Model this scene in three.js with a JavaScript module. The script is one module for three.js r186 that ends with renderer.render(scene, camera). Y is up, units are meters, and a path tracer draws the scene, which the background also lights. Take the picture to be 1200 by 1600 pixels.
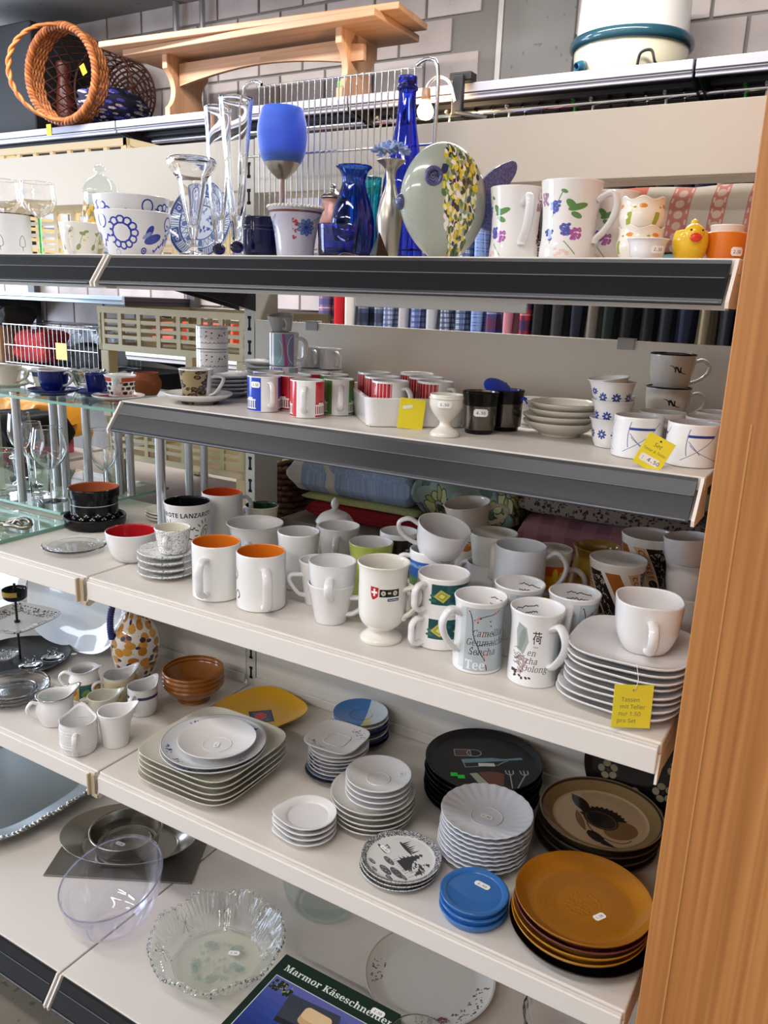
import * as THREE from 'three';
import { mergeGeometries } from 'three/addons/utils/BufferGeometryUtils.js';
import { RoundedBoxGeometry } from 'three/addons/geometries/RoundedBoxGeometry.js';
import { RectAreaLightUniformsLib } from 'three/addons/lights/RectAreaLightUniformsLib.js';

// ---------- camera, sky, large lights, exposure ----------
const scene = new THREE.Scene();
const camera = new THREE.PerspectiveCamera(64.41, 1200 / 1600, 0.05, 60);
camera.rotation.order = 'YXZ';
camera.position.set(1.1385, 1.4556, 1.3655);
camera.rotation.set(-0.2537, 0.5259, 0.0382);
const renderer = new THREE.WebGLRenderer({ antialias: true });
renderer.toneMapping = THREE.LinearToneMapping;
renderer.toneMappingExposure = 0.97;
renderer.shadowMap.enabled = true;
RectAreaLightUniformsLib.init();
scene.background = new THREE.Color(0.75, 0.85, 1.0);
scene.backgroundIntensity = 1.6;

// ceiling fluorescent fittings (x, z, length, intensity) and the daylight window on the left
const CEIL = 2.82;
const LAMPS = [[-1.4, 1.55, 1.5, 25], [0.6, 1.55, 1.5, 22], [-1.4, 3.3, 1.5, 48], [0.6, 3.3, 1.5, 42], [-1.9, -0.85, 1.5, 66], [0.2, -0.85, 1.5, 62]];
const LAMP_COLOR = 0xfcf6f3, LAMP_WIDTH = 0.16;
const WINDOW = { x: -4.2, y0: 0.75, y1: 2.45, color: 0xd6e6ff, panes: [[1.3, 3.3, 12], [-1.5, 0.1, 12]] };

// ---------- naming and tagging ----------
const used = {};
function numbered(n) { const k = used[n] = (used[n] ?? -1) + 1; return k ? `${n}_${String(k).padStart(3, '0')}` : n; }
function tag(o, label, category, group) { o.userData = { label, category }; if (group) o.userData.group = group; return o; }
function shade(o) { o.traverse((m) => { if (m.isMesh) { m.castShadow = true; m.receiveShadow = true; } }); return o; }
function thing(name, label, category, pos = [0, 0, 0], turn = 0, group) {
  const o = new THREE.Group(); o.name = numbered(name); o.position.set(...pos); o.rotation.order = 'YXZ'; o.rotation.y = turn; scene.add(o);
  return tag(o, label, category, group);
}
function part(parent, name, geo, mat, label) {
  const m = new THREE.Mesh(geo, mat); m.name = name; m.castShadow = m.receiveShadow = true; if (label) m.userData.label = label; parent.add(m); return m;
}
function solo(name, geo, mat, label, category, pos = [0, 0, 0], turn = 0, group) {
  const m = new THREE.Mesh(geo, mat); m.name = numbered(name); m.castShadow = m.receiveShadow = true; m.position.set(...pos); m.rotation.order = 'YXZ'; m.rotation.y = turn; scene.add(m);
  return tag(m, label, category, group);
}
function struct(name, geo, mat, pos = [0, 0, 0]) {
  const m = new THREE.Mesh(geo, mat); m.name = name; m.position.set(...pos); m.castShadow = m.receiveShadow = true; m.userData.kind = 'structure'; scene.add(m); return m;
}
function dup(src, label, pos, turn, group) {
  const o = src.clone(); o.name = numbered(src.name.replace(/_\d{3}$/, '')); o.userData = { ...src.userData }; if (label) o.userData.label = label;
  if (group !== undefined) o.userData.group = group; o.position.set(...pos); if (turn !== undefined) o.rotation.y = turn; scene.add(o); return o;
}
const ORD = ['topmost', ...['second', 'third', 'fourth', 'fifth', 'sixth', 'seventh', 'eighth', 'ninth'].map((n) => n + ' from top')];
let seed = 7;
const rnd = () => { seed = (seed * 16807) % 2147483647; return seed / 2147483647; };
const rr = (a, b) => a + (b - a) * rnd();
const RAD = Math.PI / 180;
// turn that points a thing's own +x so many degrees round from the shopper's right (90: towards the shopper)
const face = (deg) => (30.13 - deg) * RAD;

// ---------- geometry helpers ----------
const V2 = (x, y) => new THREE.Vector2(x, y), V3 = (x, y, z) => new THREE.Vector3(x, y, z);
function bx(w, h, d, x = 0, y = 0, z = 0, r = 0) {
  const g = r ? new RoundedBoxGeometry(w, h, d, 2, r) : new THREE.BoxGeometry(w, h, d); g.translate(x, y, z); return g;
}
function span(x0, x1, y0, y1, z0, z1, r = 0) { return bx(x1 - x0, y1 - y0, z1 - z0, (x0 + x1) / 2, (y0 + y1) / 2, (z0 + z1) / 2, r); }
const merge = (list) => mergeGeometries(list.map((g) => { const h = g.index ? g.toNonIndexed() : g; for (const k of Object.keys(h.attributes)) if (!['position', 'normal', 'uv'].includes(k)) h.deleteAttribute(k); return h; }));
function rod(a, b, r, seg = 10) {
  const A = V3(...a), B = V3(...b), d = B.clone().sub(A), g = new THREE.CylinderGeometry(r, r, d.length(), seg);
  g.applyQuaternion(new THREE.Quaternion().setFromUnitVectors(V3(0, 1, 0), d.clone().normalize())); g.translate(...A.add(B).multiplyScalar(0.5).toArray()); return g;
}
function tube(pts, r, seg = 24, rs = 8, closed = false) { return new THREE.TubeGeometry(new THREE.CatmullRomCurve3(pts.map((p) => V3(...p)), closed, 'centripetal'), seg, r, rs, closed); }
function smooth(pts, n) { return n ? new THREE.SplineCurve(pts.map((p) => V2(...p))).getPoints(n) : pts.map((p) => V2(...p)); }
// lathe with v along the height and an optional superellipse section (n > 2 squares it)
function lathe(pts, H = 1, seg = 48, sq = 2, sqFrom = 0) {
  const g = new THREE.LatheGeometry(pts.map((p) => (p.isVector2 ? p : V2(...p))), seg), P = g.attributes.position, U = g.attributes.uv;
  for (let i = 0; i < P.count; i++) {
    U.setY(i, P.getY(i) / H);
    if (sq > 2) {
      const x = P.getX(i), z = P.getZ(i), a = Math.atan2(z, x), c = Math.abs(Math.cos(a)), s = Math.abs(Math.sin(a));
      const k = 1 / Math.pow(c ** sq + s ** sq, 1 / sq), w = sqFrom ? Math.min(1, Math.max(0, (P.getY(i) / H - sqFrom) / (1 - sqFrom))) : 1, f = 1 + (k - 1) * w;
      P.setX(i, x * f); P.setZ(i, z * f);
    }
  }
  if (sq > 2) { fixNormals(g, pts.length, seg); }
  return g;
}
function fixNormals(g, n, seg) {
  g.computeVertexNormals(); const N = g.attributes.normal;
  for (let j = 0; j < n; j++) {
    const a = j, b = seg * n + j, v = V3(N.getX(a) + N.getX(b), N.getY(a) + N.getY(b), N.getZ(a) + N.getZ(b)).normalize();
    N.setXYZ(a, v.x, v.y, v.z); N.setXYZ(b, v.x, v.y, v.z);
  }
}
function planarUV(g, s) { const P = g.attributes.position, U = g.attributes.uv; for (let i = 0; i < P.count; i++) U.setXY(i, 0.5 + P.getX(i) / (2 * s), 0.5 - P.getZ(i) / (2 * s)); return g; }
function boxUV(g, s = 1) {
  const P = g.attributes.position, N = g.attributes.normal, U = g.attributes.uv;
  for (let i = 0; i < P.count; i++) {
    const nx = Math.abs(N.getX(i)), ny = Math.abs(N.getY(i)), nz = Math.abs(N.getZ(i)), x = P.getX(i), y = P.getY(i), z = P.getZ(i);
    if (ny >= nx && ny >= nz) U.setXY(i, x * s, z * s); else if (nx >= nz) U.setXY(i, z * s, y * s); else U.setXY(i, x * s, y * s);
  }
  return g;
}

// ---------- texture helpers ----------
function canvasTex(w, h, draw, repeat) {
  const c = document.createElement('canvas'); c.width = w; c.height = h; const k = c.getContext('2d'); draw(k, w, h);
  const t = new THREE.CanvasTexture(c); t.colorSpace = THREE.SRGBColorSpace; t.wrapS = t.wrapT = THREE.RepeatWrapping; if (repeat) t.repeat.set(...repeat); return t;
}
function noiseTex(w, h, fn, color = false) {
  const d = new Uint8Array(w * h * 4);
  for (let y = 0; y < h; y++) for (let x = 0; x < w; x++) { const v = fn(x / w, y / h), i = (y * w + x) * 4; for (let c = 0; c < 3; c++) d[i + c] = Math.max(0, Math.min(255, Array.isArray(v) ? v[c] : v)); d[i + 3] = 255; }
  const t = new THREE.DataTexture(d, w, h); t.magFilter = THREE.LinearFilter; t.wrapS = t.wrapT = THREE.RepeatWrapping; if (color) t.colorSpace = THREE.SRGBColorSpace; t.needsUpdate = true; return t;
}
function valueNoise(n) { // periodic value noise
  const g = Array.from({ length: n * n }, () => rnd());
  return (u, v, m = n) => { const x = ((u % 1) + 1) % 1 * m, y = ((v % 1) + 1) % 1 * m, i = Math.floor(x), j = Math.floor(y), a = x - i, b = y - j, s = (t) => t * t * (3 - 2 * t), q = (p, r) => g[((r % m) % n) * n + ((p % m) % n)];
    return (q(i, j) * (1 - s(a)) + q(i + 1, j) * s(a)) * (1 - s(b)) + (q(i, j + 1) * (1 - s(a)) + q(i + 1, j + 1) * s(a)) * s(b); };
}
const vn = valueNoise(64);
const fbm = (u, v, b = 4) => (vn(u, v, b) + vn(u, v, b * 2) * 0.5 + vn(u, v, b * 4) * 0.25 + vn(u, v, Math.min(64, b * 8)) * 0.125) / 1.875;

// ---------- materials ----------
const std = (color, roughness = 0.5, metalness = 0, more = {}) => new THREE.MeshStandardMaterial({ color, roughness, metalness, ...more });
const glaze = (color, roughness = 0.12, more = {}) => new THREE.MeshPhysicalMaterial({ color, roughness: 0.4, specularIntensity: 0.35, clearcoat: 1, clearcoatRoughness: roughness * 0.6, ...more });
const M = {
  white: glaze(0xe6e4e3), cream: glaze(0xddd8c8), warmWhite: glaze(0xe4e0d4), grey: glaze(0xcfcfcf), cool: glaze(0xdcdfe6),
  black: glaze(0x0b0b0d, 0.08, { clearcoat: 0.45, specularIntensity: 0.1 }), red: glaze(0xb31420), orange: glaze(0xdf7a1e), orangeRed: glaze(0xcf4a18), green: glaze(0x0e3a1e), navy: glaze(0x0c1c66, 0.1, { clearcoat: 0.7, specularIntensity: 0.15 }), blue: glaze(0x1240c0),
  amber: glaze(0x9a5a12, 0.08), amberLight: glaze(0xb47a18, 0.08), brownBowl: glaze(0x935510, 0.08), mauve: glaze(0x6e3030, 0.08), darkBrown: glaze(0x140c0a, 0.06, { clearcoat: 0.6, specularIntensity: 0.1 }), yellowPlate: glaze(0xd8a50c, 0.3), bluePlate: glaze(0x2c69ad, 0.12), mustard: glaze(0xa88530, 0.15), matBlack: std(0x101012, 0.42), lime: glaze(0xb9c45c), sun: glaze(0xe88a1c),
  shelf: std(0xdbd4cb, 0.42), shelfEdge: std(0xe6e0d8, 0.4), railDark: std(0x1f2023, 0.3, 0.4), railLine: std(0x6d7078, 0.35, 0.5), panel: std(0xddd6c8, 0.55), panelWhite: std(0xdcdad2, 0.5), plastic: std(0xd9c9a2, 0.5), plasticGrey: std(0x9c9c9a, 0.4), post: std(0xcac8be, 0.45), slot: std(0x0a0a0a, 0.8),
  chrome: std(0xd8d8da, 0.16, 1), steel: std(0xb8b6b0, 0.22, 1), brushed: std(0xb2aca2, 0.3, 1), darkSteel: std(0x6b6660, 0.2, 1), alu: std(0xc2c4c8, 0.32, 0.9), blackMetal: std(0x1c1b1c, 0.5, 0.2), shelfUnder: std(0x242328, 0.55, 0.2), shelfFront: std(0xa8a6b0, 0.4, 0.45), paper: std(0xf2f0ea, 0.7), tag: std(0xeedb2c, 0.65), greenTag: std(0x2fe04a, 0.6),
  glass: new THREE.MeshPhysicalMaterial({ color: 0xffffff, roughness: 0.02, transmission: 1, thickness: 0.004, ior: 1.5 }),
  thin: new THREE.MeshPhysicalMaterial({ color: 0xf4f8f8, roughness: 0.02, transmission: 1, thickness: 0, ior: 1.5 }),
  plasticClear: new THREE.MeshPhysicalMaterial({ color: 0xfbfbff, roughness: 0.02, transmission: 1, thickness: 0, ior: 1.5 }),
};
const glassOf = (c, d, more = {}) => new THREE.MeshPhysicalMaterial({ color: 0xffffff, roughness: 0.03, transmission: 1, thickness: 0.004, ior: 1.5, attenuationColor: new THREE.Color().setRGB(...c), attenuationDistance: d, ...more });
M.slab = new THREE.MeshPhysicalMaterial({ color: 0xeaf4ef, roughness: 0.02, transmission: 1, thickness: 0, ior: 1.5 }); M.slabEdge = new THREE.MeshPhysicalMaterial({ color: 0x8fbfae, roughness: 0.15, transmission: 0.35, thickness: 0, ior: 1.5 });
M.cobaltGlass = glassOf([0.02, 0.05, 0.75], 0.005); M.tealGlass = glassOf([0.01, 0.35, 0.4], 0.005); M.paneGlass = glassOf([0.62, 0.9, 0.8], 0.1); M.greenGlass = glassOf([0.12, 0.75, 0.15], 0.006); M.greyGlass = glassOf([0.86, 0.9, 0.87], 0.05);

// ---------- stickers and cards ----------
const stickerTex = {};
function sticker(text, w = 0.017, h = 0.009, bend = 0, fill = '#f6f5f2', ink = '#33363c') {
  const key = text + fill;
  const mat = stickerTex[key] ??= std(0xffffff, 0.6, 0, { map: canvasTex(128, 68, (k, W, H) => { k.fillStyle = fill; k.fillRect(0, 0, W, H); k.fillStyle = ink; k.font = 'bold 34px monospace'; k.textAlign = 'center'; k.textBaseline = 'middle'; k.fillText(text, W / 2, H / 2 + 2); }) });
  const g = new THREE.PlaneGeometry(w, h, 8, 1), P = g.attributes.position;
  for (let i = 0; i < P.count; i++) {
    const x = P.getX(i); if (Math.abs(Math.abs(x) - w / 2) < 1e-6) P.setY(i, P.getY(i) * 0.55);
    if (bend) { const a = x / bend; P.setX(i, Math.sin(a) * bend); P.setZ(i, Math.cos(a) * bend - bend); }
  }
  g.computeVertexNormals(); return [g, mat];
}
// a sticker lying flat on a plate (parent's own space)
function stickFlat(parent, text, x, y, z, turn = 0, w, h, fill, ink) { const [g, m] = sticker(text, w, h, 0, fill, ink), s = part(parent, 'price_sticker', g, m, 'small paper price sticker'); s.rotation.order = 'YXZ'; s.rotation.set(-Math.PI / 2, turn, 0); s.position.set(x, y, z); return s; }
// a sticker round the wall of a cup: deg is measured from the cup's own +x as seen from above
function stickRound(parent, text, R, deg, y, w, h, tilt = 0) {
  const [g, m] = sticker(text, w, h, R), s = part(parent, 'price_sticker', g, m, 'small paper price sticker'), a = deg * RAD; s.rotation.order = 'YXZ';
  s.position.set(Math.cos(a) * R, y, -Math.sin(a) * R); s.rotation.set(tilt, Math.PI / 2 + a, 0); return s;
}
// ---------- crockery builders ----------
const PROF = {
  cyl: [[0.93, 0], [0.985, 0.025], [1, 0.08], [1, 0.5], [1, 1]],
  tallTaper: [[0.82, 0], [0.86, 0.02], [0.9, 0.15], [0.95, 0.55], [1, 1]],
  cone: [[0.62, 0], [0.66, 0.02], [0.76, 0.3], [0.88, 0.65], [1, 1]],
  steep: [[0.74, 0], [0.77, 0.03], [0.84, 0.35], [0.92, 0.7], [1, 1]],
  round: [[0.55, 0], [0.66, 0.04], [0.84, 0.25], [0.95, 0.55], [1, 1]],
  bowl: [[0.48, 0], [0.55, 0.03], [0.78, 0.22], [0.93, 0.55], [1, 1]],
  flare: [[0.58, 0], [0.66, 0.06], [0.78, 0.3], [0.83, 0.62], [0.9, 0.86], [1, 1]],
  tee: [[0.9, 0], [0.93, 0.02], [0.925, 0.2], [0.9, 0.55], [0.92, 0.82], [1, 1]],
  capp: [[0.5, 0], [0.6, 0.03], [0.76, 0.2], [0.9, 0.5], [1, 1]],
  barrel: [[0.8, 0], [0.9, 0.05], [1.03, 0.35], [1.05, 0.6], [1, 1]],
};
function wallAt(prof, R, y) { for (let i = 1; i < prof.length; i++) if (y <= prof[i][1]) { const [a, b] = [prof[i - 1], prof[i]]; return R * (a[0] + (b[0] - a[0]) * (y - a[1]) / (b[1] - a[1])); } return R; }
// a handle in the plane z = 0: offsets [outwards, height fraction] from the wall
function handleGeo(prof, R, H, o) {
  const s = o.s ?? 0.026, y1 = o.y1 ?? 0.82, y0 = o.y0 ?? 0.2, th = o.th ?? 0.0042, w = o.w ?? 1.5, kind = o.kind ?? 'D';
  const at = (f) => wallAt(prof, R, f), A = at(y1), B = at(y0), m = (y0 + y1) / 2, d = y1 - y0;
  let pts;
  if (kind === 'D') pts = [[A - 0.0015, y1], [A + s * 0.55, y1 + 0.01], [A + s * 0.97, y1 - d * 0.18], [Math.max(A, B) + s, m], [B + s * 0.95, y0 + d * 0.18], [B + s * 0.5, y0], [B - 0.0015, y0 + 0.01]];
  if (kind === 'C') pts = [[A - 0.0015, y1 - d * 0.08], [A + s * 0.5, y1 + d * 0.06], [A + s, y1 - d * 0.2], [A + s * 0.95, m], [A + s * 0.55, y0 + d * 0.2], [B + s * 0.15, y0], [B - 0.0015, y0]];
  if (kind === 'L') pts = [[A - 0.0015, y1], [A + s * 0.85, y1 + 0.02], [A + s, y1 - d * 0.1], [A + s * 0.7, m], [B + s * 0.4, y0 + d * 0.1], [B - 0.0015, y0]];
  if (kind === 'S') pts = [[A - 0.0015, y1 - d * 0.1], [A + s * 0.3, y1], [A + s * 0.8, y1 + d * 0.04], [A + s, y1 - d * 0.16], [A + s * 0.85, m], [B + s * 0.5, y0 + d * 0.2], [B + s * 0.12, y0 + d * 0.04], [B + 0.002, y0 - d * 0.05]];
  const g = new THREE.TubeGeometry(new THREE.CatmullRomCurve3(pts.map((p) => V3(p[0], p[1] * H, 0)), false, 'centripetal'), 26, th, 8, false);
  g.scale(1, 1, w); g.computeVertexNormals(); return g;
}
// outer shell with rim, and inner lining, of a cup
function shells(R, H, o) {
  const prof = o.prof, t = o.t ?? 0.003, n = o.n ?? 22, out = smooth(prof.map(([r, h]) => [r * R, h * H]), n), rb = out[0].x;
  const outer = [V2(0, 0.003), V2(rb * 0.78, 0.003), V2(rb * 0.84, 0.0002), V2(rb * 0.95, 0)];
  for (const p of out) outer.push(p.y > H - t * 0.5 ? V2(p.x, H - t * 0.5) : V2(p.x, Math.max(p.y, 0.0008)));
  outer.push(V2(R - t * 0.18, H - t * 0.12), V2(R - t * 0.5, H));
  const fl = o.floor ?? 0.006, inner = [V2(R - t * 0.5, H), V2(R - t * 0.85, H - t * 0.15), V2(R - t, H - t * 0.5)];
  for (let i = out.length - 2; i >= 0; i--) if (out[i].y > fl + 0.004) inner.push(V2(out[i].x - t, out[i].y));
  const last = inner[inner.length - 1]; inner.push(V2(last.x * 0.97, fl + 0.0018), V2(last.x * 0.86, fl), V2(0, fl));
  return { outer, inner };
}
const texMat = (tex, like = {}) => glaze(0xffffff, 0.12, { map: tex, ...like });
function cup(name, label, cat, pos, R, H, o = {}) {
  const turn = o.a === undefined ? (o.turn ?? 0) : face(o.a), g = thing(name, label, cat, pos, turn, o.group), prof = typeof o.prof === 'string' || !o.prof ? PROF[o.prof ?? 'cyl'] : o.prof, mat = o.mat ?? M.white, seg = o.seg ?? 40;
  const { outer, inner } = shells(R, H, { ...o, prof }), split = o.tex || (o.lining && o.lining !== mat);
  if (split) {
    part(g, 'body', lathe(outer, H, seg, o.sq ?? 2, o.sqFrom), o.tex ? texMat(o.tex, o.texMore) : mat);
    part(g, 'interior', lathe(inner, H, seg, o.sq ?? 2, o.sqFrom), o.lining ?? mat, o.liningLabel);
  } else part(g, 'body', lathe([...outer, ...inner.slice(1)], H, seg, o.sq ?? 2, o.sqFrom), mat);
  if (o.handle !== false) part(g, 'handle', handleGeo(prof, R, H, o.handle ?? {}), o.handleMat ?? (o.tex ? M.white : mat));
  if (o.foot) part(g, 'foot', lathe(smooth(o.foot.map(([r, h]) => [r, h]), 18), H, 40), mat);
  if (o.tilt) { g.rotation.x = o.tilt[0]; g.rotation.z = o.tilt[1]; }
  if (o.rim) { const ring = new THREE.TorusGeometry(R - 0.0015, 0.0017, 8, 48); ring.rotateX(Math.PI / 2); ring.translate(0, H - 0.001, 0); part(g, 'rim', ring, o.rim); }
  return g;
}
// plate or saucer: closed profile, planar uv over the whole disc
const plateCache = {};
function plateGeo(R, h, o = {}) {
  const key = JSON.stringify([R, h, o]); if (plateCache[key]) return plateCache[key];
  const t = o.t ?? 0.0032, rb = (o.rb ?? 0.6) * R, base = o.base ?? 0.0035, well = (o.well ?? 0.62) * R, e = o.e ?? 1.6, lip = o.lip ?? 0.9, seg = o.seg ?? 56, sq = o.sq ?? 2;
  const top = [], bot = [], N = 9, curve = (r) => (r <= well ? 0 : Math.pow((r - well) / (R - well), e) * (h - base - t)), fl = base + t;
  for (let i = 0; i <= N; i++) { const r = well + (R - t * 0.4 - well) * i / N; top.push(V2(r, fl + curve(r))); bot.push(V2(Math.max(r, rb * 1.02), base * (r < rb ? 1 : 1) + curve(Math.max(r, rb)))); }
  const pts = [V2(0, base), V2(rb * 0.86, base), V2(rb * 0.88, 0.0002), V2(rb * 0.97, 0), V2(rb, 0.0012), V2(rb * 1.02, base)];
  for (const p of bot) if (p.x > rb * 1.03) pts.push(p);
  const rimY = fl + curve(R); pts.push(V2(R, rimY - t * 0.62), V2(R + t * 0.16, rimY - t * 0.3), V2(R - t * 0.1, rimY));
  for (const p of top.slice(0, -1).reverse()) pts.push(p);
  if (o.ring) { const q = o.ring * R; pts.push(V2(q + 0.0022, fl), V2(q + 0.0008, fl + 0.0007), V2(q, fl + 0.0007), V2(q - 0.0012, fl - 0.0008)); pts.push(V2(0, fl - 0.0008)); } else pts.push(V2(0, fl));
  const g = lathe(pts, h, seg, sq); planarUV(g, R);
  if (o.wave) { const P = g.attributes.position; for (let i = 0; i < P.count; i++) { const x = P.getX(i), z = P.getZ(i), r = Math.hypot(x, z); if (r > R * 0.55) { const k = (r / R - 0.55) / 0.45; P.setY(i, P.getY(i) + Math.sin(Math.atan2(z, x) * o.wave + r * 60) * 0.0007 * k); } } fixNormals(g, pts.length, seg); }
  return (plateCache[key] = g);
}
// a stack of plates, lowest at y; spec(i from top) may override material, radius, turn, label and shift
function stack(name, cat, n, x, y, z, dy, R, h, o, mat, what, place, group, spec = () => ({})) {
  const out = [];
  for (let k = 0; k < n; k++) {
    const fromTop = n - 1 - k, s = spec(fromTop) ?? {}, r = s.R ?? R;
    const lab = s.label ?? `${s.what ?? what}, ${n > 1 ? ORD[fromTop] + ' of ' : ''}${place}`;
    const m = solo(name, plateGeo(r, s.h ?? h, { ...o, ...(s.o ?? {}) }), s.mat ?? mat, lab, cat, [x + (s.dx ?? 0), y + k * dy + (s.dy ?? 0), z + (s.dz ?? 0)], s.turn ?? o.turn ?? 0, s.group ?? group);
    out.push(m);
  }
  return out;
}
// ---------- the room ----------
const texConcrete = noiseTex(256, 256, (u, v) => { const n = fbm(u, v, 4), b = fbm(u * 1, v * 0.25, 8), s = vn(u, v, 64); const c = 142 + (n - 0.5) * 46 + (b - 0.5) * 22 + (s > 0.93 ? -28 : 0); return [c, c * 0.985, c * 0.955]; }, true);
texConcrete.repeat.set(0.7, 0.7);
const texFloor = noiseTex(256, 256, (u, v) => { const n = fbm(u, v, 6), s = vn(u, v, 60), s2 = vn(u + 0.37, v + 0.11, 61); let c = 116 + (n - 0.5) * 40; if (s > 0.86) c -= 30; if (s2 > 0.9) c += 26; return [c, c * 0.93, c * 0.82]; }, true);
texFloor.repeat.set(1.2, 1.2);
const texBrick = noiseTex(128, 128, (u, v) => { const n = fbm(u, v, 5), s = vn(u, v, 62); const c = 240 + (n - 0.5) * 22 - (s > 0.95 ? 22 : 0); return [c, c * 0.97, c * 0.96]; }, true);
const bumpFine = noiseTex(128, 128, (u, v) => 128 + (vn(u, v, 64) - 0.5) * 120 + (vn(u, v, 32) - 0.5) * 80);
const mConcrete = std(0xffffff, 0.9, 0, { map: texConcrete }), mFloor = std(0xffffff, 0.6, 0, { map: texFloor }), mMortar = std(0x8a8782, 0.95);
const mBrick = [0xd2cdcb, 0xc8c3c2, 0xdad6d4].map((c) => std(c, 0.85, 0, { map: texBrick, bumpMap: bumpFine, bumpScale: 0.0008 }));
const mWall = std(0xc6c2bb, 0.85);
const X0 = WINDOW.x, X1 = 3.2, Z0 = -1.95, Z1 = 4.2;
struct('floor', boxUV(span(X0 - 0.2, X1 + 0.2, -0.15, 0, Z0 - 0.25, Z1 + 0.2)), mFloor);
struct('ceiling', boxUV(span(X0 - 0.2, X1 + 0.2, CEIL, CEIL + 0.2, Z0 - 0.25, Z1 + 0.2)), mConcrete);
const wallBack = struct('wall_back', span(X0 - 0.2, X1 + 0.2, 0, CEIL, Z0 - 0.25, Z0), mMortar);
{ // sand-lime blocks, 250 x 132 mm with raked joints, where the shelves leave them in sight
  const vars = [0, 1, 2].map((k) => boxUV(new RoundedBoxGeometry(0.241, 0.122, 0.03, 1, 0.003), 2 + k * 0.13));
  let n = 0;
  for (let row = 0; row < 13; row++) {
    const y = 1.1945 + row * 0.1325; if (y > 2.79) break;
    for (let i = 0; i < 20; i++) {
      const x = -3.945 + i * 0.252 + (row % 2 ? 0.126 : 0); if ((x > -0.44 && x < 0.02) || n > 250) continue;
      const b = part(wallBack, 'brick', vars[n % 3], mBrick[Math.floor(rnd() * 3)]); b.position.set(x, y, Z0 - 0.005 + rr(-0.001, 0.0015)); n++;
    }
  }
}
{ const w = WINDOW, s = new THREE.Shape([V2(-Z1 - 0.2, 0), V2(-Z0 + 0.0, 0), V2(-Z0, CEIL), V2(-Z1 - 0.2, CEIL)]);
  for (const [z0, z1] of w.panes) s.holes.push(new THREE.Path([V2(-z1, w.y0), V2(-z0, w.y0), V2(-z0, w.y1), V2(-z1, w.y1)]));
  const g = new THREE.ExtrudeGeometry(s, { depth: 0.2, bevelEnabled: false }); g.rotateY(Math.PI / 2); struct('wall_left', g, mWall, [X0 - 0.2, 0, 0]);
  w.panes.forEach(([z0, z1, power], k) => { const zm = (z0 + z1) / 2, fr = (y0, y1, a, b) => span(X0 - 0.14, X0 - 0.08, y0, y1, a, b);
    const win = struct(`window_${k + 1}`, merge([fr(w.y0, w.y0 + 0.06, z0, z1), fr(w.y1 - 0.06, w.y1, z0, z1), fr(w.y0, w.y1, z0, z0 + 0.06), fr(w.y0, w.y1, z1 - 0.06, z1), fr(w.y0, w.y1, zm - 0.03, zm + 0.03)]), std(0xe6e6e2, 0.5));
    part(win, 'pane', span(X0 - 0.113, X0 - 0.109, w.y0 + 0.05, w.y1 - 0.05, z0 + 0.05, z1 - 0.05), M.thin);
    const day = new THREE.RectAreaLight(w.color, power, z1 - z0, w.y1 - w.y0); day.position.set(X0 + 0.02, (w.y0 + w.y1) / 2, zm); day.rotation.y = -Math.PI / 2; scene.add(day); });
}
struct('wall_right', span(X1, X1 + 0.2, 0, CEIL, Z0, Z1 + 0.2), mWall);
struct('wall_front', span(X0, X1, 0, CEIL, Z1, Z1 + 0.2), mWall);
solo('concrete_column', boxUV(span(-0.312, -0.02, 0, CEIL - 0.001, Z0 + 0.001, Z0 + 0.03, 0.004)), mConcrete, 'grey concrete column strip between the wall blocks', 'column');
struct('trim_1', span(-0.335, -0.314, 0, CEIL - 0.001, Z0 + 0.0005, Z0 + 0.034), std(0xcfcac6, 0.6));
solo('water_pipe', rod([0, 0, 0], [0, 0.68, 0], 0.016, 16), M.alu, 'left of the two grey pipes rising behind the wooden bench', 'pipe', [-2.03, 2.139, -1.9], 0, 'pipes on the block wall');
solo('water_pipe', rod([0, 0, 0], [0, 0.68, 0], 0.014, 16), M.alu, 'right of the two grey pipes rising behind the wooden bench', 'pipe', [-1.86, 2.139, -1.9], 0, 'pipes on the block wall');
for (const [k, [x, z, L, I]] of LAMPS.entries()) {
  const t = thing('ceiling_lamp', `long fluorescent ceiling lamp number ${k + 1} along the aisles, above the picture`, 'lamp', [x, CEIL, z], 0, 'fluorescent ceiling lamps'); t.userData.label = 'long white fluorescent lamp fixed under the concrete ceiling';
  part(t, 'housing', bx(L + 0.06, 0.04, LAMP_WIDTH + 0.04, 0, -0.021, 0, 0.006), std(0xe8e8e4, 0.4));
  part(t, 'diffuser', bx(L, 0.014, LAMP_WIDTH, 0, -0.048, 0, 0.004), std(0xffffff, 0.5, 0, { emissive: LAMP_COLOR, emissiveIntensity: 4 }));
  const l = new THREE.RectAreaLight(LAMP_COLOR, I, L, LAMP_WIDTH); l.position.set(x, CEIL - 0.058, z); l.rotation.x = -Math.PI / 2; scene.add(l);
}

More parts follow.
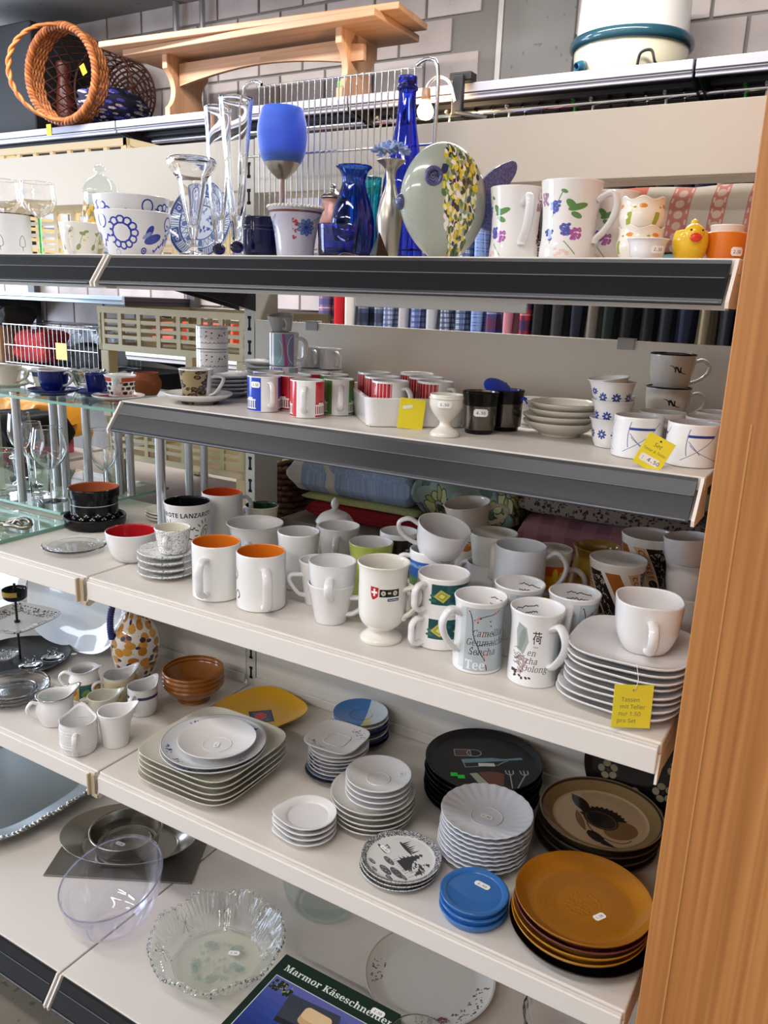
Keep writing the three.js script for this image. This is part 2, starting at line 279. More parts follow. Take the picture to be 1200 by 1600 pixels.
// ---------- the wooden cabinet on the right ----------
const texWood = (c0, c1, lines = 90, w = 512, h = 1024) => noiseTex(w, h, (u, v) => {
  const warp = fbm(u, v * 0.3, 4) * 0.05, g = vn(u + warp, v * 0.06, 64), g2 = vn(u * 2 + warp, v * 0.1 + 0.3, 64), big = fbm(u + warp * 2, v * 0.12, 6), f = Math.min(1, Math.max(0, 0.25 + (g - 0.5) * 0.5 + (g2 - 0.5) * 0.3 + (big - 0.5) * 0.8));
  return [0, 1, 2].map((k) => c0[k] + (c1[k] - c0[k]) * f);
}, true);
const woodMap = texWood([202, 138, 78], [146, 90, 42]);
const mWood = std(0xffffff, 0.5, 0, { map: woodMap });
{ const c = thing('wooden_cabinet', 'tall oak-veneered cabinet standing at the right end of the shelves', 'cabinet', [1.016, 0, 0.479]);
  const w2 = woodMap.clone(); w2.repeat.set(3.2, 0.55); const mw = std(0xffffff, 0.5, 0, { map: w2 });
  part(c, 'side_panel', boxUV(span(0, 0.46, 0.001, 2.15, -0.022, 0, 0.0015)), mw);
  part(c, 'carcass', boxUV(span(0.002, 0.458, 0.001, 2.149, -0.5, -0.0225)), mw);
  part(c, 'edge_strip', span(0.0285, 0.0305, 0.001, 1.35, -0.001, 0.0006), std(0xc48c50, 0.5));
}

// ---------- the gondola shelving ----------
for (const [x, lab] of [[0, 'cream slotted steel upright between the two shelf bays'], [1.0, 'cream slotted steel upright beside the wooden cabinet'], [-1.0, 'cream slotted steel upright at the far left bay end']]) {
  const t = thing('shelf_upright', lab, 'shelf post', [x, 0, 0], 0, 'gondola uprights');
  part(t, 'post', span(-0.012, 0.0145, 0.001, 1.757, -0.08, 0, 0.001), M.post);
  const slots = []; for (let y = 0.6; y < 1.74; y += 0.05) slots.push(y);
  for (const y of slots) { const s = part(t, 'slot', merge([bx(0.0055, 0.026, 0.0006, 0.0015, 0, 0.0001), bx(0.0095, 0.006, 0.0006, 0.0015, 0.012, 0.0001), bx(0.0095, 0.006, 0.0006, 0.0015, -0.012, 0.0001)]), M.slot); s.position.y = y; }
}
const boardY = { A: 1.5153, B: 1.2674, C: 0.9617, D: 0.5713, E: 0.2 };
function shelf(name, label, x0, x1, y, zf, kind) {
  const t = thing(name, label, 'shelf', [(x0 + x1) / 2, y, zf]), w = x1 - x0, hw = w / 2 - 0.002;
  if (kind === 'dark') {
    part(t, 'shelf_top', span(-hw, hw, -0.018, 0, -zf + 0.002, 0, 0.002), M.shelf);
    const lean = 0.034, s = new THREE.Shape([V2(0.0, -0.003), V2(0.0025, -0.002), V2(0.004, -0.006), V2(0.014, -0.022), V2(0.016, -0.0225), V2(lean - 0.002, -0.044), V2(lean, -0.049), V2(lean - 0.003, -0.051), V2(lean - 0.008, -0.048), V2(0.0, -0.012)]);
    const g = new THREE.ExtrudeGeometry(s, { depth: w - 0.022, bevelEnabled: false }); g.rotateY(-Math.PI / 2); g.scale(1, 1, 1);
    // shape x is forwards, shape y up; extruded along the shelf
    const P = g.attributes.position; for (let i = 0; i < P.count; i++) { P.setX(i, P.getX(i) + (w - 0.022) / 2); } g.computeVertexNormals();
    part(t, 'front_rail', g, M.railDark, 'dark grey slanted price rail');
    part(t, 'rail_line', merge([rod([-hw + 0.012, -0.0215, 0.0153], [hw - 0.012, -0.0215, 0.0153], 0.0008, 6), rod([-hw + 0.012, -0.048, lean - 0.0006], [hw - 0.012, -0.048, lean - 0.0006], 0.0016, 6)]), M.railLine);
    for (const s2 of [-1, 1]) part(t, 'end_cap', (() => { const e = new THREE.ExtrudeGeometry(new THREE.Shape([V2(-0.03, -0.001), V2(0.004, -0.001), V2(0.007, -0.006), V2(lean + 0.003, -0.047), V2(lean + 0.002, -0.054), V2(-0.03, -0.054)]), { depth: 0.004, bevelEnabled: false }); e.rotateY(-Math.PI / 2); e.translate(s2 * (hw - 0.003) + 0.002, 0, 0); return e; })(), M.shelfEdge);
    part(t, 'under_frame', span(-hw + 0.01, hw - 0.01, -0.056, -0.019, 0.0 - 0.03, -0.004), M.shelfEdge);
    for (const s2 of [-1, 1]) part(t, 'bracket', (() => { const e = new THREE.ExtrudeGeometry(new THREE.Shape([V2(-zf + 0.004, -0.018), V2(-0.04, -0.018), V2(-0.04, -0.03), V2(-zf + 0.004, -0.09)]), { depth: 0.003, bevelEnabled: false }); e.rotateY(-Math.PI / 2); e.translate(s2 * (hw - 0.02), 0, 0); return e; })(), M.shelfUnder);
  } else {
    part(t, 'shelf_top', span(-hw, hw, -0.016, 0, -zf + 0.002, 0, 0.003), M.shelf);
    part(t, 'front_lip', span(-hw + 0.003, hw - 0.003, -0.04, -0.006, -0.004, 0.0075, 0.002), M.shelfEdge);
    part(t, 'lip_bead', span(-hw + 0.003, hw - 0.003, -0.0062, -0.0028, -0.004, 0.0045, 0.0012), M.shelf);
    for (const s2 of [-1, 1]) part(t, 'bracket', (() => { const e = new THREE.ExtrudeGeometry(new THREE.Shape([V2(-zf + 0.004, -0.016), V2(0.001, -0.016), V2(0.008, -0.052), V2(0.002, -0.054), V2(-0.02, -0.045), V2(-zf + 0.004, -0.1)]), { depth: 0.003, bevelEnabled: false }); e.rotateY(-Math.PI / 2); e.translate(s2 * (hw - 0.0015) + 0.0015, 0, 0); return e; })(), M.shelfEdge);
  }
  return t;
}
shelf('metal_shelf', 'top shelf with a dark price rail holding blue glass and mugs', 0, 1, boardY.A, 0.366, 'dark');
shelf('metal_shelf', 'top shelf with a dark rail at the left, under the green-stemmed glass', -1, 0, boardY.A, 0.366, 'dark');
shelf('metal_shelf', 'second shelf with a grey price rail holding the small coloured mugs', 0, 0.994, boardY.B, 0.354, 'dark');
shelf('metal_shelf', 'cream shelf crowded with white mugs and printed tea cups', 0, 1, boardY.C, 0.446, 'light');
shelf('metal_shelf', 'cream shelf at the left carrying the glass stand and black pot', -1, 0, boardY.C, 0.446, 'light');
shelf('metal_shelf', 'cream shelf full of stacked plates and saucers', 0, 1, boardY.D, 0.447, 'light');
shelf('metal_shelf', 'cream shelf at the left with the little milk jugs', -1, 0, boardY.D, 0.447, 'light');
shelf('metal_shelf', 'lowest shelf holding the cut glass bowl and the boxed slicer', 0, 1, boardY.E, 0.56, 'dark');
shelf('metal_shelf', 'lowest shelf at the left under the silver tray', -1, 0, boardY.E, 0.56, 'dark');
for (const [y, z, lab] of [[boardY.C, 0.446, 'beige joint clip between the two mug shelf fronts'], [boardY.D, 0.447, 'beige joint clip between the two plate shelf fronts']])
  solo('joint_clip', merge([span(-0.012, -0.008, -0.046, -0.002, 0.008, 0.017, 0.001), span(-0.008, 0.002, -0.05, -0.004, 0.008, 0.011, 0.001), span(0.0, 0.009, -0.05, -0.043, 0.008, 0.012, 0.001)]), std(0xbfae90, 0.5), lab, 'clip', [-0.002, y, z]);
// base plinths
for (const [x0, x1, lab] of [[0, 1, 'dark plinth board under the lowest main shelf'], [-1, 0, 'dark plinth board under the lowest left shelf']]) solo('plinth', span(x0 + 0.01, x1 - 0.01, 0.001, 0.1, 0.05, 0.5), M.blackMetal, lab, 'plinth');
// back panels
function panel(label, x0, x1, y0, y1, mat, z = -0.02, name = 'back_panel', fl = 0.02) {
  const t = thing(name, label, 'panel', [(x0 + x1) / 2, y0, z], 0, 'gondola back panels'), w = (x1 - x0) / 2 - 0.001;
  part(t, 'sheet', span(-w, w, 0.001, y1 - y0, -0.012, 0, 0.0015), mat); part(t, 'flange', span(-w, w, 0, 0.008, -fl, -0.0121, 0.001), mat); return t;
}
panel('cream fascia panel above the top shelf, right bay', 0.0155, 0.985, 1.6555, 1.7594, M.panel, 0.0, 'back_panel', 0.085);
panel('cream fascia panel above the top shelf, left bay', -0.985, -0.0135, 1.6455, 1.7594, M.panel, 0.0, 'back_panel', 0.085);
panel('cream panel standing behind the small coloured mugs', 0.0155, 0.985, 1.249, 1.408, M.panel, 0.0);
panel('white panel behind the stacked plates', 0.0155, 0.985, 0.575, 0.94, M.panelWhite, -0.001);
panel('white panel behind the milk jugs and platter', -0.985, -0.0135, 0.575, 0.94, M.panelWhite, -0.001);
panel('white panel behind the cut glass bowl', 0.0155, 0.985, 0.205, 0.548, M.panelWhite, -0.001);
panel('white panel behind the silver tray', -0.985, -0.0135, 0.205, 0.548, M.panelWhite, -0.001);
for (const [x0, x1, lab] of [[0.016, 0.985, 'low cream strip along the back of the plate shelf'], [-0.985, -0.014, 'low cream strip along the back of the jug shelf']]) solo('skirting_strip', span(x0, x1, 0.5718, 0.592, 0.0002, 0.006, 0.0015), M.panelWhite, lab, 'strip');
for (const [x, lab] of [[0.163, 'grey plastic clip on the panel near the red shirt'], [0.79, 'grey plastic clip on the panel left of the stacked cups']]) solo('panel_clip', merge([span(-0.014, 0.014, -0.014, 0.004, 0.0002, 0.003, 0.0008), span(-0.014, 0.014, 0.001, 0.004, -0.014, 0.003, 0.0008)]), M.plasticGrey, lab, 'clip', [x, 1.4075, 0]);
solo('label_strip', span(-0.13, 0.13, -0.012, 0.012, -0.002, 0.002, 0.0015), std(0xcfccc6, 0.4), 'translucent white plastic strip tucked under the top shelf rail', 'strip', [0.62, 1.459, 0.352]);
// rear side of the gondola
for (const [x0, x1, y, lab] of [[0.02, 0.98, boardY.C, 'rear shelf carrying the folded towels and bed linen'], [-0.98, -0.02, 0.93, 'rear shelf carrying the cream crates'], [0.02, 0.98, 1.515, 'rear shelf carrying the pink striped cloths'], [-0.98, -0.02, 1.515, 'rear shelf carrying the upper cream crate']]) solo('rear_shelf', span(x0, x1, y - 0.02, y, -0.48, -0.083, 0.002), std(0x8d857d, 0.5), lab, 'shelf', [0, 0, 0], 0, 'rear gondola shelves');
// ---------- mug shelf (cream shelf C) ----------
const C = boardY.C;
const ink = (k, c, w) => { k.strokeStyle = c; k.lineWidth = w; k.lineCap = 'round'; k.lineJoin = 'round'; };
const line = (k, pts) => { k.beginPath(); k.moveTo(...pts[0]); for (const p of pts.slice(1)) k.lineTo(...p); k.stroke(); };
const curve = (k, pts) => { k.beginPath(); k.moveTo(...pts[0]); for (let i = 1; i + 1 < pts.length; i += 2) k.quadraticCurveTo(...pts[i], ...pts[i + 1]); k.stroke(); };
const dot = (k, x, y, a, b = a, r = 0) => { k.beginPath(); k.ellipse(x, y, a, b, r, 0, 7); k.fill(); };
const white = (k, w, h, c = '#efeeec') => { k.fillStyle = c; k.fillRect(0, 0, w, h); };
// d degrees to the right of the handle (facing it) as a column of the picture round the cup
const col = (w, d) => (0.25 + d / 360) * w;
// a picture that runs on round the cup: drawn three times, one turn apart
const wrapTex = (w, h, bg, draw) => canvasTex(w, h, (k) => { white(k, w, h, bg); const keep = seed; for (const n of [-1, 0, 1]) { seed = keep; k.save(); k.translate(n * w, 0); draw(k, w, h); k.restore(); } });
function scribble(k, x, y, w, h, n) { k.beginPath(); k.moveTo(x, y); for (let i = 1; i <= n; i++) k.quadraticCurveTo(x + (i - 0.5) / n * w, y + rr(-h, h), x + i / n * w, y + rr(-h * 0.3, h * 0.3)); k.stroke(); }

const swirlTex = wrapTex(512, 256, undefined, (k, w, h) => { ink(k, '#1c1c22', 5); const x = col(w, -88); curve(k, [[x, 70], [x + 26, 90], [x + 6, 122], [x - 18, 110], [x - 2, 96]]); curve(k, [[x - 6, 205], [x + 16, 150], [x + 26, 176], [x + 34, 196], [x + 18, 204]]); curve(k, [[x - 30, 120], [x - 60, 160], [x - 34, 210], [x - 20, 224], [x - 12, 205]]); });
cup('mug', 'white mug with orange inside, left one of the two at the front', 'mug', [0.2436, C, 0.3789], 0.041, 0.0952, { tex: swirlTex, lining: M.orange, a: 104, liningLabel: 'glossy orange inside', handle: { s: 0.024, y1: 0.78, y0: 0.16, th: 0.0045, w: 1.7 }, group: 'orange-lined mugs' });
cup('mug', 'white mug with orange inside, right one of the two at the front', 'mug', [0.3335, C, 0.3721], 0.0404, 0.0937, { tex: swirlTex, lining: M.orange, a: 72, liningLabel: 'glossy orange inside', handle: { s: 0.024, y1: 0.78, y0: 0.12, th: 0.0045, w: 1.7 }, group: 'orange-lined mugs' });
cup('cup', 'white cup with pointed handle, under another white cup behind the footed mug', 'cup', [0.4643, C, 0.3596], 0.0381, 0.0649, { prof: 'cone', a: 18, handle: { kind: 'L', s: 0.025, y1: 0.66, y0: 0.22, th: 0.0042, w: 1.6 } });
cup('cup', 'white cup standing inside the cup next to the footed mug', 'cup', [0.4665, C + 0.0395, 0.3606], 0.0378, 0.0605, { prof: 'round', a: 92, handle: { s: 0.022, y1: 0.68, y0: 0.16, th: 0.004, w: 1.7 }, rim: M.grey });
cup('cup', 'white cup whose angular handle points left towards an orange-lined mug', 'cup', [0.402, C, 0.309], 0.031, 0.076, { prof: 'cone', a: 158, handle: { kind: 'L', s: 0.022, y1: 0.68, y0: 0.2, th: 0.0038, w: 1.6 } });
cup('mug', 'plain tall white mug behind the right orange-lined mug', 'mug', [0.328, C, 0.262], 0.0374, 0.1014, { prof: 'steep', a: 250 });
{ const g = cup('cup', 'wide flared white breakfast cup with a small flower knob', 'cup', [0.1647, C, 0.182], 0.0555, 0.072, { prof: 'flare', handle: false, a: 95 }); part(g, 'flower_knob', (() => { const s = new THREE.SphereGeometry(0.0055, 12, 8); s.scale(1, 0.8, 1.3); s.translate(0.047, 0.042, 0.002); return s; })(), glaze(0xb9c4d6)); }
const lanzTex = wrapTex(640, 256, undefined, (k, w, h) => { k.fillStyle = '#17171b'; k.font = 'bold 32px sans-serif'; k.textAlign = 'center'; k.fillText('LANZAROTE', w * 0.646, 62); k.fillText('LANZAROTE', w * 0.354, 62);
  for (const x of [w * 0.66, w * 0.37]) { ink(k, '#1a1a1e', 5); k.beginPath(); k.ellipse(x + 30, 150, 22, 40, 0.3, 0, 7); k.stroke(); k.beginPath(); k.ellipse(x + 30, 150, 10, 20, 0.3, 0, 7); k.stroke(); for (let i = 0; i < 7; i++) { const a = 2.2 + i * 0.42; line(k, [[x + 30 + Math.cos(a) * 44, 150 + Math.sin(a) * 58], [x + 30 + Math.cos(a) * 58, 150 + Math.sin(a) * 74]]); } scribble(k, x - 80, 120, 50, 14, 5); scribble(k, x - 90, 175, 50, 14, 5); } });
cup('mug', 'white souvenir mug lettered in black, with black inside', 'mug', [0.0284, C, 0.2233], 0.0457, 0.1007, { prof: 'steep', tex: lanzTex, lining: M.black, turn: -2.74, handle: false });
cup('mug', 'tall white mug with orange-red inside by the metal rods', 'mug', [0.0346, C, 0.1289], 0.0416, 0.1031, { lining: M.orangeRed, a: 320 });
cup('mug', 'cream mug with dark green inside in front of the slotted upright', 'mug', [0.0645, C, 0.038], 0.0365, 0.0622, { mat: M.cream, lining: M.green, a: 200, prof: 'steep', handle: { s: 0.012 } });
cup('bowl', 'small white bowl with bright red inside', 'bowl', [-0.0103, C, 0.3315], 0.0484, 0.0586, { prof: 'bowl', lining: M.red, handle: false });
// black flower pot on its saucer
const potTex = canvasTex(640, 256, (k, w, h) => { k.fillStyle = '#0c0b0e'; k.fillRect(0, 0, w, h); ink(k, '#d9d6d0', 4); line(k, [[0, 118], [w, 118]]); for (let i = 0; i < 26; i++) { const x = i * w / 26 + 4, y = 186 + (i % 2) * 26; k.fillStyle = '#e6e2d4'; for (const [a, b] of [[0, -7], [-7, 3], [7, 3]]) dot(k, x + a, y + b, 4.4); k.fillStyle = ['#31405c', '#2d4a44'][i % 2]; for (let j = 0; j < 5; j++) dot(k, x + rr(-12, 12), y + rr(-22, 22), 4, 3); } });
cup('flower_pot', 'black glazed flower pot with a white line and dot flowers', 'flower pot', [-0.2575, C + 0.011, 0.2095], 0.053, 0.074, { prof: [[0.93, 0], [0.935, 0.05], [0.945, 0.7], [0.965, 0.72], [1, 0.75], [1, 1]], n: 30, tex: potTex, texMore: { clearcoat: 0.5, specularIntensity: 0.1 }, lining: std(0xa4522a, 0.7), t: 0.0045, handle: false, liningLabel: 'terracotta orange inside' });
solo('pot_saucer', lathe([[0, 0.002], [0.054, 0.002], [0.056, 0], [0.061, 0.001], [0.0638, 0.008], [0.0655, 0.022], [0.0645, 0.0245], [0.0622, 0.0245], [0.06, 0.014], [0.0575, 0.0095], [0, 0.009]], 0.02), M.black, 'black glazed saucer under the black flower pot', 'saucer', [-0.2529, C, 0.2133]);
{ const t = thing('glass_dish', 'flat clear glass dish in front of the black flower pot', 'glass dish', [-0.1411, C, 0.3569]); part(t, 'dish', lathe(smooth([[0, 0.003], [0.035, 0.003], [0.046, 0.005], [0.0605, 0.012], [0.0615, 0.0135], [0.0595, 0.0145], [0.045, 0.0085], [0.035, 0.0062], [0, 0.0062]], 44), 0.014), M.glass);
  for (const r of [0.03, 0.036, 0.05]) { const q = new THREE.TorusGeometry(r, 0.0008, 6, 64); q.rotateX(Math.PI / 2); q.translate(0, r > 0.04 ? 0.0108 : 0.0068, 0); part(t, 'moulded_ring', q, M.glass); } }
// speckled coffee cup on its saucers
const speckle = (k, w, h, n) => { white(k, w, h, '#efeeea'); k.fillStyle = '#2a2729'; for (let i = 0; i < n; i++) { const r = rr(0.8, 2.4); dot(k, rnd() * w, rnd() * h, r, r * rr(0.6, 1.2)); } };
const specCup = canvasTex(512, 192, (k, w, h) => speckle(k, w, h, 1700)), specPlate = canvasTex(384, 384, (k, w, h) => speckle(k, w, h, 2600));
stack('saucer', 'saucer', 4, 0.1047, C, 0.354, 0.0125, 0.0522, 0.0125, { rb: 0.6, well: 0.5 }, glaze(0xffffff, 0.15, { map: specPlate }), 'white saucer with black speckles', 'the pile under the speckled cup', 'speckled saucers', (i) => ({ dx: [0, -0.001, 0.001, -0.002][i] }));
cup('cup', 'small white coffee cup with black speckles', 'cup', [0.1147, C + 0.0455, 0.35], 0.0325, 0.0455, { prof: 'steep', tex: specCup, lining: M.cream, a: 92, handle: { s: 0.016, y1: 0.78, y0: 0.3, th: 0.003, w: 1.6 }, handleMat: glaze(0xffffff, 0.15, { map: specCup }) });
const blueRim = canvasTex(384, 384, (k, w, h) => { white(k, w, h, '#d5dae2'); ink(k, '#263f78', 5); for (const r of [176, 158]) { k.beginPath(); k.arc(w / 2, h / 2, r, 0, 7); k.stroke(); } ink(k, '#30508c', 9); k.setLineDash([22, 12]); k.beginPath(); k.arc(w / 2, h / 2, 167, 0, 7); k.stroke(); k.setLineDash([]); });
stack('plate', 'plate', 4, 0.0345, C, 0.0795, 0.0085, 0.0593, 0.014, { rb: 0.6 }, glaze(0xffffff, 0.12, { map: blueRim }), 'plate with a blue banded rim', 'a pile by the flared cup', 'blue-banded small plates');
// sugar bowl with lid
{ const t = thing('sugar_bowl', 'white lidded sugar bowl with a pointed knob', 'sugar bowl', [0.252, C, 0.0365]); part(t, 'body', lathe(smooth([[0, 0.003], [0.026, 0.003], [0.027, 0], [0.03, 0.001], [0.038, 0.02], [0.0395, 0.038], [0.037, 0.05], [0.035, 0.056], [0.033, 0.055], [0.034, 0.048], [0.02, 0.008], [0, 0.007]], 50), 0.06), M.white);
  part(t, 'lid', lathe(smooth([[0, 0.054], [0.033, 0.054], [0.0385, 0.0555], [0.039, 0.058], [0.036, 0.063], [0.027, 0.073], [0.012, 0.08], [0.006, 0.083], [0, 0.083]], 40), 0.09), M.white); part(t, 'knob', lathe(smooth([[0.004, 0.081], [0.006, 0.085], [0.0085, 0.093], [0.006, 0.101], [0.0025, 0.106], [0, 0.107]], 20), 0.1), M.white); }
cup('cup', 'straight white cup in front of the lidded sugar bowl', 'cup', [0.3035, C, 0.098], 0.0412, 0.0715, { prof: 'steep', a: 92, handle: { s: 0.024, y1: 0.8, y0: 0.1, th: 0.0035, w: 1.8 } });
cup('mug', 'pale green mug with white inside behind the footed mug', 'mug', [0.452, C, 0.222], 0.0385, 0.0956, { prof: 'steep', mat: M.lime, lining: M.white, a: 250 });
const logoTex = canvasTex(384, 192, (k, w, h) => { white(k, w, h); k.fillStyle = '#0d0c0e'; k.fillRect(0, 22, w, h); k.fillStyle = '#b9a878'; for (let i = 0; i < 12; i++) { const x = i * w / 12 + 10; k.fillRect(x, 60 + (i % 3) * 18, 12, 8); dot(k, x + 8, 110 + (i % 2) * 24, 5); } });
cup('mug', 'black patterned mug with a white rim behind the tilted cup', 'mug', [0.435, C, 0.094], 0.0361, 0.0827, { tex: logoTex, lining: M.white, a: 170, handle: { s: 0.024, th: 0.004 } });
// footed souvenir mug
const swissTex = wrapTex(640, 320, '#efece4', (k, w, h) => { for (const d of [-66, 150]) { const x = col(w, d), y = 96; k.fillStyle = '#c3202a'; k.beginPath(); k.moveTo(x - 46, y - 22); k.lineTo(x - 12, y - 18); k.lineTo(x - 14, y + 16); k.quadraticCurveTo(x - 28, y + 30, x - 36, y + 30); k.quadraticCurveTo(x - 48, y + 18, x - 46, y - 22); k.fill(); k.fillStyle = '#fff'; k.fillRect(x - 34, y - 14, 8, 30); k.fillRect(x - 43, y - 3, 26, 8);
  k.fillStyle = '#131216'; k.fillRect(x - 8, y - 12, 84, 30); k.fillStyle = '#dcd7c4'; for (const q of [8, 58]) { for (let i = 0; i < 7; i++) dot(k, x + q + Math.cos(i * 0.9) * 7, y + 3 + Math.sin(i * 0.9) * 7, 3.4); } k.fillStyle = '#b9a04a'; for (const q of [8, 58]) dot(k, x + q, y + 3, 3); k.fillStyle = '#c9c2ac'; k.fillRect(x + 26, y - 2, 14, 8); k.fillStyle = '#1b2f6e'; k.fillRect(x + 26, y + 24, 50, 11); ink(k, '#e8e8f2', 2.4); scribble(k, x + 30, y + 30, 42, 3, 10); } });
{ const R = 0.0395, H = 0.1231; const g = cup('footed_mug', 'tall cream footed mug with red shield and edelweiss band', 'mug', [0.5671, C, 0.3755], R, H, { prof: [[0.5, 0], [0.46, 0.03], [0.42, 0.13], [0.6, 0.18], [0.8, 0.25], [0.9, 0.36], [0.92, 0.55], [0.92, 0.78], [0.94, 0.92], [1, 1]], n: 40, floor: 0.022, tex: swissTex, lining: M.warmWhite, a: 27, handle: { kind: 'S', s: 0.024, y1: 0.72, y0: 0.33, th: 0.0042, w: 1.4 }, handleMat: M.warmWhite });
  part(g, 'foot', lathe(smooth([[0, 0.003], [0.028, 0.003], [0.0295, 0], [0.032, 0.001], [0.0315, 0.006], [0.026, 0.011], [0.0185, 0.018], [0.018, 0.0205]], 30), 0.02), M.warmWhite); }
// two stacked cups with a teal print
const tealTex = wrapTex(640, 192, undefined, (k, w, h) => { const a = col(w, 18), b = col(w, 130); k.fillStyle = '#0f4a4c'; k.fillRect(a, 26, b - a, 104); k.fillStyle = '#1c6a60'; for (let i = 0; i < 14; i++) dot(k, rr(a, b), rr(30, 126), rr(6, 16), rr(4, 10)); for (const x of [a + 42, a + 130]) { k.save(); k.translate(x, 84); k.rotate(0.62); k.fillStyle = '#c2b24e'; k.fillRect(-24, -24, 48, 48); k.fillStyle = '#8fa23f'; k.fillRect(-16, -16, 32, 32); k.fillStyle = '#e0cf68'; k.fillRect(-9, -9, 18, 18); k.restore(); }
  const c = col(w, -150), d = col(w, -20); for (let i = 0; i < 24; i++) { k.fillStyle = ['#6b5d93', '#3c3f78', '#b04a4c', '#8791b4'][i % 4]; k.save(); k.translate(c + (d - c) * i / 24, 78); k.transform(1, 0, -0.18, 1, 0, 0); k.fillRect(0, -52, 7, 104); k.restore(); } });
const teal = cup('cup', 'lower of two stacked cups printed with teal squares', 'cup', [0.6444, C, 0.3314], 0.0392, 0.0565, { prof: 'cyl', tex: tealTex, a: 140, handle: { s: 0.02, y1: 0.82, y0: 0.14, th: 0.004, w: 1.5 }, group: 'teal printed cups' });
dup(teal, 'upper of two stacked cups printed with teal squares', [0.6456, C + 0.0535, 0.3318], face(138));
// photo mug stack with the tilted cappuccino cup
const photoTex = wrapTex(512, 256, undefined, (k, w, h) => { const a = col(w, 60); k.fillStyle = '#2c62b4'; k.fillRect(a - 110, 54, 130, 150); k.fillStyle = '#7fa3d6'; for (let i = 0; i < 5; i++) dot(k, a - 100 + i * 26, 78 + (i % 2) * 10, 24, 7); k.fillStyle = '#b9a0a6'; k.fillRect(a + 10, 66, 110, 40); k.fillStyle = '#5a7a4c'; k.fillRect(a - 110, 150, 130, 54); });
cup('cup', 'lower white cup whose round handle shows behind the footed mug', 'cup', [0.5845, C, 0.2578], 0.0352, 0.048, { prof: 'steep', a: 172, handle: { kind: 'C', s: 0.022, y1: 0.86, y0: 0.12, th: 0.0036 } });
cup('mug', 'white picture mug with a blue sky print under the tilted cup', 'mug', [0.5873, C + 0.0482, 0.2578], 0.0362, 0.069, { tex: photoTex, lining: M.white, a: 175, handle: { s: 0.02 } });
const slogan = wrapTex(512, 192, '#f0efee', (k, w, h) => { ink(k, '#2e2e34', 3); for (const d of [130, -60]) { const x = col(w, d); scribble(k, x - 40, 150, 90, 9, 12); scribble(k, x - 34, 166, 80, 5, 10); } });
cup('cup', 'white cappuccino cup lying tilted on top of the picture mug', 'cup', [0.5945, C + 0.1035, 0.259], 0.0425, 0.059, { prof: 'capp', tex: slogan, lining: M.white, a: 186, handle: { kind: 'C', s: 0.028, y1: 0.92, y0: 0.3, th: 0.0034, w: 1.6 }, tilt: [-0.2, 0.2] });
// twig print mugs behind
const twigTex = wrapTex(512, 256, '#eceaea', (k, w, h) => { for (const d of [-150, -60, 40, 130]) { const x = col(w, d); ink(k, '#1b1a1e', 4); line(k, [[x, 110], [x + 3, 196]]); ink(k, '#26242a', 3); line(k, [[x - 12, 176], [x + 50, 190]]); k.fillStyle = '#1a191d'; dot(k, x + 52, 190, 12, 8); k.fillStyle = '#d98d2c'; for (let i = 0; i < 5; i++) dot(k, x + 14 + i * 7, 150 + rr(-8, 8), 4, 6); k.fillStyle = '#c9b23a'; dot(k, x + 20, 214, 26, 7, 0.2); } });
const twig = cup('mug', 'white mug with a twig print below the plain white cup', 'mug', [0.6472, C, 0.165], 0.0379, 0.0836, { tex: twigTex, lining: M.white, a: 230, group: 'twig print mugs' });
cup('cup', 'plain white mug whose flat handle faces out, on the twig mug', 'mug', [0.6518, C + 0.0625, 0.165], 0.0398, 0.0722, { prof: 'steep', mat: M.warmWhite, a: 94, handle: { s: 0.022, y1: 0.86, y0: 0.1, th: 0.0035, w: 2.1 } });
dup(twig, 'lowest twig print mug of the pile behind the tilted cup', [0.5652, C, 0.085], face(200));
cup('mug', 'middle mug with orange blossoms behind the tilted cup', 'mug', [0.564, C + 0.063, 0.085], 0.039, 0.0546, { tex: canvasTex(384, 160, (k, w, h) => { white(k, w, h, '#ebe6df'); for (let i = 0; i < 6; i++) { const x = i * 64 + 20; k.fillStyle = '#c8762c'; dot(k, x, 100, 16, 22); k.fillStyle = '#dd9a4c'; dot(k, x + 14, 84, 10); ink(k, '#2a2420', 3); line(k, [[x - 6, 20], [x, 70], [x + 20, 74]]); } }), lining: M.white, a: 200 });
cup('cup', 'beige-white cup leaning on top of the pile at the back', 'cup', [0.572, C + 0.1075, 0.085], 0.042, 0.05, { prof: 'steep', mat: glaze(0xcfc6ba), a: 12, handle: { kind: 'C', s: 0.03, y1: 0.8, y0: 0.2, th: 0.0035 }, tilt: [0.08, 0.14] });
// plain large mug raised on another
cup('cup', 'low white cup hidden under the large plain white mug', 'cup', [0.7184, C, 0.213], 0.036, 0.056, { prof: 'cyl', a: 200, handle: false });
cup('mug', 'large plain white mug with the big ear-shaped handle', 'mug', [0.7184, C + 0.0525, 0.215], 0.0401, 0.0851, { mat: M.cool, a: 14, handle: { kind: 'C', s: 0.03, y1: 0.86, y0: 0.12, th: 0.0042, w: 1.5 } });
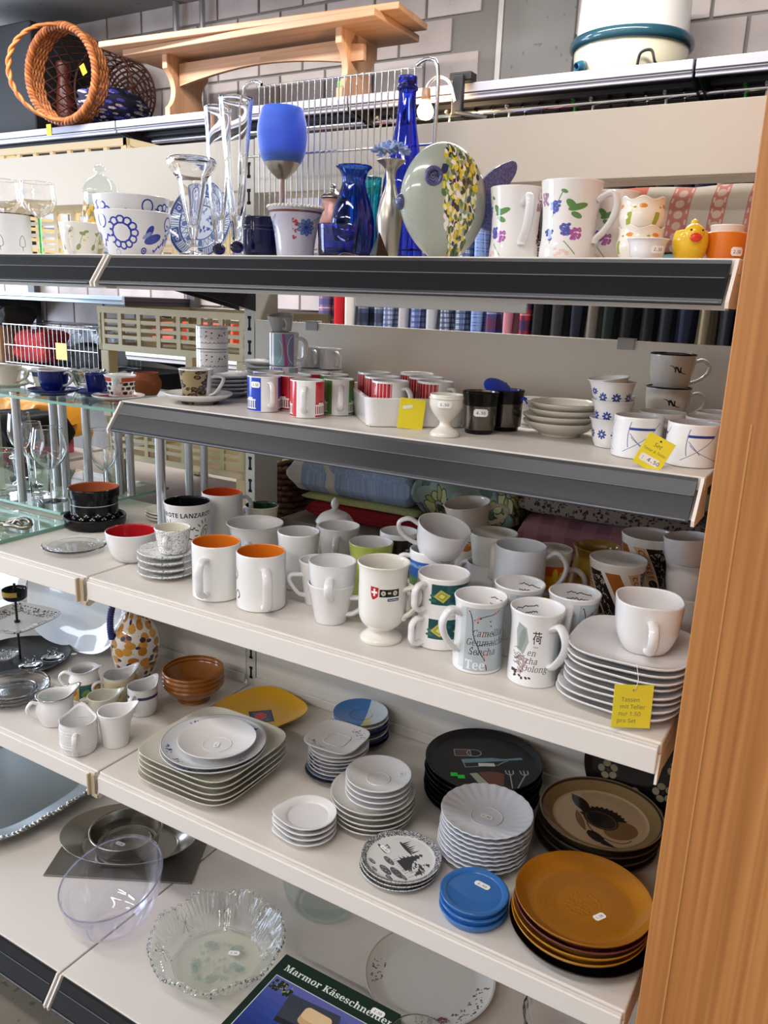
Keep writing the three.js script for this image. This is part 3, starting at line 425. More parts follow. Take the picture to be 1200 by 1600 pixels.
// four tea mugs
const teeTex = wrapTex(1024, 420, '#eeecea', (k, w, h) => { const x0 = col(w, 22), x1 = col(w, 150);
  k.fillStyle = '#b3bfc6'; k.fillRect(x0, 30, x1 - x0, h - 48); k.fillStyle = '#d3dadc'; k.fillRect(x0 - 42, 30, 42, h - 60);
  ink(k, '#2a211f', 6); curve(k, [[x0 + 24, 50], [x0 + 50, 90], [x0 + 52, 150], [x0 + 56, 210], [x0 + 92, 250], [x0 + 104, 290], [x0 + 136, 320], [x0 + 150, 350], [x0 + 160, 392]]); ink(k, '#2a211f', 4); curve(k, [[x0 + 60, 104], [x0 + 110, 76], [x0 + 170, 70], [x0 + 210, 60], [x0 + 226, 44]]); curve(k, [[x0 + 92, 250], [x0 + 150, 232], [x0 + 200, 236]]);
  for (let i = 0; i < 22; i++) { const [a, b] = [[x0 + 40, 60], [x0 + 70, 100], [x0 + 110, 190], [x0 + 140, 300], [x0 + 160, 340], [x0 + 200, 70]][i % 6]; k.fillStyle = i % 2 ? '#d99a90' : '#e6bdb4'; dot(k, a + rr(-22, 22), b + rr(-18, 18), rr(5, 10), rr(4, 8), rnd()); }
  k.fillStyle = '#23191a'; for (let i = 0; i < 9; i++) dot(k, x0 + rr(30, 210), rr(60, 330), 5, 4);
  ink(k, '#35353b', 4); k.font = 'italic 54px serif'; k.fillStyle = '#3a3a40'; k.fillText('Camellia', x0 + 46, 196); k.fillText('Genmaicha', x0 + 8, 250); k.fillText('Sencha', x0 + 30, 304); k.fillStyle = '#e9eef0'; k.font = 'bold 74px serif'; k.fillText('Tee', x0 + 14, h - 30);
  // white half with the leaf, character and flower
  const y0 = col(w, -102); k.fillStyle = '#a3aba6'; k.beginPath(); k.moveTo(y0 + 60, 60); k.lineTo(y0 + 118, 84); k.lineTo(y0 + 136, 160); k.lineTo(y0 + 108, 232); k.lineTo(y0 + 54, 214); k.lineTo(y0 + 40, 110); k.fill(); k.fillStyle = '#8d9690'; dot(k, y0 + 90, 150, 22, 60, 0.2);
  ink(k, '#6a5a58', 3); for (let i = 0; i < 16; i++) scribble(k, y0 + rr(20, 80), rr(190, 300), 60, 24, 4); k.fillStyle = '#3c2b2c'; for (let i = 0; i < 12; i++) dot(k, y0 + 30 + rr(0, 150), 350 + rr(-16, 22), rr(8, 20), rr(4, 9), rr(-0.6, 0.6)); k.fillStyle = '#b89c9c'; for (let i = 0; i < 10; i++) dot(k, y0 + 110 + rr(-30, 30), 300 + rr(-40, 40), 6, 22, rr(-0.7, 0.7));
  k.fillStyle = '#3a3a40'; k.font = 'italic 48px serif'; k.fillText('en', y0 + 130, 236); k.fillText('cha', y0 + 120, 282); k.fillText('Oolong', y0 + 104, 326);
  // the character for lotus, stroke by stroke
  ink(k, '#26262a', 5.5); const X = y0 + 162, Y = 96, S = (p) => line(k, p.map(([a, b]) => [X + a, Y + b])); S([[0, 8], [52, 8]]); S([[16, 0], [16, 18]]); S([[36, 0], [36, 18]]); S([[14, 22], [2, 44]]); S([[9, 34], [9, 70]]); S([[20, 26], [54, 26]]); S([[47, 26], [47, 66], [40, 62]]); S([[24, 36], [38, 36], [38, 52], [24, 52], [24, 36]]); k.font = '14px sans-serif'; k.fillStyle = '#4a4a50'; k.fillText('lotus', X + 6, Y + 92); });
const teeIn = canvasTex(512, 256, (k, w, h) => { white(k, w, h, '#f0efee'); ink(k, '#3a3a3e', 3); for (const x of [w * 0.72, w * 0.22]) { for (let i = 0; i < 3; i++) scribble(k, x - 40, 30 + i * 22, 96, 8, 9); } });
const tee = cup('tea_mug', 'front tea mug with grey cherry-blossom panel beside the teal cups', 'mug', [0.7247, C, 0.3747], 0.0375, 0.1046, { prof: 'tee', tex: teeTex, lining: glaze(0xffffff, 0.12, { map: teeIn }), a: 152, handle: { kind: 'C', s: 0.026, y1: 0.84, y0: 0.3, th: 0.0048, w: 1.5 }, group: 'tea mugs' });
dup(tee, 'front tea mug showing a grey leaf and a black character', [0.8058, C, 0.369], face(62));
dup(tee, 'tea mug behind, next to the square saucers', [0.8287, C, 0.2818], face(112));
dup(tee, 'tea mug behind, below the large plain white mug', [0.7495, C, 0.292], face(128));
// orange mug, yellow pot, coffee cups
const sunTex = canvasTex(512, 256, (k, w, h) => { white(k, w, h, '#efece8'); k.fillStyle = '#e8621c'; k.fillRect(0, 52, w, 44); k.fillStyle = '#f0b41e'; k.fillRect(0, 90, w, 120); for (let i = 0; i < 26; i++) { k.fillStyle = ['#d0451a', '#f2d23a', '#e07c16'][i % 3]; dot(k, rnd() * w, rr(70, 210), rr(8, 24), rr(8, 26)); } });
const sunIn = canvasTex(256, 128, (k, w, h) => { white(k, w, h, '#efece8'); for (let i = 0; i < 8; i++) { k.fillStyle = i % 2 ? '#d2441a' : '#b83414'; dot(k, i * 34 + 10, 44, 11, 24, 0.2); } });
cup('mug', 'white mug with an orange and yellow flower band', 'mug', [0.738, C, 0.124], 0.034, 0.114, { prof: 'steep', tex: sunTex, lining: glaze(0xffffff, 0.12, { map: sunIn }), a: 30, handle: { s: 0.028, y1: 0.72, y0: 0.2, th: 0.0044 } });
cup('jar', 'mustard yellow ceramic jar with a wide neck', 'jar', [0.793, C, 0.0515], 0.0405, 0.1099, { prof: [[0.7, 0], [0.86, 0.05], [1.0, 0.3], [1.02, 0.5], [0.92, 0.75], [0.88, 0.86], [1, 1]], mat: M.mustard, handle: false });
const cofTex = wrapTex(640, 300, '#e9e6de', (k, w, h) => { for (let i = 0; i < 3; i++) { const x = i * w / 3; k.save(); k.translate(x, 0); k.transform(1, 0, 0.52, 1, -60, 0); k.fillStyle = '#a8622c'; k.fillRect(0, 36, 54, h); k.fillStyle = '#d8b48c'; k.fillRect(84, 36, 46, h); k.fillStyle = '#1f1a18'; k.fillRect(134, 36, 62, h); ink(k, '#d8d2c6', 3); for (let j = 0; j < 60; j++) { const a = rr(138, 192), b = rr(40, h); line(k, [[a, b], [a + rr(-10, 10), b + rr(-14, 14)]]); } k.save(); k.translate(97, 44); k.rotate(Math.PI / 2); k.fillStyle = '#9a5c2a'; k.font = 'bold 34px sans-serif'; k.fillText('COFFEE', 0, 0); k.restore(); k.fillStyle = '#1a1614'; dot(k, 106, 190, 20, 22); ink(k, '#8a7a68', 3); curve(k, [[96, 178], [112, 190], [104, 206]]); k.restore(); } });
const cof = cup('coffee_cup', 'large conical cup with diagonal coffee bands behind the square saucers', 'cup', [0.8485, C, 0.132], 0.0445, 0.1203, { prof: 'cone', tex: cofTex, lining: M.white, turn: 2.3, handle: false, group: 'coffee band cups' });
dup(cof, 'conical cup with diagonal coffee bands at the very back', [0.8735, C + 0.0235, 0.045], 3.4);
// white cups piled by the cabinet
const pw = cup('cup', 'lowest of the white cups piled beside the wooden cabinet', 'cup', [0.947, C, 0.083], 0.0345, 0.0675, { prof: 'round', a: 38, handle: { s: 0.022, y1: 0.78, y0: 0.2, th: 0.0036 }, group: 'white cups by the cabinet' });
dup(pw, 'middle white cup of the pile beside the wooden cabinet', [0.946, C + 0.0535, 0.084], face(28));
{ const t = dup(pw, 'top white cup of the pile beside the wooden cabinet, tipped over', [0.9445, C + 0.094, 0.0835], face(25)); t.rotation.z = 0.12; }
// square saucers and the cup on them
stack('saucer', 'saucer', 8, 0.9317, C, 0.3528, 0.0093, 0.0765, 0.0165, { rb: 0.5, well: 0.5, sq: 3.4, e: 1.9 }, M.white, 'square white saucer', 'the pile under the square white cup', 'square white saucers', (i) => ({ turn: [0.02, 0.05, -0.06, 0.03, -0.04, 0.06, -0.02, -0.09][i], dx: [0, -0.001, 0.002, -0.003, 0, -0.003, -0.005, -0.005][i], dz: [0, 0.001, 0, 0, 0.002, 0, 0.001, 0.002][i], R: i > 5 ? 0.079 : 0.0765 }));
cup('cup', 'square-bottomed white cup on the pile of square saucers', 'cup', [0.944, C + 0.0715, 0.347], 0.0421, 0.0695, { prof: 'round', a: 100, sq: 2.6, handle: { s: 0.022, y1: 0.72, y0: 0.16, th: 0.0036, w: 1.8 } });
{ const [w, h] = [0.047, 0.055]; const tex = canvasTex(256, 300, (k, W, H) => { k.fillStyle = '#f0dc34'; k.fillRect(0, 0, W, H); k.fillStyle = '#4a4630'; dot(k, W * 0.5, 34, 8); ink(k, '#6a6444', 4); k.font = '40px sans-serif'; k.fillStyle = '#6d6640'; ['Tassen', 'mit Teller', 'nur 1.50', 'pro Set'].forEach((s, i) => k.fillText(s, 50 - i * 6, 116 + i * 50)); });
  const t = thing('price_card', 'yellow handwritten card hanging on the square saucer pile', 'price card', [0.9575, C + 0.0335, 0.4415], 0.52); t.rotation.x = -0.06; part(t, 'card', span(-w / 2, w / 2, -h / 2, h / 2, -0.0008, 0, 0.0002), M.tag); const f = part(t, 'writing', new THREE.PlaneGeometry(w * 0.98, h * 0.98), std(0xffffff, 0.65, 0, { map: tex })); f.position.z = 0.0002; part(t, 'string', tube([[0, h * 0.36, 0.0004], [0.003, h * 0.6, 0.002], [0.002, 0.052, -0.006]], 0.0004, 10, 5), M.paper); }
// small things at the foot of the glass stand
stack('saucer', 'saucer', 3, -0.165, C, 0.083, 0.007, 0.05, 0.012, { rb: 0.6 }, M.cream, 'plain cream saucer', 'the pile behind the black flower pot', 'cream saucers');
{ const t = thing('ashtray', 'dark glass bowl half hidden behind the lettered mug', 'bowl', [-0.088, C, 0.112]); part(t, 'body', lathe(smooth([[0, 0.003], [0.03, 0.003], [0.032, 0], [0.036, 0.002], [0.046, 0.016], [0.05, 0.03], [0.047, 0.031], [0.043, 0.018], [0.03, 0.008], [0, 0.008]], 40), 0.03), glassOf([0.12, 0.1, 0.1], 0.004)); }
// ---------- second shelf: small coloured mugs, tray, egg cup, cups ----------
const B = boardY.B;
function cityTex(c) { return wrapTex(640, 320, '#ecebea', (k, w, h) => { const x0 = col(w, 36), x1 = col(w, -30) + w; k.fillStyle = c; k.fillRect(x0, 10, x1 - x0, h - 22);
  for (const d of [62, 200, -74]) { const x = col(w, d); // gate with columns, tower and church in white with black lines
    k.fillStyle = '#f2f1ee'; k.fillRect(x - 46, h - 40, 92, 10); k.fillRect(x - 44, h - 118, 88, 14); for (let i = 0; i < 6; i++) k.fillRect(x - 40 + i * 14.6, h - 106, 7, 68); k.fillRect(x - 22, h - 132, 44, 12); ink(k, '#15151a', 3); for (let i = 0; i < 6; i++) line(k, [[x - 31 + i * 14.6, h - 104], [x - 31 + i * 14.6, h - 42]]); k.fillStyle = '#15151a'; dot(k, x, h - 142, 9, 10); k.fillRect(x - 44, h - 28, 88, 5); }
  for (const d of [118, -140]) { const x = col(w, d); k.fillStyle = '#f2f1ee'; k.fillRect(x - 34, h - 92, 26, 62); k.fillRect(x + 2, h - 112, 12, 82); dot(k, x + 30, h - 78, 16, 18); k.fillRect(x + 16, h - 72, 28, 42); ink(k, '#15151a', 3); for (let i = 0; i < 4; i++) { line(k, [[x - 34, h - 88 + i * 15], [x - 8, h - 88 + i * 15]]); line(k, [[x + 18, h - 66 + i * 10], [x + 42, h - 66 + i * 10]]); } line(k, [[x + 8, h - 112], [x + 8, h - 136]]); } }); }
const cityBlue = cityTex('#1540c4'), cityRed = cityTex('#c8202a'), cityGreen = cityTex('#4f8a3c');
const cityOpts = (tex, a) => ({ tex, lining: M.white, a, handle: { s: 0.0155, y1: 0.82, y0: 0.2, th: 0.003, w: 1.7 }, group: 'small city mugs', t: 0.0024 });
const cb = cup('espresso_mug', 'small royal blue city mug nearest the left end of the shelf', 'mug', [0.2612, B, 0.2744], 0.0283, 0.0594, cityOpts(cityBlue, 62));
stickRound(cb, '2.50', 0.0286, -55 + 5, 0.046, 0.017, 0.01);
const cr = cup('espresso_mug', 'front small red city mug beside the green one', 'mug', [0.3556, B, 0.2807], 0.0282, 0.0606, cityOpts(cityRed, 92));
dup(cr, 'small red city mug partly hidden behind the front red one', [0.2915, B, 0.228], face(55));
const cg = cup('espresso_mug', 'front small green city mug left of the white tray', 'mug', [0.3762, B, 0.219], 0.026, 0.06, cityOpts(cityGreen, 82));
dup(cg, 'hindmost small city mug showing just its white rim, left of the tray', [0.3255, B, 0.158], face(300));
dup(cr, 'small red city mug showing its rim behind the front red mug', [0.284, B, 0.163], face(300));
dup(cb, 'second small blue city mug behind the front blue one', [0.213, B, 0.201], face(60));
// stacks of colourful mugs at the back left
const arcTex = wrapTex(512, 256, '#e6e6ea', (k, w, h) => { for (const d of [-170, -60, 60]) { const x = col(w, d); k.fillStyle = '#8fb4c0'; k.fillRect(x - 60, 8, 60, h - 12); k.fillStyle = '#7f86b4'; k.fillRect(x, 8, 60, h - 12); k.fillStyle = '#b03a86'; k.save(); k.translate(x - 12, 8); k.transform(1, 0, 0.08, 1, 0, 0); k.fillRect(0, 0, 16, h - 12); k.restore(); ink(k, '#dfe8ea', 4); k.beginPath(); k.ellipse(x + 60, 128, 40, 110, 0, 1.9, 4.4); k.stroke(); k.beginPath(); k.ellipse(x - 40, 140, 30, 90, 0, -1.2, 1.3); k.stroke(); } });
const arc = cup('mug', 'lower of two mugs with blue and magenta arcs, stacked by the upright', 'mug', [0.178, B, 0.112], 0.0275, 0.062, { tex: arcTex, lining: M.grey, a: 320, handle: { s: 0.02, th: 0.0035, w: 1.6 }, group: 'arc pattern mugs' });
dup(arc, 'upper of two mugs with blue and magenta arcs, stacked by the upright', [0.1785, B + 0.0625, 0.1125], face(22));
cup('mug', 'grey cup tipped over on top of the arc pattern mugs', 'mug', [0.172, B + 0.127, 0.112], 0.0255, 0.03, { prof: 'steep', mat: glaze(0xa9a9a6), a: 60, handle: { s: 0.012 }, tilt: [0.12, -0.1] });
const sqc = cup('cup', 'small grey-white cup, left one of the pair at the cream panel', 'cup', [0.2015, B + 0.0585, 0.0555], 0.0195, 0.039, { sq: 3, mat: M.grey, a: 70, handle: { s: 0.012, th: 0.0026 }, t: 0.002, group: 'small cups by the panel' });
dup(sqc, 'small grey-white cup, right one of the pair at the cream panel', [0.247, B + 0.0585, 0.0555], face(60));
{ const t = cup('cup', 'lower small cup under the left one at the cream panel', 'cup', [0.2015, B, 0.0555], 0.0215, 0.0565, { sq: 3, mat: M.grey, handle: false, t: 0.002 }); dup(t, 'lower small cup under the right one at the cream panel', [0.247, B, 0.0555]); }
// leopard cup, saucer, plates and flower cups
const leopard = (k, w, h, bg) => { white(k, w, h, bg); for (let i = 0; i < 90; i++) { const x = rnd() * w, y = rnd() * h, r = rr(11, 20); k.fillStyle = '#1e1710'; k.beginPath(); k.ellipse(x, y, r, r * rr(0.8, 1.5), rnd() * 3, 0, 7); k.fill(); k.fillStyle = '#6b5233'; k.beginPath(); k.ellipse(x + rr(-3, 3), y, r * 0.5, r * 0.6, rnd(), 0, 7); k.fill(); } };
const leoTex = canvasTex(512, 256, (k, w, h) => { leopard(k, w, h, '#9a8762'); k.fillStyle = '#ecebe8'; k.fillRect(col(w, -26), 0, col(w, 26) - col(w, -26), h); k.fillRect(0, 0, w, 9); });
const leoPlate = canvasTex(256, 256, (k, w, h) => { white(k, w, h, '#e8e6e2'); k.save(); k.beginPath(); k.arc(w / 2, h / 2, 92, 0, 7); k.clip(); leopard(k, w, h, '#8c8474'); k.restore(); });
const leoS = solo('saucer', plateGeo(0.0598, 0.0185, { rb: 0.6, well: 0.52 }), glaze(0xffffff, 0.12, { map: leoPlate }), 'white saucer with leopard-spotted centre under the leopard cup', 'saucer', [0.1159, B, 0.2775]);
cup('cup', 'leopard-print cup with a white handle', 'cup', [0.105, B + 0.0072, 0.272], 0.031, 0.0525, { prof: 'steep', tex: leoTex, lining: M.white, a: 8, handle: { kind: 'L', s: 0.022, y1: 0.74, y0: 0.1, th: 0.0032, w: 1.5 } });
stack('saucer', 'saucer', 5, 0.0685, B, 0.157, 0.0075, 0.0655, 0.013, { rb: 0.6 }, M.grey, 'grey-white saucer', 'the pile behind the leopard cup', 'grey saucers behind the leopard cup');
const berryTex = canvasTex(512, 200, (k, w, h) => { white(k, w, h, '#e9e7e6'); ink(k, '#6e5a5e', 4); for (let i = 0; i < 24; i++) { k.beginPath(); k.arc(i * w / 24 + 10, 138, 11, 0, Math.PI); k.stroke(); } for (let i = 0; i < 46; i++) { k.fillStyle = i % 3 ? '#3d2c32' : '#a2474e'; dot(k, rnd() * w, rr(50, 110), rr(3, 7), rr(3, 5), rnd() * 3); } k.fillStyle = '#7a6a6c'; for (let i = 0; i < 60; i++) k.fillRect(i * w / 60, 14, 4, 14); });
const berry = cup('cup', 'lower of two straight cups with a small leaf border', 'cup', [0.0476, B + 0.0445, 0.166], 0.03, 0.043, { tex: berryTex, lining: M.white, a: 250, handle: { s: 0.014 }, t: 0.0024, group: 'leaf border cups' });
dup(berry, 'upper of two straight cups with a small leaf border', [0.048, B + 0.088, 0.1665]);
stack('saucer', 'saucer', 7, 0.1095, B, 0.0775, 0.0088, 0.0446, 0.0135, { rb: 0.55, e: 1.3 }, M.grey, 'grey-white small saucer', 'the tall pile by the upright', 'small saucers by the upright', (i) => ({ dx: [0, -0.002, 0.003, -0.001, 0.002, 0, 0.004][i] }));
// the white tray with red striped cups
const stripeTex = wrapTex(512, 256, '#ece9e8', (k, w, h) => { const a = col(w, 40), b = col(w, 175); for (const [p, q] of [[a, b], [col(w, -170) - 4, col(w, -40)]]) { k.fillStyle = '#b0131c'; k.fillRect(p, 14, q - p, h - 28); ink(k, '#e9d8d6', 3); for (let x = p + 14; x < q; x += 17) line(k, [[x, 14], [x, h - 14]]); ink(k, '#2a1012', 3); for (let i = 0; i < 5; i++) line(k, [[p + 60 + i * 10, h - 20], [p + 66 + i * 10, h - 60]]); } });
{ const T = [0.473, 0.169], ph = 41 * RAD, w = 0.165, d = 0.245, h = 0.046; const tr = thing('serving_tray', 'deep white ceramic tray holding the red-striped cups', 'tray', [T[0], B, T[1]], ph);
  const o = new THREE.Shape(), rrct = (s, a, b, r) => { s.moveTo(-a + r, -b); s.lineTo(a - r, -b); s.quadraticCurveTo(a, -b, a, -b + r); s.lineTo(a, b - r); s.quadraticCurveTo(a, b, a - r, b); s.lineTo(-a + r, b); s.quadraticCurveTo(-a, b, -a, b - r); s.lineTo(-a, -b + r); s.quadraticCurveTo(-a, -b, -a + r, -b); };
  rrct(o, w / 2, d / 2, 0.02); const hole = new THREE.Path(); rrct(hole, w / 2 - 0.005, d / 2 - 0.005, 0.016); o.holes.push(hole); const g = new THREE.ExtrudeGeometry(o, { depth: h - 0.0045, bevelEnabled: true, bevelSize: 0.0016, bevelThickness: 0.0016, bevelSegments: 2, curveSegments: 8 }); g.rotateX(-Math.PI / 2); g.translate(0, 0.0025, 0);
  const P = g.attributes.position; for (let i = 0; i < P.count; i++) { const f = 0.94 + 0.06 * Math.min(1, P.getY(i) / h); P.setX(i, P.getX(i) * f); P.setZ(i, P.getZ(i) * f); } g.computeVertexNormals(); part(tr, 'wall', g, M.white); part(tr, 'bottom', bx(w * 0.93, 0.005, d * 0.93, 0, 0.003, 0, 0.002), M.white);
  const at = (u, v) => [T[0] + u * Math.cos(ph) + v * Math.sin(ph), B + 0.006, T[1] - u * Math.sin(ph) + v * Math.cos(ph)];
  const c0 = cup('espresso_mug', 'red-striped mug in the tray, front left', 'mug', at(-0.038, 0.078), 0.0295, 0.0625, { tex: stripeTex, lining: M.white, a: 45, t: 0.0024, handle: { s: 0.015, y1: 0.82, y0: 0.2, th: 0.003, w: 1.7 }, group: 'red-striped mugs in the tray' });
  dup(c0, 'red-striped mug in the tray, front right, above the yellow card', at(0.036, 0.074), face(45)); dup(c0, 'red-striped mug in the tray, middle left', at(-0.038, 0.006), face(45)); dup(c0, 'red-striped mug in the tray, middle right', at(0.037, 0.004), face(45)); dup(c0, 'red-striped mug in the tray, back left corner', at(-0.038, -0.068), face(45)); dup(c0, 'red-striped mug in the tray, back right corner', at(0.037, -0.068), face(45));
  const cd = thing('price_card', 'blank yellow card leaning on the front of the white tray', 'price card', [0.5475, B + 0.0005, 0.279], ph); cd.rotation.x = -0.06; cd.rotation.z = -0.1; part(cd, 'card', span(-0.02, 0.02, 0, 0.046, -0.0009, 0, 0.0002), M.tag); const tp = part(cd, 'tape', span(-0.008, 0.007, 0.031, 0.036, 0.0001, 0.0006, 0.0001), M.paper); tp.rotation.z = 0.2; }
// egg cup and dark tumblers
{ const t = thing('egg_cup', 'white footed egg cup with a price sticker', 'egg cup', [0.617, B, 0.2985]); part(t, 'body', lathe(smooth([[0, 0.004], [0.018, 0.003], [0.0205, 0], [0.0222, 0.002], [0.02, 0.007], [0.0115, 0.013], [0.0085, 0.018], [0.0095, 0.0225], [0.017, 0.031], [0.0235, 0.043], [0.0245, 0.053], [0.0243, 0.06]], 50).concat([V2(0.0238, 0.0615), V2(0.0228, 0.061)], smooth([[0.0222, 0.058], [0.0215, 0.044], [0.012, 0.029], [0, 0.027]], 18)), 0.06), M.warmWhite);
  const rg = new THREE.TorusGeometry(0.0243, 0.0012, 6, 48); rg.rotateX(Math.PI / 2); rg.translate(0, 0.056, 0); part(t, 'rim_band', rg, M.warmWhite); stickRound(t, '2.50', 0.0248, -70, 0.0485, 0.021, 0.01); }
const tumbler = cup('tumbler', 'black tapered tumbler with a price sticker beside the egg cup', 'tumbler', [0.6428, B, 0.2355], 0.0277, 0.0631, { prof: [[0.73, 0], [0.75, 0.02], [0.98, 0.94], [0.99, 0.96], [1, 1]], n: 0, mat: M.black, lining: M.darkSteel, handle: false, t: 0.0016, turn: 0, group: 'black tumblers' });
{ const d = dup(tumbler, 'black tapered tumbler behind, holding the blue spoons', [0.661, B, 0.178]); }
stickRound(tumbler, '4.50', 0.0258, -62, 0.0335, 0.022, 0.011, -0.1);
for (const [p, rot, lab, sc] of [[[0.651, B + 0.063, 0.184], [0.9, 0.5, -0.5], 'large blue plastic spoon on the black tumblers', 1.3], [[0.632, B + 0.064, 0.166], [0.5, 0.2, 0.4], 'small blue plastic spoon at the left of the tumblers', 0.6], [[0.679, B + 0.0585, 0.181], [0.4, -0.5, -0.6], 'small blue plastic spoon at the right of the tumblers', 0.6]]) {
  const s = thing('spoon', lab, 'spoon', p, 0, 'blue plastic spoons'); const b = new THREE.SphereGeometry(0.0215 * sc, 24, 12, 0, Math.PI * 2, 0, Math.PI * 0.42); b.scale(1.05, 0.3, 0.72); b.translate(0, -0.004, 0); const sb = part(s, 'bowl', b, glaze(0x1840c8, 0.2)); part(s, 'stem', tube([[0.0195 * sc, 0.0, 0], [0.03 * sc, 0.001, 0], [0.04 * sc, -0.002, 0]], 0.0022 * sc, 8, 6), glaze(0x1840c8, 0.2)); s.rotation.set(...rot); }
cup('cup', 'little white bowl-shaped cup behind the black tumblers', 'cup', [0.6745, B, 0.083], 0.0284, 0.0434, { prof: 'steep', handle: false });
stack('plate', 'plate', 4, 0.7466, B, 0.1655, 0.0095, 0.0544, 0.023, { rb: 0.55, well: 0.5, e: 1.5 }, glaze(0xded8c8), 'cream saucer bowl', 'the pile right of the tumblers', 'cream saucer bowls', (i) => ({ R: [0.052, 0.0535, 0.056, 0.0565][i], dx: [0.004, 0.003, -0.002, 0][i] }));
// blue flower cups
const flwTex = canvasTex(512, 200, (k, w, h) => { white(k, w, h, '#e9e6e2'); for (let i = 0; i < 8; i++) { const x = (i + 0.5) * w / 8; k.fillStyle = '#27408e'; for (let j = 0; j < 8; j++) { k.save(); k.translate(x, 104); k.scale(1, 1.45); k.rotate(j * Math.PI / 4); k.beginPath(); k.ellipse(14, 0, 9, 4.6, 0, 0, 7); k.fill(); k.restore(); } k.fillStyle = '#d8c878'; dot(k, x, 104, 4); } });
const fl0 = cup('cup', 'lowest blue-flower cup of the front pile beside the blue-line mugs', 'cup', [0.8368, B, 0.2198], 0.0303, 0.0415, { prof: 'flare', tex: flwTex, lining: M.white, turn: 0.2, handle: false, t: 0.0022, group: 'blue-flower cups' });
dup(fl0, 'second blue-flower cup from below in the front pile', [0.8378, B + 0.0255, 0.2198], 0.35); dup(fl0, 'third blue-flower cup from below in the front pile', [0.8364, B + 0.051, 0.2198], 0.05);
{ const t = dup(fl0, 'plain-sided cup tilted on top of the front blue-flower pile', [0.8308, B + 0.066, 0.2185], 0.5); t.rotation.z = 0.12; t.scale.set(0.96, 0.75, 0.96); }
dup(fl0, 'lower blue-flower cup of the pile behind', [0.822, B, 0.1555], 0.3); dup(fl0, 'upper blue-flower cup of the pile behind', [0.8215, B + 0.0255, 0.1555], 0.6);
// two cream cups with a swash emblem on dark-edged saucers
const emblem = wrapTex(512, 256, '#d2cdc2', (k, w, h) => { for (const d of [95, -88]) { const x = col(w, d), y = 102; k.fillStyle = '#16151a'; k.beginPath(); k.moveTo(x - 10, y - 22); k.lineTo(x - 1, y - 22); k.lineTo(x + 9, y + 8); k.lineTo(x + 9, y - 18); k.lineTo(x + 14, y - 18); k.lineTo(x + 14, y + 20); k.lineTo(x + 6, y + 20); k.lineTo(x - 5, y - 10); k.lineTo(x - 5, y + 16); k.lineTo(x - 10, y + 16); k.fill(); ink(k, '#16151a', 4); curve(k, [[x - 28, y - 26], [x - 14, y - 26], [x - 10, y - 4]]); curve(k, [[x + 12, y + 8], [x + 18, y + 26], [x + 34, y + 26]]); } });
const sau = canvasTex(256, 256, (k, w, h) => { white(k, w, h, '#b9b5ae'); ink(k, '#2a2c34', 6); k.beginPath(); k.arc(w / 2, h / 2, 122, 0, 7); k.stroke(); });
stack('saucer', 'saucer', 3, 0.884, B, 0.083, 0.0085, 0.0625, 0.014, { rb: 0.6 }, glaze(0xffffff, 0.12, { map: sau }), 'grey saucer with dark edge', 'the pile under the emblem cups', 'dark-edged saucers');
const nc = cup('cup', 'lower of two stacked cream cups with a black swash emblem', 'cup', [0.8825, B + 0.0245, 0.083], 0.0333, 0.055, { prof: 'round', tex: emblem, lining: M.grey, a: 10, handle: { kind: 'C', s: 0.021, y1: 0.82, y0: 0.24, th: 0.0028, w: 1.6 }, rim: M.black, group: 'emblem cups' });
dup(nc, 'upper of two stacked cream cups with a black swash emblem', [0.8832, B + 0.0735, 0.0828], face(6));
// mugs with a blue band and crossing lines
const lineTex = wrapTex(640, 280, '#e9e8e6', (k, w, h) => { k.fillStyle = '#20338c'; for (const d of [45, 165, -75]) { const x = col(w, d); k.fillStyle = '#20338c'; k.fillRect(x - 72, 66, 110, 17); ink(k, '#5a6c9c', 3.2); curve(k, [[x + 60, 30], [x + 20, 130], [x - 90, 232]]); curve(k, [[x - 60, 130], [x - 40, 180], [x + 64, 236]]); curve(k, [[x - 64, 30], [x - 80, 120], [x - 70, 200]]); line(k, [[x - 66, 108], [x - 20, 190]]); } });
const lm0 = cup('cup', 'white blue-band mug at the shelf edge, left one, with the yellow card', 'mug', [0.886, B, 0.266], 0.0322, 0.0542, { tex: lineTex, lining: M.grey, a: 12, t: 0.0026, handle: { s: 0.02, y1: 0.78, y0: 0.2, th: 0.0036, w: 1.6 }, group: 'blue-band mugs' });
dup(lm0, 'white blue-band mug at the shelf edge, right one, beside the cabinet', [0.9583, B, 0.2787], face(6)); dup(lm0, 'white blue-band mug behind the left front one', [0.901, B, 0.196], face(300)); dup(lm0, 'white blue-band mug behind the right front one', [0.966, B, 0.207], face(300)); dup(lm0, 'hindmost white blue-band mug by the cabinet', [0.966, B, 0.136], face(280));
{ const tex = canvasTex(256, 330, (k, W, H) => { k.fillStyle = '#f0dc2c'; k.fillRect(0, 0, W, H); k.fillStyle = '#3f3a20'; dot(k, W * 0.5, 36, 10); k.fillStyle = '#5a5420'; k.font = 'italic 56px sans-serif'; k.fillText('Set', 84, 106); k.font = 'italic 36px sans-serif'; k.fillText('Tasse & Teller', 14, 164); k.fillStyle = '#f4f3ee'; k.beginPath(); k.roundRect(30, 206, 186, 74, 20); k.fill(); k.fillStyle = '#34363c'; k.font = 'bold 50px monospace'; k.fillText(': 4.50', 44, 260); });
  const t = thing('price_card', 'yellow card reading Set Tasse & Teller in front of the blue-band mugs', 'price card', [0.926, B + 0.019, 0.3425], 0.3); t.rotation.x = -0.12; t.rotation.z = -0.44; part(t, 'card', span(-0.0175, 0.0175, -0.021, 0.021, -0.0008, 0, 0.0002), M.tag); const f = part(t, 'writing', new THREE.PlaneGeometry(0.0345, 0.0415), std(0xffffff, 0.65, 0, { map: tex })); f.position.z = 0.0003; }

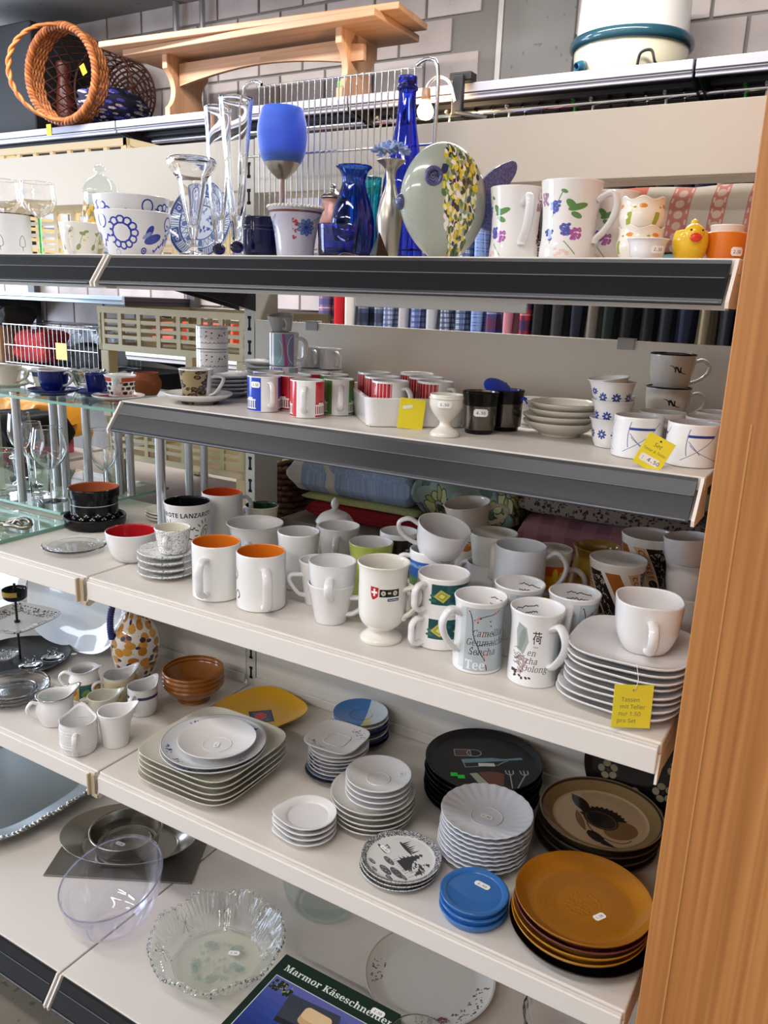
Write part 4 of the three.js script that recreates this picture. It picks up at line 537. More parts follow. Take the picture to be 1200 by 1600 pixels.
// ---------- the glass stand at the left ----------
{ const t = thing('glass_stand', 'two-tier glass display stand on aluminium rods', 'display stand', [-0.47, C, 0.08]); const ox = 0.47, oz = -0.08;
  part(t, 'glass_edge', merge([span(-0.95 + ox, -0.004 + ox, 0.2606, 0.2664, 0.2492 + oz, 0.2506 + oz), span(-0.0046 + ox, -0.0034 + ox, 0.2606, 0.2664, -0.075 + oz, 0.25 + oz), span(-0.95 + ox, -0.322 + ox, 0.0181, 0.0239, 0.2458 + oz, 0.2472 + oz), span(-0.3226 + ox, -0.3214 + ox, 0.0181, 0.0239, -0.075 + oz, 0.2465 + oz)]), M.slabEdge, 'ground green glass edges'); part(t, 'glass_top', span(-0.95 + ox, -0.005 + ox, 0.2605, 0.2665, -0.075 + oz, 0.249 + oz), M.slab, 'upper glass plate with green edge'); part(t, 'glass_base', span(-0.95 + ox, -0.322 + ox, 0.018, 0.024, -0.075 + oz, 0.2456 + oz), M.slab, 'lower glass plate with green edge');
  for (const [x, z, y0] of [[-0.469, 0.232, 0.024], [-0.38, 0.119, 0.024], [-0.358, 0.047, 0.024], [-0.329, 0.04, 0.024], [-0.533, 0.088, 0.024], [-0.434, 0.139, 0.024], [-0.049, 0.216, 0], [-0.219, -0.04, 0], [-0.183, -0.053, 0], [-0.62, 0.232, 0.024]]) { const p = part(t, 'rod', rod([x + ox, y0, z + oz], [x + ox, 0.26, z + oz], 0.0095, 16), M.alu); part(p, 'cap', rod([x + ox, 0.267, z + oz], [x + ox, 0.271, z + oz], 0.0105, 16), M.chrome); }
  for (const x of [-0.45, -0.6]) part(t, 'foot', rod([x + ox, 0, 0.2 + oz], [x + ox, 0.018, 0.2 + oz], 0.008, 12), M.alu); }
{ const t = thing('glass_plate', 'greenish glass slab lying at the front of the mug shelf', 'glass plate', [-0.6, C, 0.34]); part(t, 'slab', span(-0.35, 0.314, 0.0005, 0.0085, -0.088, 0.084), M.slab); part(t, 'edge', merge([span(-0.35, 0.3154, 0.0006, 0.0084, 0.0841, 0.0855), span(0.3142, 0.3156, 0.0006, 0.0084, -0.088, 0.0855)]), M.slabEdge, 'ground green glass edge'); }
{ const t = thing('bottle_opener', 'pewter ornament with curled loops lying on the glass slab', 'ornament', [-0.335, C + 0.0165, 0.352], face(10)); const pw2 = std(0x9a948a, 0.25, 1); part(t, 'shaft', tube([[-0.08, 0, 0], [-0.05, 0.002, 0.003], [-0.02, 0.001, 0]], 0.005, 14, 8), pw2); part(t, 'loop', tube([[-0.02, 0, 0], [0.0, 0.008, -0.01], [0.026, 0.012, -0.008], [0.04, 0.004, 0.002], [0.03, 0, 0.012], [0.008, 0.002, 0.011]], 0.005, 30, 8, true), pw2); part(t, 'curl', tube([[0.0, 0.002, 0.004], [0.012, 0.012, 0.002], [0.022, 0.003, 0.001]], 0.004, 12, 8), pw2); }
// stemware on the lower tier
function stemGlass(name, label, x, y, z, R, H, o = {}) {
  const t = thing(name, label, 'wine glass', [x, y, z], 0, o.group), bh = o.bowl ?? 0.55, b0 = H * (1 - bh), rim = o.rim ?? 0.8, w = 0.0012, bm = o.bowlMat ?? M.glass;
  const P = smooth([[0.0035, b0 - 0.004], [0.012, b0 + 0.002], [R * 0.72, b0 + bh * H * 0.16], [R, b0 + bh * H * 0.42], [R * (0.5 + rim / 2), b0 + bh * H * 0.75], [R * rim, H]], 26), I = P.slice(2).reverse().map((p) => V2(Math.max(0.0005, p.x - w), p.y + (p.y > H - 0.001 ? 0 : w)));
  part(t, 'bowl', lathe([V2(0, b0 - 0.004), ...P, ...I, V2(0, P[2].y + w)], H, 40), bm); part(t, 'stem', lathe([[0, 0.004], [0.0038, 0.0045], [0.0032, 0.012], [0.003, b0 * 0.6], [0.0034, b0 - 0.0045], [0, b0 - 0.0045]], H, 16), o.stemMat ?? M.glass); part(t, 'foot', lathe([[0, 0.0012], [R * 0.85, 0], [R * 0.87, 0.001], [R * 0.4, 0.003], [0.004, 0.0048], [0, 0.005]], H, 40), o.stemMat ?? M.glass); return t;
}
stemGlass('wine_glass', 'large clear wine glass in the middle of the glass stand', -0.425, C + 0.0245, 0.187, 0.0385, 0.168, { group: 'wine glasses on the stand' });
stemGlass('wine_glass', 'clear wine glass at the right back of the glass stand', -0.37, C + 0.0245, 0.082, 0.0325, 0.158, { bowl: 0.6, rim: 0.88, group: 'wine glasses on the stand' });
stemGlass('wine_glass', 'clear wine glass at the far left back of the glass stand', -0.66, C + 0.0245, 0.09, 0.03, 0.168, { group: 'wine glasses on the stand' });
stemGlass('wine_glass', 'clear wine glass behind the large one on the stand', -0.535, C + 0.0245, 0.15, 0.027, 0.165, { group: 'wine glasses on the stand' });
for (const [x, z, lab] of [[-0.478, 0.178, 'clear straight tumbler left of the large wine glass'], [-0.405, 0.022, 'clear straight tumbler at the back of the stand']]) solo('drinking_glass', lathe([[0, 0.001], [0.02, 0], [0.021, 0.002], [0.025, 0.1], [0.0245, 0.101], [0.0238, 0.1], [0.0198, 0.008], [0, 0.007]], 0.1, 32), M.glass, lab, 'glass', [x, C + 0.0245, z], 0, 'tumblers on the stand');
{ const t = thing('glass_jug', 'heavy clear glass jug at the left edge of the glass stand', 'jug', [-0.548, C + 0.0245, 0.219]); part(t, 'body', lathe(smooth([[0, 0.002], [0.03, 0], [0.033, 0.004], [0.034, 0.03], [0.03, 0.06], [0.026, 0.085], [0.03, 0.104], [0.0285, 0.105], [0.0235, 0.086], [0.027, 0.06], [0.03, 0.03], [0.028, 0.012], [0, 0.01]], 60), 0.1, 40), M.glass); part(t, 'handle', tube([[0.028, 0.092, 0], [0.046, 0.096, 0], [0.054, 0.07, 0], [0.05, 0.04, 0], [0.034, 0.03, 0]], 0.0045, 24, 8), M.glass); t.rotation.y = face(30); }
// cups on the upper glass tier
const G = C + 0.2668;
solo('saucer', plateGeo(0.0535, 0.014, { rb: 0.55 }), M.navy, 'dark blue saucer under the left dark blue cup', 'saucer', [-0.404, G, 0.182]);
cup('cup', 'dark blue cup with white rim and white handle, left one', 'cup', [-0.4065, G + 0.0075, 0.178], 0.0324, 0.047, { prof: 'round', mat: M.navy, lining: M.white, a: 20, handle: { kind: 'C', s: 0.02, y1: 0.9, y0: 0.3, th: 0.0026 }, handleMat: M.white, rim: M.white });
solo('saucer', plateGeo(0.0457, 0.013, { rb: 0.55 }), M.navy, 'dark blue saucer under the cup next to the giraffe-print cup', 'saucer', [-0.329, G, 0.128]);
cup('cup', 'dark blue cup with no visible handle, beside the giraffe-print cup', 'cup', [-0.3285, G + 0.0075, 0.125], 0.027, 0.042, { prof: 'steep', mat: M.navy, a: 270 });
const girTex = canvasTex(512, 220, (k, w, h) => { k.fillStyle = '#e9e6e2'; k.fillRect(0, 0, w, h); k.fillStyle = '#151214'; for (let i = 0; i < 12; i++) for (let j = 0; j < 3; j++) { const x = i * w / 12 + (j % 2) * 21 + 8, y = 88 + j * 46; k.beginPath(); k.moveTo(x - 15, y - 14); k.lineTo(x + 12, y - 18); k.lineTo(x + 17, y + 8); k.lineTo(x, y + 18); k.lineTo(x - 17, y + 9); k.fill(); } k.fillStyle = '#c4492e'; k.fillRect(0, 22, w, 40); k.fillStyle = '#e9e6e2'; k.fillRect(col(w, -20), 0, col(w, 20) - col(w, -20), h); k.fillStyle = '#c99a34'; dot(k, col(w, 22), 74, 13, 11); });
solo('saucer', plateGeo(0.0545, 0.0125, { rb: 0.55 }), glaze(0xffffff, 0.12, { map: canvasTex(256, 256, (k, w, h) => { white(k, w, h, '#e6e3df'); k.save(); k.beginPath(); k.arc(w / 2, h / 2, 100, 0, 7); k.clip(); k.fillStyle = '#b8442e'; k.fillRect(0, 0, w, h); k.fillStyle = '#141114'; for (let i = 0; i < 26; i++) dot(k, rnd() * w, rnd() * h, rr(8, 16), rr(7, 12), rnd() * 3); k.restore(); }) }), 'red and black saucer under the giraffe-print cup', 'saucer', [-0.238, G, 0.147]);
cup('cup', 'giraffe-print cup in black, white and red', 'cup', [-0.2455, G + 0.0075, 0.133], 0.0335, 0.046, { prof: 'steep', tex: girTex, lining: M.white, a: 88, handle: { s: 0.012, y1: 0.8, y0: 0.2, th: 0.0034, w: 1.8 } });
{ const t = thing('clay_pot', 'small unglazed terracotta pot between the cups', 'pot', [-0.267, G, 0.037]); part(t, 'body', lathe(smooth([[0, 0.003], [0.018, 0.001], [0.023, 0.003], [0.0315, 0.02], [0.031, 0.034], [0.026, 0.043], [0.0265, 0.05], [0.025, 0.051], [0.023, 0.044], [0.028, 0.03], [0.02, 0.008], [0, 0.007]], 50), 0.05), std(0x9a5632, 0.85)); }
const bandTex = canvasTex(384, 160, (k, w, h) => { white(k, w, h, '#dedbd4'); k.fillStyle = '#2a3a66'; k.fillRect(0, 24, w, 38); });
cup('cup', 'white cup with a navy band behind the left dark blue cup', 'cup', [-0.52, G, 0.112], 0.0318, 0.0459, { prof: 'steep', tex: bandTex, lining: M.white, a: 185, handle: { s: 0.02, th: 0.003 } });
solo('saucer', plateGeo(0.05, 0.0125, { rb: 0.55 }), M.cream, 'cream saucer at the left end of the glass stand', 'saucer', [-0.587, G, 0.165]);
cup('cup', 'cream cup cut off by the left edge, with a round handle', 'cup', [-0.588, G + 0.0075, 0.163], 0.033, 0.0436, { prof: 'steep', mat: M.cream, a: 10, handle: { kind: 'C', s: 0.021, th: 0.003 } });
for (const [x, lab] of [[-0.473, 'left one of the two cut glass bowls behind the dark blue cups'], [-0.375, 'right one of the two cut glass bowls behind the dark blue cups']]) { const t = thing('glass_bowl', lab, 'glass bowl', [x, G, 0.035], 0, 'small cut glass bowls'); const g = lathe([[0, 0.002], [0.022, 0], [0.024, 0.002], [0.046, 0.04], [0.045, 0.042], [0.043, 0.041], [0.021, 0.006], [0, 0.005]], 0.04, 40), P = g.attributes.position; for (let i = 0; i < P.count; i++) { const a = Math.atan2(P.getZ(i), P.getX(i)), f = P.getY(i) > 0.003 ? 1 + 0.04 * Math.cos(a * 10) : 1; P.setX(i, P.getX(i) * f); P.setZ(i, P.getZ(i) * f); if (P.getY(i) > 0.035) P.setY(i, P.getY(i) + 0.002 * Math.cos(a * 10)); } g.computeVertexNormals(); part(t, 'bowl', g, M.glass); }
// ---------- top shelf: glass, vases and mugs ----------
const A = boardY.A;
{ const tex = canvasTex(640, 256, (k, w, h) => { white(k, w, h, '#e6e8ea'); ink(k, '#3b3d42', 2.4); for (const x of [w * 0.03, w * 0.2, w * 0.55]) { k.beginPath(); k.moveTo(x, 128); k.quadraticCurveTo(x - 18, 150, x - 15, 190); k.quadraticCurveTo(x, 206, x + 15, 190); k.quadraticCurveTo(x + 18, 150, x, 128); k.stroke(); line(k, [[x, 196], [x, 220]]); } });
  cup('enamel_mug', 'white enamel mug with black rim and a small tree drawing', 'mug', [-0.4194, A, 0.25], 0.0409, 0.0831, { tex, lining: M.white, turn: 0.28, handle: false, rim: M.black, t: 0.0018 }); }
stemGlass('wine_glass', 'old wine glass with a bright green stem', -0.3894, A, 0.2, 0.0346, 0.1488, { bowl: 0.44, rim: 0.93, stemMat: M.greenGlass, bowlMat: M.glass });
stemGlass('wine_glass', 'clear wine glass cut off by the left edge of the picture', -0.505, A, 0.2, 0.0358, 0.158, { bowl: 0.44, rim: 0.93 });
const strawTex = canvasTex(512, 220, (k, w, h) => { white(k, w, h, '#e6e4da'); for (let i = 0; i < 7; i++) { const x = i * w / 7 + 30; k.fillStyle = '#8b9a5e'; dot(k, x, 70, 14, 10, 0.5); dot(k, x + 16, 58, 12, 8, -0.4); dot(k, x - 20, 150, 10, 20, 0.3); k.fillStyle = '#dfd27e'; dot(k, x + 8, 108, 7, 9); dot(k, x + 24, 90, 6, 6); ink(k, '#93a06a', 3); curve(k, [[x, 76], [x - 8, 110], [x - 18, 150]]); } });
cup('cup', 'small cream cup with green leaves and yellow buds', 'cup', [-0.268, A, 0.2], 0.0402, 0.069, { prof: 'steep', tex: strawTex, lining: M.cream, a: 96, handle: { s: 0.02, y1: 0.82, y0: 0.15, th: 0.0035 } });
{ const t = thing('glass_jar', 'lidded glass jar painted with yellow blossoms', 'jar', [-0.3169, A, 0.1]); part(t, 'body', lathe([[0, 0.004], [0.034, 0], [0.037, 0.004], [0.041, 0.04], [0.04, 0.07], [0.034, 0.11], [0.034, 0.138], [0.0325, 0.138], [0.0325, 0.11], [0.0385, 0.07], [0.039, 0.04], [0.035, 0.008], [0, 0.008]], 0.14, 40), M.thin);
  part(t, 'lid', lathe([[0, 0.137], [0.037, 0.1395], [0.038, 0.142], [0.034, 0.15], [0.026, 0.163], [0.012, 0.172], [0.006, 0.177], [0.0125, 0.183], [0.011, 0.19], [0.006, 0.194], [0, 0.194]], 0.2, 40), M.thin);
  const petals = []; for (let i = 0; i < 20; i++) { const a = -0.5 + rr(-0.5, 1.7), y = rr(0.045, 0.115), s = new THREE.SphereGeometry(0.0062, 8, 6); s.scale(1, 1.3, 0.25); s.rotateY(a); const r = 0.0405 - Math.max(0, y - 0.07) * 0.12; s.translate(Math.sin(a) * r, y, Math.cos(a) * r); petals.push(s); } part(t, 'painted_blossoms', merge(petals), glaze(0xe0b84a), 'yellow painted blossoms'); }
// bowls with blue flowers
const scandi = canvasTex(1024, 300, (k, w, h) => { white(k, w, h, '#e4e5e8'); const b = '#2439a4'; for (const x0 of [60, 400, 742]) { k.setTransform(1, 0, 0, 1, 0, 0); k.translate(x0, 160); k.scale(1.12, 1.5); k.translate(-x0, -158); const x = x0; ink(k, b, 7); for (let i = 0; i < 12; i++) { const a = i * Math.PI / 6; k.beginPath(); k.arc(x + Math.cos(a) * 54, 150 + Math.sin(a) * 54, 15, 0, 7); k.stroke(); } k.beginPath(); k.arc(x, 150, 40, 0, 7); k.stroke();
  k.fillStyle = b; k.beginPath(); k.ellipse(x + 140, 172, 44, 20, -0.35, 0, 7); k.fill(); k.beginPath(); k.ellipse(x + 120, 140, 14, 28, 0.5, 0, 7); k.fill(); k.fillStyle = '#8c9ad0'; k.beginPath(); k.ellipse(x + 108, 158, 9, 24, 0.9, 0, 7); k.fill(); k.fillStyle = b; dot(k, x + 100, 224, 15); ink(k, '#e4e5e8', 3); k.beginPath(); k.arc(x + 100, 224, 7, 0, 7); k.stroke(); ink(k, b, 6); k.beginPath(); k.ellipse(x + 216, 100, 22, 28, 0, 0, 7); k.stroke(); k.fillStyle = b; for (let i = 0; i < 7; i++) dot(k, x + 160 + i * 13, 222 - i * 10, 11, 5, i % 2 ? -1 : 0.4); for (let i = 0; i < 5; i++) dot(k, x - 86 - (i % 2) * 8, 110 + i * 20, 8, 5, 0.6); ink(k, '#8c9ad0', 3); k.beginPath(); k.ellipse(x - 40, 236, 12, 17, 0.4, 0, 7); k.stroke(); } });
const sb0 = cup('bowl', 'lower of two stacked white bowls with blue folk flowers', 'bowl', [-0.0509, A, 0.26], 0.0674, 0.0784, { prof: [[0.6, 0], [0.64, 0.03], [0.78, 0.25], [0.9, 0.55], [0.97, 0.82], [1, 1]], tex: scandi, lining: M.white, handle: false, turn: 0.1, group: 'blue flower bowls' });
dup(sb0, 'upper of two stacked white bowls with blue folk flowers', [-0.0545, A + 0.026, 0.2595], 1.5);
// blue and white plate standing on edge
{ const tex = canvasTex(512, 512, (k, w, h) => { white(k, w, h, '#c9d2e2'); const b = '#2f4478'; k.translate(w / 2, h / 2); k.fillStyle = b; for (const [r0, r1] of [[250, 236], [182, 170], [120, 112]]) { k.beginPath(); k.arc(0, 0, r0, 0, 7); k.arc(0, 0, r1, 0, 7, true); k.fill(); } for (let i = 0; i < 24; i++) { k.save(); k.rotate(i * Math.PI / 12); if (i % 4 < 2) { k.fillStyle = '#3a5290'; k.fillRect(-26, -234, 52, 50); k.fillStyle = '#c9d2e2'; dot(k, 0, -210, 14, 11); k.fillStyle = b; dot(k, 0, -210, 7); } else { ink(k, b, 4); for (let j = 0; j < 4; j++) line(k, [[-24 + j * 16, -234], [-24 + j * 16, -186]]); } ink(k, b, 4); line(k, [[-20, -166], [0, -124], [20, -166]]); k.restore(); } k.fillStyle = '#4f68a2'; for (let i = 0; i < 8; i++) { k.save(); k.rotate(i * Math.PI / 4); dot(k, 0, -140, 18, 22); k.restore(); } for (let i = 0; i < 40; i++) { k.fillStyle = i % 2 ? '#3b5390' : '#6c82b4'; dot(k, rr(-88, 88), rr(-88, 88), rr(6, 20), rr(4, 12), rnd() * 3); } });
  const p = solo('plate', plateGeo(0.073, 0.016, { rb: 0.6 }), glaze(0xffffff, 0.12, { map: tex }), 'blue and white patterned plate standing on edge behind the glasses', 'plate', [-0.03, A + 0.074, 0.1]); p.rotation.set(1.36, 0.35, 0.2); }
// clear glasses
{ const t = thing('sundae_glass', 'thick clear sundae glass with a wide rolled rim', 'glass', [0.103, A, 0.27]); part(t, 'bowl', lathe(smooth([[0, 0.03], [0.006, 0.032], [0.012, 0.06], [0.02, 0.095], [0.0235, 0.122], [0.031, 0.135], [0.04, 0.146], [0.042, 0.154], [0.038, 0.1605], [0.035, 0.158], [0.034, 0.15], [0.024, 0.138], [0.018, 0.12], [0.013, 0.09], [0.006, 0.055], [0, 0.05]], 90), 0.16, 40), M.glass); part(t, 'foot', lathe(smooth([[0, 0.002], [0.026, 0], [0.0285, 0.003], [0.02, 0.008], [0.009, 0.013], [0.0065, 0.022], [0.0055, 0.0315], [0, 0.0315]], 40), 0.03, 40), M.glass); }
function trumpet(label, x, z, R, H) { const t = thing('trumpet_vase', label, 'vase', [x, A, z], 0, 'trumpet vases'); const sq = (s) => s; part(t, 'bowl', lathe(smooth([[0, 0.03], [0.007, 0.032], [0.0095, 0.05], [0.0145, 0.09], [0.0175, H * 0.55], [R * 0.86, H * 0.82], [R, H - 0.002], [R - 0.0012, H], [R - 0.003, H - 0.002], [R * 0.86 - 0.0025, H * 0.82], [0.015, H * 0.55], [0.0115, 0.1], [0.006, 0.072], [0, 0.07]], 90), H, 40), M.glass);
  part(t, 'cobalt_ball', (() => { const s = new THREE.SphereGeometry(0.0118, 24, 16); s.scale(1, 0.85, 1); s.translate(0, 0.0195, 0); return s; })(), glassOf([0.02, 0.03, 0.6], 0.004), 'cobalt blue glass ball'); part(t, 'foot', lathe(smooth([[0, 0.001], [0.0175, 0], [0.019, 0.003], [0.014, 0.0075], [0.006, 0.0098], [0, 0.01]], 30), 0.01, 40), M.glass); return t; }
trumpet('slim clear trumpet vase on a cobalt ball, the shorter one', 0.098, 0.2, 0.0228, 0.252); trumpet('slim clear trumpet vase on a cobalt ball, the taller one', 0.1795, 0.246, 0.0281, 0.2499);
{ const c = cup('cup', 'dark cobalt ribbed cup beside the floral flower pot', 'cup', [0.1852, A, 0.185], 0.0317, 0.0736, { prof: 'barrel', mat: glaze(0x080b3a, 0.06, { clearcoat: 0.6, specularIntensity: 0.1 }), handle: false }); for (const y of [0.052, 0.058]) { const q = new THREE.TorusGeometry(0.0322, 0.0012, 6, 48); q.rotateX(Math.PI / 2); q.translate(0, y, 0); part(c, 'ridge', q, glaze(0x0a0d3c, 0.06)); } }
{ const t = thing('candle_goblet', 'tall goblet with a frosted blue bowl in a metal cup', 'candle holder', [0.1625, A, 0.1]); const fr = new THREE.MeshPhysicalMaterial({ color: 0x74a4f4, roughness: 0.6, transmission: 0.7, thickness: 0, ior: 1.45 });
  part(t, 'frosted_bowl', lathe(smooth([[0.033, 0.175], [0.04, 0.188], [0.0445, 0.212], [0.0445, 0.235], [0.0395, 0.258], [0.037, 0.266], [0.0355, 0.266], [0.038, 0.256], [0.043, 0.235], [0.043, 0.212], [0.0385, 0.19], [0.03, 0.176]], 50), 0.27, 48), fr, 'frosted blue glass bowl');
  part(t, 'metal_cup', lathe(smooth([[0.004, 0.148], [0.01, 0.15], [0.024, 0.163], [0.033, 0.178], [0.0355, 0.191], [0.0345, 0.192], [0.03, 0.178], [0, 0.172]], 30), 0.2, 48), M.brushed); part(t, 'stem', rod([0, 0.006, 0], [0, 0.15, 0], 0.0052, 16), std(0xb8a49a, 0.4, 0.5)); part(t, 'foot', lathe([[0, 0.001], [0.034, 0], [0.035, 0.003], [0.01, 0.007], [0, 0.008]], 0.01, 40), M.brushed); }
{ const tex = canvasTex(640, 280, (k, w, h) => { white(k, w, h, '#b4b3c2'); for (let i = 0; i < 2600; i++) { k.fillStyle = rnd() < 0.5 ? '#c4c3cf' : '#9f9fb2'; k.fillRect(rnd() * w, rnd() * h, 3, 2); } k.fillStyle = '#6a3a34'; k.fillRect(0, 18, w, 12); for (const x of [w * 0.04, w * 0.37, w * 0.71]) { k.fillStyle = '#a03a4c'; for (let i = 0; i < 26; i++) dot(k, x - 22 + rr(-30, 20), 120 + rr(-50, 50), rr(5, 10), rr(4, 8), rnd() * 3); k.fillStyle = '#5a70a8'; for (let i = 0; i < 9; i++) { k.save(); k.translate(x + 40, 110); k.rotate(i * 0.7); k.beginPath(); k.ellipse(24, 0, 22, 11, 0, 0, 7); k.fill(); k.restore(); } ink(k, '#27305c', 2.6); for (let i = 0; i < 9; i++) { k.save(); k.translate(x + 40, 110); k.rotate(i * 0.7); k.beginPath(); k.ellipse(24, 0, 22, 11, 0, 0, 7); k.stroke(); k.restore(); } curve(k, [[x + 60, 80], [x + 90, 60], [x + 110, 44], [x + 96, 70], [x + 84, 78]]); } });
  const t = cup('flower_pot', 'grey stoneware flower pot with red and blue flowers and beaded rim', 'flower pot', [0.3192, A, 0.268], 0.0446, 0.0763, { prof: [[0.63, 0], [0.65, 0.03], [0.71, 0.35], [0.8, 0.65], [0.93, 0.9], [1, 1]], tex, lining: glaze(0x8f8e9c), turn: 0.5, handle: false });
  for (let i = 0; i < 40; i++) { const a = i * Math.PI / 20, s = part(t, 'rim_bead', beadGeo(), M.cream); s.position.set(Math.cos(a) * 0.0435, 0.0772, Math.sin(a) * 0.0435); } }
function beadGeo() { return (beadGeo.g ??= new THREE.SphereGeometry(0.0026, 8, 6)); }

{ const t = thing('vase', 'blue-green glass vase with a flared mouth', 'vase', [0.365, A, 0.172]); part(t, 'body', lathe(smooth([[0, 0.004], [0.027, 0], [0.031, 0.005], [0.0355, 0.035], [0.0362, 0.06], [0.032, 0.085], [0.0215, 0.115], [0.019, 0.128], [0.023, 0.142], [0.0292, 0.149], [0.0275, 0.1505], [0.02, 0.142], [0.0165, 0.128], [0.019, 0.114], [0.0295, 0.084], [0.0335, 0.06], [0.033, 0.035], [0.027, 0.009], [0, 0.009]], 90), 0.15, 48), glassOf([0.01, 0.1, 0.5], 0.004)); const rg = new THREE.TorusGeometry(0.0283, 0.0017, 8, 48); rg.rotateX(Math.PI / 2); rg.translate(0, 0.1495, 0); part(t, 'rim', rg, M.cobaltGlass); }
solo('drinking_glass', lathe([[0, 0.001], [0.027, 0], [0.0285, 0.003], [0.0318, 0.0495], [0.031, 0.0507], [0.03, 0.0495], [0.0265, 0.008], [0, 0.007]], 0.05, 40), M.cobaltGlass, 'low cobalt blue glass in front of the blue-green vase', 'glass', [0.4033, A, 0.272]);
solo('vase', lathe(smooth([[0, 0.003], [0.015, 0], [0.0165, 0.004], [0.013, 0.04], [0.012, 0.07], [0.0145, 0.11], [0.0168, 0.139], [0.0155, 0.14], [0.0125, 0.11], [0.0098, 0.07], [0.0105, 0.04], [0.012, 0.01], [0, 0.008]], 60), 0.14, 32), M.tealGlass, 'slim teal green vase behind the blue-green one', 'vase', [0.3585, A, 0.105]);
{ const t = thing('trinket_jar', 'small silver and pink lidded trinket jar behind the flower pot', 'jar', [0.289, A, 0.12]); part(t, 'body', lathe(smooth([[0, 0.002], [0.014, 0.001], [0.02, 0.03], [0.027, 0.07], [0.02, 0.1], [0.019, 0.108], [0, 0.108]], 40), 0.1), std(0xb78a84, 0.3, 0.3)); part(t, 'lid', lathe(smooth([[0, 0.108], [0.021, 0.109], [0.02, 0.114], [0.009, 0.121], [0.004, 0.125], [0.0055, 0.13], [0, 0.134]], 30), 0.1), M.steel); }
// cobalt bottle
{ const t = thing('bottle', 'tall cobalt blue glass bottle', 'bottle', [0.4095, A, 0.085]); part(t, 'body', lathe(smooth([[0, 0.012], [0.02, 0.001], [0.031, 0], [0.0355, 0.005], [0.0365, 0.05], [0.0362, 0.12], [0.032, 0.155], [0.023, 0.195], [0.0165, 0.235], [0.0145, 0.268], [0.0145, 0.292], [0.0125, 0.2925], [0.012, 0.268], [0.014, 0.235], [0.0205, 0.195], [0.0295, 0.155], [0.0337, 0.12], [0.034, 0.05], [0.033, 0.009], [0.02, 0.01], [0, 0.02]], 100), 0.3, 48), M.cobaltGlass); part(t, 'lip', lathe(smooth([[0.0148, 0.277], [0.0172, 0.279], [0.0172, 0.283], [0.0158, 0.286], [0.0158, 0.297], [0.0142, 0.299], [0.012, 0.2985], [0.012, 0.29]], 30), 0.3, 40), M.cobaltGlass); }
// silver bud vase with blossoms
{ const t = thing('bud_vase', 'slim silver bud vase with pale blue paper blossoms', 'vase', [0.4955, A, 0.275]); part(t, 'body', lathe(smooth([[0, 0.003], [0.012, 0], [0.014, 0.003], [0.0165, 0.03], [0.0192, 0.055], [0.0155, 0.078], [0.009, 0.098], [0.0066, 0.113], [0.0095, 0.126], [0.0195, 0.1355], [0.021, 0.1365], [0.0195, 0.1372], [0.008, 0.127], [0.0048, 0.113], [0.006, 0.1], [0, 0.09]], 80), 0.14, 40), M.brushed);
  const petal = new THREE.SphereGeometry(0.007, 8, 6); petal.scale(0.5, 1, 0.16); petal.translate(0, 0.0065, 0); const pm = [0x8fa6d8, 0xa4b6de, 0x7f97ce].map((c) => std(c, 0.8));
  for (let i = 0; i < 13; i++) { const b = part(t, 'blossom', new THREE.SphereGeometry(0.002, 8, 6), std(0xd8dcea, 0.8)); const a = i * 2.4, r = 0.021 * Math.sqrt(i / 13); b.position.set(Math.cos(a) * r * 1.1, 0.146 + (1 - r / 0.024) * 0.009, Math.sin(a) * r); b.rotation.set(Math.sin(a) * r * 40, 0, -Math.cos(a) * r * 40); for (let j = 0; j < 6; j++) { const q = part(b, 'petal', petal, pm[j % 3]); q.rotation.order = 'YXZ'; q.rotation.set(0.85, j * Math.PI / 3 + i, 0); } } }
{ const g = new THREE.ConeGeometry(0.0155, 0.036, 4, 1); g.rotateY(0.3); g.translate(0, 0.0182, 0); solo('pyramid', g.toNonIndexed(), std(0x0c0b10, 0.2), 'small black pyramid in front of the bud vase', 'ornament', [0.5055, A, 0.318]).geometry.computeVertexNormals(); }
solo('sunglasses', tube([[-0.016, 0.003, 0], [-0.006, 0.006, 0.002], [0.006, 0.004, 0], [0.018, 0.002, -0.002]], 0.0024, 16, 8), std(0x0e0d10, 0.2), 'thin black curved piece lying beside the low cobalt glass', 'ornament', [0.448, A + 0.0005, 0.31]);
